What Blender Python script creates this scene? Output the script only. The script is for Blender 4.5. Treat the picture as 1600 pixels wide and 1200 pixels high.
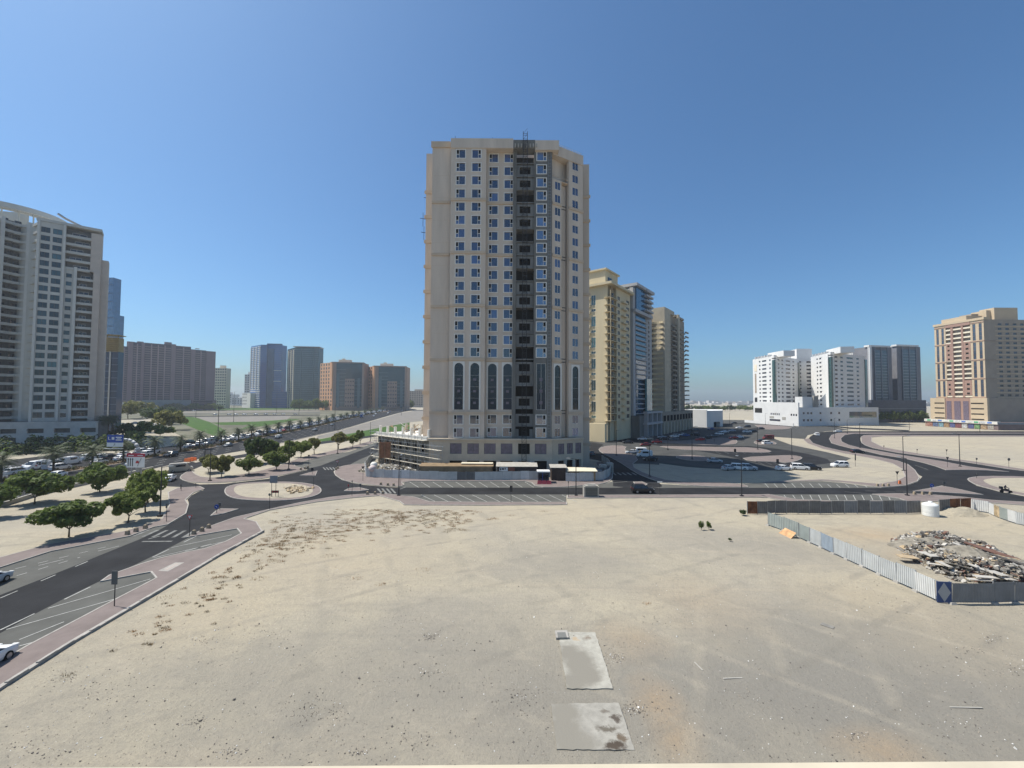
import bpy, math, random
from mathutils import Vector, Matrix
from mathutils.geometry import tessellate_polygon
random.seed(11)
for o in list(bpy.data.objects): bpy.data.objects.remove(o)
SC = bpy.context.scene
COL = SC.collection
R = math.radians
# ------------------------------------------------------------------ camera
CH, FPX, PITCH, ROLL = 19.0, 650.0, R(2.07), R(0.30)
cd = bpy.data.cameras.new('camera'); cam = bpy.data.objects.new('camera', cd); COL.objects.link(cam)
cd.sensor_width = 36.0; cd.lens = FPX / 1600 * 36; cd.clip_start = 0.05; cd.clip_end = 12000
CM = Matrix.Rotation(R(90) + PITCH, 4, 'X') @ Matrix.Rotation(ROLL, 4, 'Z')
cam.matrix_world = Matrix.Translation((0, 0, CH)) @ CM
SC.camera = cam
# ------------------------------------------------------------------ sky, sun, exposure
TOSUN = Vector((-52, 12, 88)).normalized()
w = bpy.data.worlds.new('World'); SC.world = w; w.use_nodes = True
nt = w.node_tree; bg = nt.nodes['Background']
sky = nt.nodes.new('ShaderNodeTexSky'); sky.sky_type = 'NISHITA'; sky.sun_disc = False
sky.sun_elevation = math.asin(TOSUN.z); sky.sun_rotation = math.atan2(TOSUN.x, TOSUN.y)
sky.altitude = 0; sky.air_density = 1.0; sky.dust_density = 1.4; sky.ozone_density = 8.0
tint = nt.nodes.new('ShaderNodeMix'); tint.data_type = 'RGBA'; tint.blend_type = 'MULTIPLY'; tint.inputs['Factor'].default_value = 1
tint.inputs['B'].default_value = (0.79, 0.98, 1.01, 1); nt.links.new(sky.outputs[0], tint.inputs['A'])   # white balance of the camera
nt.links.new(tint.outputs['Result'], bg.inputs[0]); bg.inputs[1].default_value = 0.106
sd = bpy.data.lights.new('sun', 'SUN'); sun = bpy.data.objects.new('sun', sd); COL.objects.link(sun)
sd.energy = 5.0; sd.angle = R(0.53); sd.color = (1.0, 0.95, 0.865)
sun.rotation_euler = TOSUN.to_track_quat('Z', 'Y').to_euler(); sun.location = (0, 0, 300)
SC.view_settings.view_transform = 'Standard'; SC.view_settings.look = 'None'
SC.view_settings.gamma = 1; SC.view_settings.use_curve_mapping = False
SC.view_settings.exposure = 0.36
# ------------------------------------------------------------------ survey helpers: a sighted pixel -> a place in the world
CM3 = CM.to_3x3()
def ray(px, py): return CM3 @ Vector(((px - 800) / FPX, (600 - py) / FPX, -1))
def G(px, py, z=0.0):
    d = ray(px, py); t = (z - CH) / d.z
    return (d.x * t, d.y * t)
def XZ(px, py, D):
    d = ray(px, py); t = D / d.y
    return d.x * t, CH + d.z * t
def ZA(px, py, D): return XZ(px, py, D)[1]
def XA(px, D): return XZ(px, 620, D)[0]
# ------------------------------------------------------------------ mesh collector
class Frame:
    def __init__(s, p0, p1):
        s.o = Vector(p0[:2]); d = Vector(p1[:2]) - s.o; s.L = d.length; s.u = d / s.L
        s.n = Vector((s.u.y, -s.u.x)); s.ang = math.atan2(s.u.y, s.u.x)
    def __call__(s, u, n, z):
        p = s.o + s.u * u + s.n * n
        return (p.x, p.y, z)
    def up(s, px):
        d = ray(px, 620); k = d.x / d.y
        return (k * s.o.y - s.o.x) / (s.u.x - k * s.u.y)
    def D(s, u): return s.o.y + s.u.y * u
    def zp(s, u, py):
        D = s.D(u); px = 800 + FPX * (s.o.x + s.u.x * u) / D
        return ZA(px, py, D)
class MB:
    def __init__(s, f=None): s.v = []; s.f = []; s.m = []; s.fr = f
    def P(s, p):
        return s.fr(*p) if s.fr else tuple(p)
    def poly(s, pts, m=0):
        i = len(s.v); s.v += [s.P(p) for p in pts]; s.f.append(tuple(range(i, i + len(pts)))); s.m.append(m)
    def box(s, a0, a1, b0, b1, c0, c1, m=0, mt=None):
        i = len(s.v)
        s.v += [s.P(p) for p in ((a0,b0,c0),(a1,b0,c0),(a1,b1,c0),(a0,b1,c0),(a0,b0,c1),(a1,b0,c1),(a1,b1,c1),(a0,b1,c1))]
        for q in ((0,3,2,1),(4,5,6,7),(0,1,5,4),(1,2,6,5),(2,3,7,6),(3,0,4,7)): s.f.append(tuple(i + k for k in q))
        s.m += [m, m if mt is None else mt, m, m, m, m]
    def hexa(s, bot, top, m=0, mt=None):
        i = len(s.v); n = len(bot); s.v += [s.P(p) for p in bot] + [s.P(p) for p in top]
        s.f.append(tuple(i + k for k in range(n - 1, -1, -1))); s.f.append(tuple(i + n + k for k in range(n)))
        s.m += [m, m if mt is None else mt]
        for k in range(n):
            j = (k + 1) % n; s.f.append((i + k, i + j, i + n + j, i + n + k)); s.m.append(m)
    def prism(s, pts, z0, z1, m=0, mt=None):
        s.hexa([(p[0], p[1], z0) for p in pts], [(p[0], p[1], z1) for p in pts], m, mt)
    def tube(s, p0, p1, r0, r1=None, n=8, m=0, cap=True):
        r1 = r0 if r1 is None else r1
        p0 = Vector(p0); p1 = Vector(p1); a = (p1 - p0).normalized()
        b = a.orthogonal().normalized(); c = a.cross(b); i = len(s.v)
        for p, r in ((p0, r0), (p1, r1)):
            for k in range(n):
                t = 2 * math.pi * k / n; s.v.append(s.P(p + b * (r * math.cos(t)) + c * (r * math.sin(t))))
        for k in range(n):
            j = (k + 1) % n; s.f.append((i + k, i + j, i + n + j, i + n + k)); s.m.append(m)
        if cap:
            s.f.append(tuple(i + n + k for k in range(n))); s.m.append(m)
            s.f.append(tuple(i + k for k in range(n - 1, -1, -1))); s.m.append(m)
    def path(s, pts, r, n=6, m=0):
        for k in range(len(pts) - 1): s.tube(pts[k], pts[k + 1], r, r, n, m)
    def bar(s, p0, p1, w, h, m=0):
        p0 = Vector(p0); p1 = Vector(p1); a = (p1 - p0).normalized()
        sd_ = a.cross(Vector((0, 0, 1)))
        sd_ = sd_.normalized() if sd_.length > 1e-4 else Vector((1, 0, 0))
        u = sd_.cross(a).normalized(); sd_ *= w / 2; u *= h / 2
        s.hexa([p0 - sd_ - u, p0 + sd_ - u, p0 + sd_ + u, p0 - sd_ + u], [p1 - sd_ - u, p1 + sd_ - u, p1 + sd_ + u, p1 - sd_ + u], m)
    def flat(s, pts, z, m=0):
        pv = [Vector((p[0], p[1], 0)) for p in pts]
        i = len(s.v); s.v += [s.P((p[0], p[1], z)) for p in pts]
        for t in tessellate_polygon([pv]):
            a, b, c = t
            if (pv[b] - pv[a]).cross(pv[c] - pv[a]).z < 0: b, c = c, b
            s.f.append((i + a, i + b, i + c)); s.m.append(m)
    def blob(s, c, rx, ry, rz, m=0, n=8, k=5, jit=0.0):
        i = len(s.v); c = Vector(c)
        s.v.append(s.P(c + Vector((0, 0, -rz))))
        for a in range(1, k):
            t = math.pi * a / k - math.pi / 2
            for b in range(n):
                p = 2 * math.pi * b / n; j = 1 + random.uniform(-jit, jit)
                s.v.append(s.P(c + Vector((rx * math.cos(t) * math.cos(p) * j, ry * math.cos(t) * math.sin(p) * j, rz * math.sin(t) * j))))
        s.v.append(s.P(c + Vector((0, 0, rz)))); e = len(s.v) - 1
        for b in range(n):
            d = (b + 1) % n
            s.f.append((i, i + 1 + d, i + 1 + b)); s.m.append(m)
            for a in range(k - 2):
                r0 = i + 1 + a * n; s.f.append((r0 + b, r0 + d, r0 + n + d, r0 + n + b)); s.m.append(m)
            r0 = i + 1 + (k - 2) * n; s.f.append((r0 + b, r0 + d, e)); s.m.append(m)
    def mesh(s, name, mats, off=(0, 0, 0), smooth=False):
        me = bpy.data.meshes.new(name)
        ox, oy, oz = off
        me.from_pydata([(a - ox, b - oy, c - oz) for a, b, c in s.v], [], s.f)
        for mm in (mats if isinstance(mats, (list, tuple)) else [mats]): me.materials.append(mm)
        if any(s.m): me.polygons.foreach_set('material_index', s.m)
        if smooth: me.polygons.foreach_set('use_smooth', [True] * len(s.f))
        me.update(); return me
    def build(s, name, mats, parent=None, smooth=False, off=None, **t):
        off = off if off is not None else (tuple(parent['_w']) if parent is not None and '_w' in parent else (0, 0, 0))
        o = bpy.data.objects.new(name, s.mesh(name, mats, off, smooth)); COL.objects.link(o)
        if parent is not None: o.parent = parent; o['_w'] = off
        elif off != (0, 0, 0): o.location = off; o['_w'] = off
        tag(o, **t); return o
def tag(o, label=None, cat=None, group=None, kind=None):
    if label: o['label'] = label
    if cat: o['category'] = cat
    if group: o['group'] = group
    if kind: o['kind'] = kind
    return o
def empty(name, loc, label=None, cat=None, group=None, rz=0):
    o = bpy.data.objects.new(name, None); COL.objects.link(o); o.location = loc; o.rotation_euler.z = rz
    o.empty_display_size = 0.5; o['_w'] = tuple(float(a) for a in loc)
    return tag(o, label, cat, group)
def inst(name, me, parent, loc, rz=0, scale=None, mats=None):
    o = bpy.data.objects.new(name, me); COL.objects.link(o); o.parent = parent; o.location = loc; o.rotation_euler.z = rz
    if scale: o.scale = scale
    if mats:
        for i, mm in mats.items():
            o.material_slots[i].link = 'OBJECT'; o.material_slots[i].material = mm
    return o
def rel(p, root): q = root['_w']; return (p[0] - q[0], p[1] - q[1], p[2] - q[2])
def copy_tree(o, parent=None):
    c = o.copy(); COL.objects.link(c); c.parent = parent
    for ch in list(o.children): copy_tree(ch, c)
    return c
# ------------------------------------------------------------------ materials
MATS = {}
def mat(name, rgb, rough=0.8, var=0.12, scale=0.6, bump=0.0, bscale=8.0, metal=0.0, ior=1.45, streak=0.0, detail=4):
    if name in MATS: return MATS[name]
    m = bpy.data.materials.new(name); m.use_nodes = True; n = m.node_tree.nodes; l = m.node_tree.links
    b = n['Principled BSDF']; b.inputs['Roughness'].default_value = rough; b.inputs['Metallic'].default_value = metal
    b.inputs['IOR'].default_value = ior; b.inputs['Specular IOR Level'].default_value = .5 if rough < .75 else .15; b.inputs['Base Color'].default_value = (*rgb, 1)
    if var > 0:
        g = n.new('ShaderNodeNewGeometry'); t = n.new('ShaderNodeTexNoise'); t.inputs['Scale'].default_value = scale; t.inputs['Detail'].default_value = detail
        t.inputs['Roughness'].default_value = 0.62
        src = g.outputs['Position']
        if streak:
            mp = n.new('ShaderNodeMapping'); mp.inputs['Scale'].default_value = (1, 1, streak); l.new(src, mp.inputs[0]); src = mp.outputs[0]
        l.new(src, t.inputs['Vector'])
        r = n.new('ShaderNodeMapRange'); r.inputs[1].default_value = 0.3; r.inputs[2].default_value = 0.7
        r.inputs[3].default_value = 1 - var; r.inputs[4].default_value = 1 + var
        l.new(t.outputs['Fac'], r.inputs[0])
        mx = n.new('ShaderNodeVectorMath'); mx.operation = 'SCALE'; mx.inputs[0].default_value = rgb; l.new(r.outputs[0], mx.inputs['Scale'])
        l.new(mx.outputs[0], b.inputs['Base Color'])
    if bump > 0:
        g2 = n.new('ShaderNodeNewGeometry'); t2 = n.new('ShaderNodeTexNoise'); t2.inputs['Scale'].default_value = bscale; t2.inputs['Detail'].default_value = 5
        l.new(g2.outputs['Position'], t2.inputs['Vector'])
        bp = n.new('ShaderNodeBump'); bp.inputs['Strength'].default_value = 1; bp.inputs['Distance'].default_value = bump
        l.new(t2.outputs['Fac'], bp.inputs['Height']); l.new(bp.outputs[0], b.inputs['Normal'])
    MATS[name] = m; return m
def glassmat(name, rgb, rough=0.06, ior=2.3, var=0.2, scale=0.35):
    new = name not in MATS; m = mat(name, rgb, rough, var, scale, ior=ior, detail=2)
    if new and name in ('glass_tower', 'glass_column', 'glass_dark', 'glass_teal', 'glass_sage'):     # each pane a little different: blinds, film, dust
        n = m.node_tree.nodes; l = m.node_tree.links; bs = n['Principled BSDF']; src = bs.inputs['Base Color'].links[0].from_socket; oi = n.new('ShaderNodeObjectInfo'); r = n.new('ShaderNodeValToRGB')
        for p_, v_ in ((0.0, .45), (.5, 1.0), (.84, 1.35), (.92, 2.2)):
            e = r.color_ramp.elements.new(p_) if p_ not in (0.0,) else r.color_ramp.elements[0]; e.position = p_; e.color = (v_, v_, v_, 1)
        r.color_ramp.elements[-1].color = (3.2, 3.1, 2.8, 1); l.new(oi.outputs['Random'], r.inputs[0])
        x = n.new('ShaderNodeVectorMath'); x.operation = 'MULTIPLY'; l.new(src, x.inputs[0]); l.new(r.outputs[0], x.inputs[1]); l.new(x.outputs[0], bs.inputs['Base Color'])
    return m
M_conc = mat('concrete', (.36, .34, .30), .9, .18, 1.2, .01)
M_conc_grey = mat('concrete_grey', (.20, .20, .19), .9, .25, .5, streak=.25)
M_kerb = mat('kerb_concrete', (.33, .31, .28), .9, .18, 1.5)
M_white = mat('white_paint', (.74, .73, .70), .6, .06, .8)
M_offw = mat('off_white', (.62, .60, .55), .7, .1, .8)
M_dark = mat('dark_metal', (.025, .025, .028), .5, .1, 2)
M_black = mat('black_void', (.008, .008, .009), .9, 0)
M_steel = mat('galvanised_steel', (.36, .37, .38), .45, .15, 2, metal=.6)
M_rubber = mat('rubber', (.015, .015, .016), .85, 0)
M_wood = mat('timber', (.30, .20, .12), .8, .3, 2.5)
M_red = mat('red_paint', (.42, .03, .03), .5, .08, 1)
M_orange = mat('orange_plastic', (.75, .18, .04), .5, .08, 1)
M_blue = mat('blue_sign', (.012, .06, .32), .4, .04, 1)
M_glass = glassmat('glass_dark', (.016, .019, .032), .08, 1.6)
M_glassb = glassmat('glass_blue', (.03, .075, .18), .05, 2.4)
# ================================================================== ground
def sand_material():
    m = bpy.data.materials.new('sand'); m.use_nodes = True; n = m.node_tree.nodes; l = m.node_tree.links; b = n['Principled BSDF']
    b.inputs['Roughness'].default_value = 0.95; b.inputs['Specular IOR Level'].default_value = 0.15
    pos = n.new('ShaderNodeNewGeometry').outputs['Position']
    def noise(sc, det=5, rough=.6, vec=None, dist=0):
        t = n.new('ShaderNodeTexNoise'); t.inputs['Scale'].default_value = sc; t.inputs['Detail'].default_value = det
        t.inputs['Roughness'].default_value = rough; t.inputs['Distortion'].default_value = dist; l.new(vec or pos, t.inputs['Vector']); return t.outputs['Fac']
    def rng(src, a, b_, c=0., d=1.):
        r = n.new('ShaderNodeMapRange'); r.inputs[1].default_value = a; r.inputs[2].default_value = b_; r.inputs[3].default_value = c; r.inputs[4].default_value = d
        l.new(src, r.inputs[0]); return r.outputs[0]
    def mul(a, b_):
        x = n.new('ShaderNodeMath'); x.operation = 'MULTIPLY'; l.new(a, x.inputs[0])
        if isinstance(b_, float): x.inputs[1].default_value = b_
        else: l.new(b_, x.inputs[1])
        return x.outputs[0]
    def mix(fac, a, b_):
        x = n.new('ShaderNodeMix'); x.data_type = 'RGBA'
        l.new(fac, x.inputs['Factor'])
        for s_, v in ((x.inputs['A'], a), (x.inputs['B'], b_)):
            if isinstance(v, tuple): s_.default_value = (*v, 1)
            else: l.new(v, s_)
        return x.outputs['Result']
    def spot(px, py, r, soft=.9, sx=1., rot=0.):
        c = G(px, py); mp = n.new('ShaderNodeMapping'); mp.vector_type = 'TEXTURE'
        mp.inputs['Location'].default_value = (c[0], c[1], 0); mp.inputs['Rotation'].default_value = (0, 0, rot); mp.inputs['Scale'].default_value = (r * sx, r, 1000)
        nz = n.new('ShaderNodeTexNoise'); nz.inputs['Scale'].default_value = .35; nz.inputs['Detail'].default_value = 4; l.new(pos, nz.inputs['Vector'])
        ad = n.new('ShaderNodeVectorMath'); ad.operation = 'MULTIPLY_ADD'; l.new(nz.outputs['Color'], ad.inputs[0]); ad.inputs[1].default_value = (r * .8,) * 3; l.new(pos, ad.inputs[2])
        sb = n.new('ShaderNodeVectorMath'); sb.operation = 'SUBTRACT'; l.new(ad.outputs[0], sb.inputs[0]); sb.inputs[1].default_value = (r * .4,) * 3
        l.new(sb.outputs[0], mp.inputs[0])
        ln = n.new('ShaderNodeVectorMath'); ln.operation = 'LENGTH'; l.new(mp.outputs[0], ln.inputs[0])
        return rng(ln.outputs['Value'], 1 - soft, 1.1, 1, 0)
    st = n.new('ShaderNodeMapping'); st.inputs['Rotation'].default_value = (0, 0, R(-55)); st.inputs['Scale'].default_value = (.16, 1.6, 1); l.new(pos, st.inputs[0])
    st2 = n.new('ShaderNodeMapping'); st2.inputs['Rotation'].default_value = (0, 0, R(35)); st2.inputs['Scale'].default_value = (.10, 1.1, 1); l.new(pos, st2.inputs[0])
    PALE, MID, GREY, ORNG = (.39, .345, .258), (.338, .303, .24), (.25, .23, .188), (.36, .26, .16)
    c = mix(rng(noise(.055, 6, .62, None, .6), .40, .60), PALE, MID)
    c = mix(mul(rng(noise(.35, 6, .7, None, .4), .5, .72), .55), c, GREY)
    c = mix(mul(rng(noise(.5, 4, .6, st.outputs[0], .5), .52, .72), .45), c, GREY)
    c = mix(mul(rng(noise(.4, 4, .6, st2.outputs[0], .6), .55, .75), .55), c, (.42, .355, .26))
    for a, r_, sx, k in (((1330, 1090), 11, 2.0, .9), ((1160, 1070), 7, 1.6, .85), ((1350, 985), 9, 1.8, .6), ((800, 1090), 7, 2.2, .55), ((1500, 1060), 9, 1.5, .7), ((350, 1060), 6, 2., .5), ((1560, 1010), 12, 1.3, .5), ((700, 1000), 8, 1.8, .55), ((480, 1130), 6, 1.5, .4), ((880, 880), 9, 2., .5), ((1180, 850), 9, 1.5, .45), ((930, 1120), 6, 1.4, .5), ((150, 790), 10, .5, .4), ((1340, 870), 6, 1.6, .5)):
        c = mix(mul(spot(*a, r_, .9, sx), k), c, (.225, .21, .18))
    for a, r_, sx, k in (((1030, 1100), 3.2, .6, .6), ((985, 1000), 3.5, .9, .4), ((1055, 1165), 2.2, .8, .55), ((1380, 1175), 2.2, 1.4, .55), ((1365, 838), 5., 2.0, .55), ((1425, 868), 3., 1.6, .5), ((1090, 940), 7, 1., .25)):
        c = mix(mul(spot(*a, r_, .95, sx), k), c, ORNG)
    for a, r_, sx, k in (((520, 870), 14, 1.4, .55), ((320, 960), 8, 1.0, .5), ((1330, 930), 6, 1.4, .5), ((880, 800), 10, 2.5, .35), ((1500, 990), 8, 1.4, .4), ((1500, 690), 50, 1.6, .35), ((1480, 820), 12, 1.5, .5)):
        c = mix(mul(spot(*a, r_, .95, sx), k), c, (.42, .35, .24))
    for ang, sc, k, mx_ in ((-52, .22, .3, (.44, .385, .295)), (28, .17, .26, (.43, .375, .285)), (-20, .13, .35, (.215, .2, .165)), (62, .2, .45, (.2, .185, .155))):
        mp = n.new('ShaderNodeMapping'); mp.inputs['Rotation'].default_value = (0, 0, R(ang)); l.new(pos, mp.inputs[0])
        wv = n.new('ShaderNodeTexWave'); wv.inputs['Scale'].default_value = sc * .314; wv.inputs['Distortion'].default_value = 5; wv.inputs['Detail'].default_value = 3; wv.inputs['Detail Scale'].default_value = .35; l.new(mp.outputs[0], wv.inputs['Vector'])
        c = mix(mul(mul(rng(wv.outputs['Fac'], .9, 1.), rng(noise(.11 + sc * .2, 5, .7), .45, .62)), k), c, mx_)
    c = mix(mul(rng(noise(2.2, 8, .8), .54, .68), .5), c, (.18, .165, .14))
    c = mix(mul(rng(noise(14., 4, .75), .60, .68), .7), c, (.12, .11, .095))
    c = mix(mul(rng(noise(7., 3, .7), .66, .72), .5), c, (.52, .47, .39))
    l.new(c, b.inputs['Base Color'])
    c = mix(mul(rng(noise(4.5, 8, .85), .47, .60), .42), c, (.235, .215, .18))
    l.new(c, b.inputs['Base Color'])
    bp = n.new('ShaderNodeBump'); bp.inputs['Distance'].default_value = .13; bp.inputs['Strength'].default_value = 1.
    l.new(noise(3.2, 9, .8), bp.inputs['Height']); l.new(bp.outputs[0], b.inputs['Normal'])
    MATS['sand'] = m; return m
M_sand = sand_material()
g = MB(); S = 3800
g.poly([(-S, -200, 0), (S, -200, 0), (S, S, 0), (-S, S, 0)])
g.build('ground', M_sand, kind='structure')
M_asph = mat('asphalt_dark', (.021, .0213, .0228), .85, .34, .22, .012, 30, streak=1)
M_worn = mat('asphalt_worn', (.098, .097, .088), .9, .16, .35, .012, 30)
M_pave = mat('pink_pavers', (.185, .153, .141), .9, .14, .5, .008, 14)
M_paveg = mat('grey_pavers', (.36, .31, .275), .9, .16, .45, .008, 14)
M_line = mat('road_paint', (.36, .36, .335), .8, .25, 1.5)
M_lawn = mat('lawn', (.05, .095, .022), .95, .3, .3, .03, 8)
M_lot = mat('gravel_lot', (.19, .175, .155), .95, .15, .15)
def PX(l, z=0): return [G(a, b, z) for a, b in l]
def smooth(pts, it=2, closed=True):
    for _ in range(it):
        q = []
        n = len(pts); rg = range(n) if closed else range(n - 1)
        if not closed: q.append(pts[0])
        for i in rg:
            a, b = pts[i], pts[(i + 1) % n]
            q.append((a[0] * .75 + b[0] * .25, a[1] * .75 + b[1] * .25)); q.append((a[0] * .25 + b[0] * .75, a[1] * .25 + b[1] * .75))
        if not closed: q.append(pts[-1])
        pts = q
    return pts
def area(p): return sum(p[i][0] * p[(i + 1) % len(p)][1] - p[(i + 1) % len(p)][0] * p[i][1] for i in range(len(p))) / 2
def inset(pts, d):
    if area(pts) < 0: pts = pts[::-1]
    n = len(pts); out = []
    for i in range(n):
        a, b, c = Vector(pts[i - 1]), Vector(pts[i]), Vector(pts[(i + 1) % n])
        e1 = (b - a); e2 = (c - b)
        if e1.length < 1e-6 or e2.length < 1e-6: out.append(tuple(b)); continue
        n1 = Vector((-e1.y, e1.x)).normalized(); n2 = Vector((-e2.y, e2.x)).normalized()
        m_ = n1 + n2; k = max(m_.dot(n1), .5) if m_.length > 1e-4 else 1
        out.append(tuple(b + m_ * (d / k)))
    return pts, out
ZL = [0.004]
def sheet(name, pts, m, z=.004, it=0, kind='structure'):
    b = MB(); b.flat(smooth(pts, it) if it else pts, z); return b.build(name, m, kind=kind)
def pavement(name, px, it=1, m=None, h=.13, inner=None, kw=.16):
    pts = smooth(PX(px), it) if it else PX(px)
    out, inn = inset(pts, kw)
    b = MB(); n = len(out)
    for i in range(n):
        j = (i + 1) % n
        b.poly([(*out[i], -.02), (*out[j], -.02), (*out[j], h), (*out[i], h)])
        b.poly([(*out[i], h), (*out[j], h), (*inn[j], h), (*inn[i], h)])
    t = MB(); t.flat(inn, h - .012)
    o = t.build(name, m or M_pave, kind='structure')
    b.build('kerb', M_kerb, o)
    if inner:
        _, i2 = inset(pts, inner); c = MB(); c.flat(i2, h - .004); c.build('sand_bed', M_sand, o)
    return o
# --- side road on the left, with its angled parking bays
sheet('side_road', PX([(-420,1040),(-260,985),(0,888),(79,861),(203,837),(240,823),(262,819),(291,802),(294,788),(330,780),(380,795),(380,840),(341,868),(262,914),(105,1006),(0,1068),(-120,1140),(-420,1345)]), M_worn, .004)
sheet('side_road_lane', smooth(PX([(-420,1105),(-260,1038),(-100,968),(0,930),(90,895),(170,862),(230,838),(262,821),(291,804),(296,788),(292,778),(320,763),(400,775),(420,796),(367,809),(330,820),(288,844),(225,876),(160,906),(75,948),(0,990),(-100,1042),(-260,1130),(-420,1225)]), 1), M_asph, .008)
# --- roundabout, its exits and the road in front of the tower
sheet('roundabout_road', PX([(318,765),(282,761),(262,760),(248,753),(246,746),(258,737),(285,728),(300,721),(318,727),(283,742),(281,748),(292,753),(312,757),(350,756),(385,752),(420,748),(460,739),(481,734),(456,728),(471,723),(505,713),(545,706.5),(591,690),(640,674),(690,674),(640,694),(595,713),(577,723),(545,727),(528,731),(521,737),(524,743),(534,750),(550,754.5),(570,758),(606,761.5),(642,762),(642,773),(602,773),(572,774),(550,775),(515,779),(470,787),(440,793),(400,803),(372,812),(300,806)]), M_asph, .0095)
sheet('north_bays', PX([(456,727),(471,722),(505,712.5),(545,706),(591,690),(586,696),(545,711),(500,728),(482,732)]), M_worn, .0135)
sheet('north_bays_far', PX([(577,722.5),(546,726.5),(560,719),(600,702),(640,687),(660,684),(600,713)]), M_worn, .0135)
sheet('front_road', PX([(636,752),(830,752),(884,757),(930,759),(958,752),(1000,754.5),(1100,760),(1172,755.5),(1284,752),(1315,754.4),(1352,759.4),(1380,762),(1440,757),(1480,762),(1460,770),(1400,773),(1415,783),(1300,783),(1245,781),(1202,774),(885,774),(885,786),(760,786),(671,785.5),(647,778),(602,773)]), M_worn, .0115)
sheet('front_road_lane', PX([(560,757),(606,761),(640,762),(1100,762.2),(1377,762.6),(1415,759.5),(1434,753),(1445,740),(1530,740),(1512,750),(1526,759),(1562,768.5),(1600,775.5),(1720,797),(1720,810),(1600,784),(1550,781),(1500,776),(1440,772),(1360,772.6),(1100,772.6),(602,772.6),(560,773)]), M_asph, .015)
# --- avenue on the left, both carriageways and the planted median
near = PX([(-420,905),(-230,855),(-100,820),(0,793),(29,781),(92,766.5),(136,756),(200,742.5),(262,727),(345,710),(382,704),(439,692.5),(490,681),(535,671),(580,657.5),(625,644.5),(652,640)])
mid = PX([(-420,828),(-230,797),(-100,774),(0,757.5),(24,752.5),(87,741),(125,735),(171,728),(201,722.5),(265,711.5),(301,705),(335,699.5),(382,690),(434,680),(494,667.5),(535,657.5),(580,647.5),(612,641.5),(640,638.2)])
mid = smooth(mid, 1, False); near = smooth(near, 1, False)
def resample(p, n):
    d = [0]
    for i in range(1, len(p)): d.append(d[-1] + math.dist(p[i], p[i - 1]))
    out = []; j = 0
    for k in range(n):
        t = d[-1] * k / (n - 1)
        while j < len(p) - 2 and d[j + 1] < t: j += 1
        f = (t - d[j]) / max(d[j + 1] - d[j], 1e-6); out.append((p[j][0] * (1 - f) + p[j + 1][0] * f, p[j][1] * (1 - f) + p[j + 1][1] * f))
    return out, d[-1]
def offs(p, d):
    out = []
    for i in range(len(p)):
        a = Vector(p[max(i - 1, 0)]); b = Vector(p[min(i + 1, len(p) - 1)]); e = (b - a).normalized()
        out.append((p[i][0] - e.y * d, p[i][1] + e.x * d))
    return out
MIDL, MIDLEN = resample(mid, 90)
def along(s, d):
    "point and heading s metres along the median's near kerb, d metres to its far side"
    f = s / MIDLEN * 89; i = max(0, min(88, int(f))); t = f - i
    a, b = Vector(MIDL[i]), Vector(MIDL[i + 1]); e = (b - a).normalized(); p = a + (b - a) * t
    return (p.x - e.y * d, p.y + e.x * d), math.atan2(e.y, e.x)
sheet('avenue_near_carriageway', near + mid[::-1], M_asph, .018)
M_soil = mat('planted_soil', (.16, .115, .075), .95, .4, .8, .05, 4)
MW = 4.2
m2 = offs(MIDL, MW); m3 = offs(MIDL, MW + 15.5)
sheet('avenue_far_carriageway', m2 + m3[::-1], M_asph, .019)
b = MB()
for i in range(len(MIDL) - 1):
    for A, sgn in ((MIDL, 1), (m2, -1)):
        p, q = A[i], A[i + 1]; e = (Vector(q) - Vector(p)).normalized(); nx, ny = -e.y * .25 * sgn, e.x * .25 * sgn
        b.hexa([(*p, -.02), (*q, -.02), (q[0] + nx, q[1] + ny, -.02), (p[0] + nx, p[1] + ny, -.02)][::(1 if sgn > 0 else -1)], [(*p, .18), (*q, .18), (q[0] + nx, q[1] + ny, .18), (p[0] + nx, p[1] + ny, .18)][::(1 if sgn > 0 else -1)])
t = MB(); t.flat(offs(MIDL, .25) + offs(MIDL, MW - .25)[::-1], .15)
md = t.build('avenue_median', M_soil, kind='structure'); b.build('kerb', M_kerb, md)
fr0 = [i for i in range(len(MIDL)) if MIDL[i][1] < G(262, 706)[1]]; sheet('frontage_road', [offs(MIDL, MW + 17)[i] for i in fr0] + [offs(MIDL, MW + 34)[i] for i in fr0][::-1], M_asph, .0145)
# lane dashes of the near carriageway, kerb line
b = MB()
NE, NL = resample(near, 90)
for fr in (.22, .42, .62, .82):
    for i in range(0, 88):
        a = Vector(NE[i]).lerp(Vector(MIDL[i]), fr); c = Vector(NE[i + 1]).lerp(Vector(MIDL[i + 1]), fr)
        if (c - a).length > 14: continue
        e = (c - a).normalized(); s_ = Vector((-e.y, e.x)) * .09; c = a + e * 3.2
        b.poly([(*(a - s_), .026), (*(c - s_), .026), (*(c + s_), .026), (*(a + s_), .026)])
b.build('lane_dashes', M_line, kind='structure')
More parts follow.
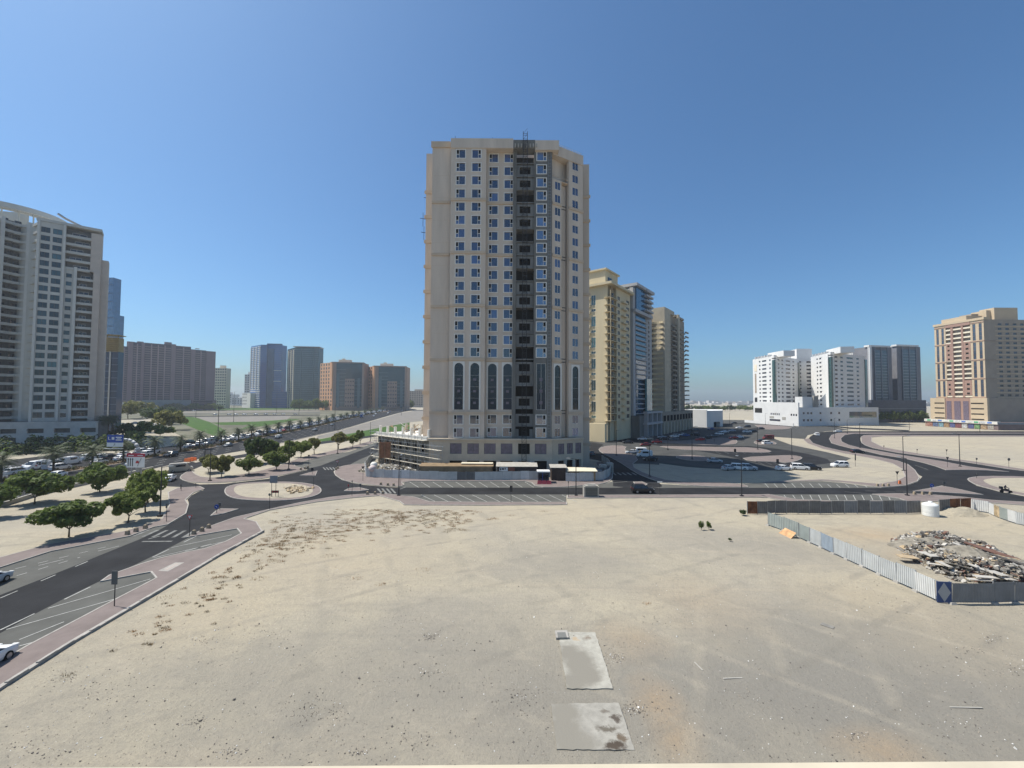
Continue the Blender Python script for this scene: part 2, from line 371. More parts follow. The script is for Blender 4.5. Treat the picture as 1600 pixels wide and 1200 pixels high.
# --- right-hand junction, the twin curving roads
sheet('curving_road', smooth(PX([(1800,673.8),(1600,673.8),(1320,673.7),(1296,674),(1281,675.6),(1270,679),(1264,684),(1264,687.5),(1270,692.5),(1290,699),(1315,704.5),(1340,709),(1377,715.5),(1402,720.5),(1419,726.5),(1430,735),(1438,745),(1470,752),(1512,748),(1535,744),(1600,744.6),(1800,756),(1800,752),(1700,746),(1600,736),(1575,733),(1525,725),(1487,719),(1437,712),(1402,707.5),(1365,700.6),(1352,696),(1345,691),(1344,683),(1350,680),(1365,679.4),(1600,680.6),(1800,681)]), 1), M_asph, .017)
M_park = mat('asphalt_park', (.065, .065, .062), .9, .22, .2, .012, 30)
sheet('parking_area', smooth(PX([(915,694),(915,689.5),(927,689),(965,683),(1010,677),(1069,668),(1100,660),(1130,656),(1240,657),(1262,660),(1330,672),(1290,674),(1262,680),(1258,686),(1200,682),(1236,695),(1290,706),(1330,716),(1300,731),(1262,733.5),(1215,735),(1175,735),(1130,733),(1080,730.5),(1030,724),(1032,754),(1021,756),(957,752),(950,745),(955,735),(950,727),(938,720),(915,716)]), 0), M_park, .0075)
sheet('parking_loop', smooth(PX([(915,691.5),(940,690),(985,690),(1030,697),(1080,703),(1130,711),(1175,722),(1215,731),(1262,728),(1310,722),(1250,706),(1180,697),(1130,697),(1060,692),(1050,690),(1110,682),(1165,676),(1200,668),(1262,663),(1262,661),(1200,665),(1150,674),(1095,683),(1040,690),(1000,686),(960,685),(925,689)]), 1), M_asph, .0125)
sheet('east_road', smooth(PX([(900,691),(925,691.5),(945,694),(936,699),(936,704),(945,711),(967,722),(994,739.5),(1008,746),(1034,756),(1034,762.5),(958,762.5),(958,752),(958,744),(956,733),(948,724),(930,718),(900,712)]), 1), M_asph, .0165)
sheet('sand_lot', smooth(PX([(1034,752.6),(1008,743),(994,736),(980,727),(990,724),(1040,727),(1090,731),(1150,735.5),(1215,736.5),(1300,734),(1330,719),(1345,712),(1372,717),(1398,724),(1412,733),(1416,745),(1400,753),(1370,757.5),(1315,752),(1284,750.5),(1190,753.8),(1120,753.5)]), 1), M_sand, .024)
# --- pavements
pavement('side_road_pavement', [(-420,1365),(0,1075),(105,1008),(262,915.5),(341,868),(410,830.5),(401,816),(382,811),(422,797.5),(497,784.5),(550,778.5),(592,775),(624,784),(631,789.5),(760,790),(886,789),(886,785.3),(760,785.3),(671,784.3),(647,777),(602,771.6),(572,772.3),(550,773.6),(515,777.5),(470,785.5),(420,796.5),(367,809),(328,823),(289,841),(370,827),(376,834.5),(352,847),(320,858),(289,864),(250,873),(220,882),(170,900),(156,910),(235,895),(243,904.5),(181,937),(136,961),(39,1012),(0,1035),(-420,1285)], 0)
pavement('left_plot_pavement', [(-420,1030),(-260,978),(0,888),(79,862.5),(203,838.5),(240,824.5),(262,820.5),(291,803),(295,789),(290,781.5),(303,770),(320,764),(312,760.5),(277,763),(262,770),(264,790),(252,812),(225,822),(190,832),(79,851),(0,872),(-260,955),(-420,1000)], 0)
pavement('roundabout_island', [(349,768),(355,760),(380,755),(425,753),(470,754),(497,759),(504,767),(497,774),(475,780),(430,783.5),(380,782),(356,777)], 2, inner=1.6)
pavement('northwest_pavement', [(280,745.5),(283,750),(293,753.3),(312,755),(350,754.5),(385,751),(416,747.3),(460,738.8),(481,733.3),(456,727.6),(471,722.5),(505,712.6),(545,705.6),(591,689),(588,687),(540,700),(500,709),(470,715),(440,727),(400,738),(350,746),(318,747),(304,741),(300,735),(292,737)], 1)
pavement('splitter_island_south', [(328,807),(337,799),(345,795.5),(373,796),(350,803)], 0)
pavement('splitter_island_north', [(468,743.3),(481,739.5),(496,736),(493,743.6)], 0)
pavement('splitter_island_east', [(537,767.8),(545,763.5),(560,762),(577,766),(560,768.2)], 0)
pavement('tower_pavement', [(521,738),(524,743),(534,750.2),(550,754.2),(570,757.3),(606,760.8),(634,760),(626,752.4),(700,752.4),(800,752.6),(828,752.4),(838,761.6),(880,761.6),(900,759.6),(932,758),(950,754),(958,748),(957,736),(950,727),(938,721),(928,724),(945,737),(930,749),(860,747),(700,747),(600,744),(572,741),(576,726),(560,725),(540,727.5),(527,731)], 1)
pavement('car_park_corner', [(934.5,701),(938,707),(965,720.5),(992,738.5),(1006,745),(1032,754),(1044,755.2),(1100,760.8),(1155,761.3),(1172,761.5),(1160,757),(1120,754.5),(1050,753),(1012,742),(985,728),(1000,716),(975,704),(980,697),(950,696)], 1)
pavement('splitter_island_gate', [(989,753.5),(1003,753),(1012,757),(1008,760),(994,759)], 0)
for nm, p in (('car_park_island', [(1022,697),(1080,698),(1130,699),(1180,699.5),(1207,705),(1200,707.5),(1175,707.5),(1110,705),(1060,702.5)]), ('car_park_island', [(1158,715),(1215,712),(1240,711.5),(1255,715),(1250,719),(1232,724),(1215,722),(1170,721)]), ('car_park_island', [(1010,687.5),(1060,689),(1082,688),(1120,683.5),(1150,686),(1153,693),(1140,695),(1110,696),(1080,694),(1030,692)]), ('car_park_island', [(1176,691),(1186,688),(1206,689),(1216,694),(1200,696),(1184,695)]), ('car_park_island', [(1177,663),(1240,667),(1230,671),(1195,671.5),(1185,668)]), ('car_park_island', [(1052,714),(1070,711),(1100,713),(1115,718),(1095,721),(1070,719)])):
    pavement(nm, p, 1)
pavement('curved_median', [(1800,676.8),(1600,676.6),(1340,676.2),(1310,676.5),(1299,680),(1295.5,686),(1299,692.5),(1310,696),(1330,701),(1352,705),(1377,711),(1412,716.3),(1441,723),(1462,729),(1478,735),(1512,734.5),(1545,735.5),(1577,737.5),(1550,734),(1512,729),(1475,721.5),(1437,715.5),(1400,710),(1365,703.5),(1340,699),(1325,695),(1315,690),(1314,685),(1320,680),(1334,677.9),(1600,677.4),(1800,677.5)], 0)
pavement('inner_lot_pavement', [(1800,681.2),(1600,680.8),(1365,679.6),(1350,680.3),(1345,683),(1346,692),(1352,696),(1365,700.6),(1402,707.5),(1437,712),(1487,719),(1525,725),(1575,733),(1600,736),(1700,746),(1800,755),(1800,752),(1700,743.5),(1600,733.5),(1525,722),(1437,709.5),(1380,699),(1362,690),(1362,683.5),(1380,681.8),(1600,682.2),(1800,682.6)], 0)
pavement('sand_lot_pavement', [(1264,685),(1270,692.5),(1290,699),(1315,704.5),(1340,708.5),(1377,715),(1402,720),(1419,726),(1430,735),(1437,747),(1434,752.5),(1415,759),(1377,762.2),(1371,761.4),(1352,758.6),(1315,753.8),(1284,751.4),(1192,755),(1196,753.4),(1284,749.5),(1320,752),(1372,756.5),(1400,752),(1414,745),(1409,733),(1394,724.5),(1365,717),(1320,709),(1285,701.5),(1262,693),(1255,687)], 0)
pavement('junction_island', [(1425,768),(1450,764),(1472,759.5),(1490,763),(1537,773.6),(1500,771.6),(1450,768.8)], 0)
pavement('east_island', [(1510,750),(1515,746.5),(1537,744.2),(1600,744.8),(1800,757),(1800,810),(1720,796),(1600,775),(1562,768),(1526,759)], 1, inner=2.6)
pavement('front_pavement', [(886,774.5),(1190,773.3),(1202,773),(1245,781),(1300,783.2),(1415,783.2),(1405,779.5),(1362,772.6),(1400,771.6),(1440,772.4),(1500,776.6),(1550,782),(1600,785),(1720,812),(1720,822),(1600,790),(1500,783),(1440,784.5),(1300,786.5),(1235,784.5),(1195,777.5),(886,779)], 0)
# --- paint: bay lines, dashes, crossings
b = MB()
def stripe(p, q, w=.12, z=.03):
    p, q = Vector(p), Vector(q); e = (q - p).normalized(); s_ = Vector((-e.y, e.x)) * w / 2
    b.poly([(*(p - s_), z), (*(q - s_), z), (*(q + s_), z), (*(p + s_), z)])
def dashes(px0, px1, on, off, w=.12):
    p, q = Vector(G(*px0)), Vector(G(*px1)); L = (q - p).length; e = (q - p) / L; s_ = 0
    while s_ < L: stripe(p + e * s_, p + e * min(L, s_ + on), w); s_ += on + off
dashes((24,889),(165,855),.8,.9); dashes((26,900),(125,871),.8,.9); dashes((0,985),(330,827),2.6,2.6,.14); dashes((60,850+34),(250,838),2.,3.)
dashes((0,935),(150,872),1.5,2.2)
for p, q in (((10,984),(181,936)),((30,1000),(100,972)),((75,951),(235,905)),((120,985),(30,1010)),((240,872),(348,847)),((268,856),(362,836)),((289,862),(330,850)),((160,957),(240,908))): stripe(G(*p), G(*q), .12)
for i in range(12):
    x = 655 + i * 20; stripe(G(x + 3, 773.4), G(x + 26, 784.2), .12)
for i in range(11):
    x = 640 + i * 18; stripe(G(x, 753.2), G(x + 14, 761.6), .12)
for i in range(12):
    x = 1195 + i * 14; stripe(G(x, 755.4 if x < 1290 else 757), G(x + 6, 761.8), .11)
for i in range(13):
    x = 1225 + i * 13.5; stripe(G(x, 773.6), G(x + 4, 779 if x < 1245 else 781.6), .11)
b.build('road_markings', M_line, kind='structure'); b = MB(); M_faded = mat('faded_paint', (.17, .17, .16), .85, .35, 1.2)
for i in range(6):
    stripe(G(208 + i * 15.5, 838.5 + i * .4), G(233 + i * 14, 828 + i * .35), .45)
for i in range(5): stripe(G(957 + i * 7.6, 738.6), G(962.5 + i * 8, 742.5), .5)
for i in range(4): stripe(G(505 + i * 5, 730.5), G(509 + i * 5, 734.5), .35)
for i in range(4): stripe(G(590 + i * 7, 763.5), G(597 + i * 7, 771), .4)
stripe(G(222,846.5), G(269,846), .35); stripe(G(625,764.5), G(634,761.2), .3); stripe(G(946,756), G(980,752.5), .2)
dashes((962,760.5),(1040,763),1.5,1.5); dashes((1352,767),(1430,770),2,1.5,.14); stripe(G(1362,772), G(1320,768.6), .15); stripe(G(1430,727), G(1450,734), .18); stripe(G(1400,767.4),G(1426,767.8),.16)
for i in range(7): stripe(G(1118 + i * 13, 705.6), G(1126 + i * 13, 709), .14)
for i in range(6): stripe(G(1160 + i * 12, 722.2), G(1170 + i * 12, 726), .14)
for i in range(7): stripe(G(1330 + i * 6, 709.2 + i * .9), G(1333 + i * 6, 711.2 + i * .9), .4)
b.build('crossing_markings', M_faded, kind='structure')
sheet('tactile_patch', PX([(247,893.5),(274,880.5),(288,880.5),(262,894.5)]), M_kerb, .124); sheet('tactile_patch_inner', PX([(256,892),(276,882),(281,882),(262,892.5)]), M_paveg, .128)
# --- lawns and lots beyond the avenue
sheet('far_lots', PX([(170,634),(300,632.5),(480,632.5),(640,633),(600,640),(520,650),(440,664),(350,682),(300,690),(270,675),(240,655),(180,655)]), mat('far_lot_soil', (.135, .13, .095), .95, .35, .03), .005)
sheet('lawn', PX([(276,647.5),(306,652.5),(330,660.5),(352,672.5),(352,679),(335,681),(318,675),(285,662),(270,655)]), M_lawn, .02)
sheet('lawn', PX([(372,673),(395,668),(440,661),(470,655),(445,654.5),(395,658.5),(330,660.5),(345,664),(390,664)]), M_lawn, .012)
sheet('lawn', PX([(205,641),(300,640),(400,640.5),(500,639),(560,637),(560,635.8),(400,637.4),(205,637.5)]), M_lawn, .012)
sheet('lawn', PX([(488,688.2),(546,677.8),(591,668.8),(640,660),(640,672),(595,680.5),(566,683.5),(505,690)]), M_lawn, .012)
sheet('gravel_lot', PX([(306,651.8),(455,649.6),(449,655.5),(400,658.8),(330,660)]), M_lot, .022)
sheet('verge', PX([(497,681),(535,672),(580,658.8),(625,645.5),(655,640.5),(690,640),(690,655),(640,660),(591,668.8),(546,677.8),(492,687)]), M_lot, .008)
sheet('service_road', PX([(330,722),(382,714.5),(440,704.5),(505,693.5),(566,685.5),(640,674),(690,668),(690,663),(640,671.5),(566,682.5),(505,689.5),(440,699),(382,709.5),(318,720),(290,727),(300,730)]), M_asph, .021)
for i, (ya, yb, m_) in enumerate(((650.2, 651.4, M_asph), (643.4, 645.2, M_lot), (646.5, 648, M_worn))): sheet('far_road', PX([(280, ya), (500, ya - 2.4), (500, yb - 2.3), (280, yb)]), m_, .026 + i * .002)
sheet('far_road', PX([(1060,672),(1180,658.5),(1240,659),(1330,668),(1420,672),(1420,674),(1330,670.3),(1240,661),(1180,660)]), M_asph, .03)
sheet('far_road', PX([(1360,655.2),(1480,663),(1600,670),(1800,680),(1800,677),(1600,667.5),(1480,661),(1380,655)]), M_asph, .03)
# --- uneven soil of the empty plot in front, laid over the ground sheet
from mathutils import noise as NZ
plot = PX([(0,1086),(105,1014),(262,921),(341,873),(412,835),(420,801),(497,788),(592,779),(628,793),(760,793),(886,792),(900,782),(1190,780),(1235,788),(1300,790),(1440,788),(1500,786),(1600,793),(1760,830),(1760,1100),(1700,1330),(-150,1330),(-120,1180)])
XS = [p[0] for p in plot]; YS = [p[1] for p in plot]
def segd(x, y):
    best = 1e9; ins = False; n = len(plot)
    for i in range(n):
        ax, ay = plot[i]; bx, by = plot[(i + 1) % n]
        if (ay > y) != (by > y) and x < (bx - ax) * (y - ay) / (by - ay) + ax: ins = not ins
        dx, dy = bx - ax, by - ay; t = max(0, min(1, ((x - ax) * dx + (y - ay) * dy) / (dx * dx + dy * dy)))
        d = (ax + dx * t - x) ** 2 + (ay + dy * t - y) ** 2
        if d < best: best = d
    return math.sqrt(best) * (1 if ins else -1)
def relief(x, y):
    return .10 * NZ.noise((x * .12, y * .12, 3)) + .05 * NZ.noise((x * .45, y * .45, 7)) + .03 * NZ.noise((x * 1.3, y * 1.3, 1))
st = .55; nx = int((max(XS) - min(XS)) / st); ny = int((max(YS) - min(YS)) / st); x0, y0 = min(XS), min(YS)
vi = {}; vs = []; fs = []
def vid(i, j):
    if (i, j) in vi: return vi[i, j]
    x, y = x0 + i * st, y0 + j * st; d = segd(x, y); k = max(0, min(1, d / 3.5))
    vs.append((x, y, -.06 if d < .2 else -.05 + k * (.14 + relief(x, y)))); vi[i, j] = len(vs) - 1; return vi[i, j]
import bisect
for j in range(ny):
    y = y0 + (j + .5) * st; cr = []
    for i in range(len(plot)):
        ax, ay = plot[i]; bx, by = plot[(i + 1) % len(plot)]
        if (ay > y) != (by > y): cr.append((bx - ax) * (y - ay) / (by - ay) + ax)
    cr.sort()
    for k in range(0, len(cr) - 1, 2):
        for i in range(int((cr[k] - x0) / st), int((cr[k + 1] - x0) / st)):
            fs.append((vid(i, j), vid(i + 1, j), vid(i + 1, j + 1), vid(i, j + 1)))
me = bpy.data.meshes.new('plot_soil'); me.from_pydata(vs, [], fs); me.materials.append(M_sand)
me.polygons.foreach_set('use_smooth', [True] * len(fs)); o = bpy.data.objects.new('plot_terrain', me); COL.objects.link(o); o['kind'] = 'structure'
def soil(x, y):
    d = segd(x, y); k = max(0, min(1, d / 3.5))
    return 0 if d < .5 else max(0, -.05 + k * (.14 + relief(x, y)))
# parapet the view is taken over
pp = [(-2.2, .64), (2.2, .735), (2.2, .35), (-2.2, .30)]
M_marble = mat('cream_stone', (.50, .44, .33), .45, .14, 5, streak=.5)
b = MB()
b.hexa([(-9, .514, 17.9), (9, .767, 17.9), (9, -.1, 17.9), (-9, -.1, 17.9)], [(-9, .514, 18.455), (9, .767, 18.455), (9, -.1, 18.455), (-9, -.1, 18.455)])
b.build('parapet', M_marble, label='cream stone parapet ledge along the very bottom of the view', cat='parapet')

# edging added above the pavement so that it casts a dark line on the plot
ed = PX([(-300,1284),(0,1076),(105,1009),(262,916.5),(341,869),(411,831)]); b = MB(); ed, el = resample(ed, 60); e2 = offs(ed, -.2)
for i in range(59):
    h_ = .24 + random.uniform(-.06, .05)
    b.hexa([(*e2[i], -.05), (*e2[i + 1], -.05), (*ed[i + 1], -.05), (*ed[i], -.05)], [(*e2[i], h_), (*e2[i + 1], h_), (*ed[i + 1], h_), (*ed[i], h_)])
b.build('shadow_edging', M_kerb, kind='structure')
# ================================================================== buildings
M_tan = mat('tower_stone', (.58, .49, .40), .85, .12, .3, streak=.15)
M_tan2 = mat('tower_trim', (.55, .435, .32), .85, .08, .3)
M_pod = mat('podium_stone', (.52, .44, .34), .85, .1, .5)
M_trim = mat('window_surround', (.70, .67, .61), .7, .05, 1)
M_wet = mat('bare_render', (.17, .165, .15), .92, .25, .5, streak=.2)
M_filmg = glassmat('filmed_glass', (.15, .12, .15), .35, 1.5, .25, 1.5)
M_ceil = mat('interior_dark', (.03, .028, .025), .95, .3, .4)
def facade(root, f, z0, z1, holes, m, u0=0, u1=None, dep=.35, n=0, name='wall', extra=None, back=True, label=None):
    "a wall skin with real openings (u0,u1,z0,z1) and their reveals"
    u1 = f.L if u1 is None else u1; b = MB(f)
    us = sorted({round(x, 3) for x in [u0, u1] + [h[0] for h in holes] + [h[1] for h in holes]})
    zs = sorted({round(x, 3) for x in [z0, z1] + [h[2] for h in holes] + [h[3] for h in holes]})
    hs = [tuple(round(x, 3) for x in h[:4]) for h in holes]
    for i in range(len(us) - 1):
        ua, ub = us[i], us[i + 1]; hc = [h for h in hs if h[0] <= ua and h[1] >= ub]; st_ = None
        for j in range(len(zs) - 1):
            za, zb = zs[j], zs[j + 1]
            if any(h[2] <= za and h[3] >= zb for h in hc):
                if st_ is not None: b.poly([(ua, n, st_), (ub, n, st_), (ub, n, za), (ua, n, za)]); st_ = None
            elif st_ is None: st_ = za
        if st_ is not None: b.poly([(ua, n, st_), (ub, n, st_), (ub, n, z1), (ua, n, z1)])
    for a, c, d, e in hs:
        for q in ([(a, n, d), (a, n - dep, d), (c, n - dep, d), (c, n, d)], [(a, n, e), (c, n, e), (c, n - dep, e), (a, n - dep, e)],
                  [(a, n, d), (a, n, e), (a, n - dep, e), (a, n - dep, d)], [(c, n, d), (c, n - dep, d), (c, n - dep, e), (c, n, e)]): b.poly(q)
    if back:
        b.poly([(u0, n, z0), (u0, n, z1), (u0, n - dep - .6, z1), (u0, n - dep - .6, z0)][::-1]); b.poly([(u1, n, z0), (u1, n, z1), (u1, n - dep - .6, z1), (u1, n - dep - .6, z0)])
        b.poly([(u0, n, z1), (u1, n, z1), (u1, n - dep - .6, z1), (u0, n - dep - .6, z1)])
    if extra: extra(b)
    o = b.build(name, m, root)
    if label: o['label'] = label
    return o
WC = {}
def win_mesh(kind, w, h, gl, fm):
    "local x along the wall, -y outward, z up"
    k = (kind, round(w, 2), round(h, 2), gl.name, fm.name)
    if k in WC: return WC[k]
    b = MB(); p = MB()
    def fr(x0, x1, z0, z1, y0=-.07, y1=.2): b.box(x0, x1, y0, y1, z0, z1)
    if kind[0] == 's':              # stone surround, fixed light and a casement beside it
        e = .2
        fr(-e, 0, -e, h + e); fr(w, w + e, -e, h + e); fr(0, w, -e, 0); fr(0, w, h, h + e)
        c = w * .30 if kind[1] == 'l' else w * .70
        fr(c - .05, c + .05, 0, h, .02, .2); a0, a1 = (0, c - .05) if kind[1] == 'l' else (c + .05, w)
        fr(a0, a1, h * .44, h * .5, .02, .2)
        for x0, x1 in ((0, .05), (w - .05, w)): fr(x0, x1, 0, h, .04, .2)
        p.poly([(0, .12, 0), (w, .12, 0), (w, .12, h), (0, .12, h)])
        p.poly([(a0 + .04, .11, h * .52), (a1 - .04, .11, h * .52), (a1 - .04, .11, h - .06), (a0 + .04, .11, h - .06)], 1)
    elif kind[0] == 'p':            # plain: thin frame and a mullion
        e = .07
        for x0, x1 in ((0, e), (w - e, w)) + (((w / 2 - .03, w / 2 + .03),) if 'm' in kind else ()): fr(x0, x1, 0, h, .03, .2)
        fr(e, w - e, 0, e, .03, .2); fr(e, w - e, h - e, h, .03, .2)
        p.poly([(0, .12, 0), (w, .12, 0), (w, .12, h), (0, .12, h)])
    elif kind[0] == 'a':            # tall round-headed window in a stone surround
        e = .38; r = w / 2; N = 14
        arc = [(r - r * math.cos(math.pi * i / N), h - r + r * math.sin(math.pi * i / N)) for i in range(N + 1)]
        fr(-e, 0, 0, h + e, -.1); fr(w, w + e, 0, h + e, -.1); fr(0, w, h, h + e, -.1)
        for i in range(N):
            (x0, z0), (x1, z1) = arc[i], arc[i + 1]
            b.hexa([(x0, -.1, z0), (x1, -.1, z1), (x1, .2, z1), (x0, .2, z0)], [(x0, -.1, h), (x1, -.1, h), (x1, .2, h), (x0, .2, h)])
        for i in range(1, 4): fr(0, w, h * i * .245 - .015, h * i * .245 + .015, .12, .2)
        p.poly([(0, .14, 0), (w, .14, 0), (w, .14, h), (0, .14, h)])
    m1 = b.mesh('window', [fm]); m2 = p.mesh('pane', [gl, M_black]); WC[k] = (m1, m2); return WC[k]
def put(root, f, u, n, z, kind, w, h, gl, fm, sub=True, mats=None):
    a, p = win_mesh(kind, w, h, gl, fm); o = inst('window', a, root, rel(f(u, n, z), root), f.ang)
    if sub: inst('pane', p, o, (0, 0, 0), 0, None, mats)
    return o
def win_one(w, h, gl, fm, mull=1, tr=0, dep=.15):
    k = ('one', round(w, 2), round(h, 2), gl.name, fm.name, mull, tr)
    if k in WC: return WC[k]
    b = MB(); e = min(.08, w * .06)
    b.poly([(0, dep, 0), (w, dep, 0), (w, dep, h), (0, dep, h)], 1)
    for x in [0, w - e] + [w * i / mull - e / 2 for i in range(1, mull)]: b.box(x, x + e, 0, dep + .05, 0, h)
    for z in [0, h - e] + [h * i / (tr + 1) - e / 2 for i in range(1, tr + 1)]: b.box(e, w - e, .01, dep + .05, z, z + e)
    WC[k] = b.mesh('window', [fm, gl]); return WC[k]
def grid(root, f, z0, z1, cols, rows, m, gl, fm=None, mull=1, u0=0, u1=None, n=0, tr=0, dep=.4, skip=None, name='wall'):
    holes = []
    for ci, (a, c) in enumerate(cols):
        for ri, (d, e) in enumerate(rows):
            if skip and skip(ci, ri): continue
            holes.append((a, c, d, e)); me = win_one(c - a, e - d, gl, fm or M_offw, mull, tr)
            inst('window', me, root, rel(f(a, n, d), root), f.ang)
    return facade(root, f, z0, z1, holes, m, u0, u1, dep, n, name)
def solid(root, name, m, pts, z0, z1, mt=None, **t):
    b = MB(); b.prism(pts if area(pts) > 0 else pts[::-1], z0, z1, 0, 1 if mt else None); return b.build(name, [m, mt] if mt else m, root, **t)
def fbox(root, name, m, f, u0, u1, n0, n1, z0, z1, label=None):
    b = MB(f); b.box(u0, u1, n1, n0, z0, z1); o = b.build(name, m, root)
    if label: o['label'] = label
    return o
def rows_from(za, zb, n, frac): # n storeys between za and zb
    s_ = (zb - za) / n; return [(za + i * s_ + s_ * (1 - frac) / 2, za + i * s_ + s_ * (1 + frac) / 2) for i in range(n)]
# ------------------------------------------------------------------ the beige tower under construction
T = empty('apartment_tower', (0, 125, 0), 'tall beige apartment tower with scaffolding, still being finished behind hoardings', 'tower')
F0 = Frame((0, 108), (1, 108))
zt = ZA(760, 217, 108); W, H = 2.3, 2.2
ROW = [ZA(740, 240.5 + 20.63 * i, 108) for i in range(16)] + [ZA(740, 655.5, 108), ZA(740, 676, 108)]
AR = (ZA(730, 640, 108), ZA(730, 567, 108))
PODZ = ZA(740, 685, 108)
solid(T, 'core', M_tan, [(-21.7, 109.8), (-7.2, 109.2), (-7, 111), (.2, 111.5), (.2, 114), (6.1, 114), (6.1, 110), (10.2, 111), (18.6, 118), (19.5, 150), (-21.7, 150)], 0, zt - .3)
zb = [ZA(720, y, 108) for y in (311.8, 394.4, 477, 561, 645)]
BANDS = [(z - .55, z + .55) for z in zb]
for zz_ in range(12): fbox(T, 'panel_joint', M_tan2, F0, XA(672, 109.6), XA(700, 109) - .2, -1.6, -1.59, PODZ + 3 + zz_ * 6.1, PODZ + 3.05 + zz_ * 6.1)
def cornices(f, u0, u1, n, zz=None, e=.28):
    for z in (zz or zb): fbox(T, 'cornice', M_tan2, f, u0, u1, n, n + e, z - .38, z + .34)
# blank pier
fbox(T, 'pier_wall', M_tan, F0, XA(671, 109.6), XA(701, 109) - .02, -3, -1.6, PODZ, ZA(690, 222, 109.6))
cornices(F0, XA(671, 109.6), XA(701, 109) - .3, -1.6)
fbox(T, 'parapet', M_tan2, F0, XA(671, 109.6) - .3, XA(701, 109) - .3, -1.6, -1.25, ZA(690, 231, 109.6), ZA(690, 222, 109.6) + .02)
# two-window bay, recessed two-window bay
def bay(u0, u1, cols, n, sides, gls):
    holes = []
    for ci, uc in enumerate(cols):
        for ri, z in enumerate(ROW): holes.append((uc - W / 2, uc + W / 2, z - H / 2, z + H / 2))
        holes.append((uc - 1.15, uc + 1.15, AR[0], AR[1]))
    facade(T, F0, PODZ, zt - 2.6, holes, M_tan, u0, u1, .35, n)
    for ci, uc in enumerate(cols):
        for ri, z in enumerate(ROW):
            put(T, F0, uc - W / 2, n, z - H / 2, 's' + sides[ci], W, H, gls, M_trim)
        put(T, F0, uc - 1.15, n, AR[0], 'a', 2.3, AR[1] - AR[0], M_glass, M_trim)
        for zz in (.30, .55, .80):   # the few vents that stand open
            fbox(T, 'vent_panel', M_filmg, F0, uc - .38, uc + .38, n - .14, n + .02, AR[0] + (AR[1] - AR[0]) * (zz - .18), AR[0] + (AR[1] - AR[0]) * (zz - .18) + .6)
    cornices(F0, u0, u1, n)
M_glt = glassmat('glass_tower', (.02, .036, .09), .05, 2.05, .15, .25)
u1a, u1b = XA(701, 108), XA(757, 108); u2b = XA(800, 110)
bay(u1a, u1b, [XA(716.5, 108), XA(741.5, 108)], 0, 'lr', M_glt)
bay(u1b + .01, u2b, [XA(769, 110), XA(793, 110)], -1.9, 'lr', M_glt)
# roof beam over the bays and the bevelled end
u3 = XA(862, 109)
fbox(T, 'roof_beam', M_tan, F0, u1a - .1, XA(800, 108), -3, .25, zt - 2.6, zt)
fbox(T, 'roof_beam', M_tan, F0, XA(835, 108), XA(873, 108), -3, .05, zt - 2.9, zt - .3)
fbox(T, 'roof_beam', M_wet, F0, XA(800, 108) + .01, XA(835, 108) - .01, -3, .0, zt - 2.5, zt - .2, 'bare grey roof beam over the hoist bay')
for i in range(7):
    x = XA(802 + i * 5 + (4 if i > 2 else 0), 107.9); fbox(T, 'bracket', M_conc, F0, x, x + .35, .0, .35, zt - 2.3, zt - 1.4)
# open hoist bay in bare concrete
hu0, hu1 = XA(800, 110) + .02, XA(835.5, 110)
b = MB(F0)
STZ = [ROW[i] - 1.72 for i in range(16)] + [AR[0] + (AR[1] - AR[0]) * k / 4 + .3 for k in (3, 2, 1, 0)] + [ROW[16] - 1.72, ROW[17] - 1.72]
fbox(T, 'hoist_bay_cheek', M_wet, F0, hu0, hu0 + .9, -4.5, -1.2, PODZ, zt - 2.5); fbox(T, 'hoist_bay_cheek', M_wet, F0, hu1 - .35, hu1, -4.5, -.9, PODZ, zt - 2.5)
for i, z in enumerate(STZ):
    fbox(T, 'floor_slab', M_conc_grey, F0, hu0 + .9, hu1 - .35, -4.4, -1.35, z - .12, z + .14)
    if i % 3 != 0 or i > 19:
        h2 = 3.2 if i != len(STZ) - 1 else 2.6
        facade(T, F0, z + .15, z + h2, [(hu0 + 1.75, hu1 - 1.35, z + .75, z + 2.65)], M_conc_grey, hu0 + .92, hu1 - .37, .25, -1.6, 'infill_wall', back=False)
fbox(T, 'hoist_bay_back', M_ceil, F0, hu0 + .9, hu1 - .35, -4.7, -4.4, PODZ, zt - 2.5)
# glazed column and the stair-ladder strip beside it
gu0, gu1 = XA(836.5, 109), XA(853, 109)
gx = gu0 + .25
holes = [(gx, gx + 2.45, z - 1.15, z + 1.15) for z in ROW] + [(gx, gx + 2.45, AR[0], AR[1])]
facade(T, F0, PODZ, zt - 2.9, holes, M_wet, hu1 + .02, gu1 + .1, .3, -.9)
M_gcol = glassmat('glass_column', (.05, .10, .22), .05, 2.6, .4, .3)
for z in ROW: put(T, F0, gx, -.9, z - 1.15, 'sr', 2.45, 2.3, M_gcol, M_trim)
put(T, F0, gx, -.9, AR[0], 'pm', 2.45, AR[1] - AR[0], M_glass, M_trim)
for zz in (.30, .55, .80): fbox(T, 'vent_panel', M_filmg, F0, gx + .8, gx + 1.6, -1.04, -.88, AR[0] + (AR[1] - AR[0]) * (zz - .18), AR[0] + (AR[1] - AR[0]) * (zz - .18) + .85)
fbox(T, 'service_strip', M_wet, F0, gu1 + .12, u3, -3, -.9, PODZ, zt - 2.9)
b = MB(F0); su = gu1 + .45
for x in (su, su + .75): b.box(x - .03, x + .03, -.85, -.78, PODZ, zt - 3)
z = PODZ
while z < zt - 3: b.box(su, su + .75, -.85, -.8, z, z + .05); z += .85
b.build('service_ladder', M_steel, T)
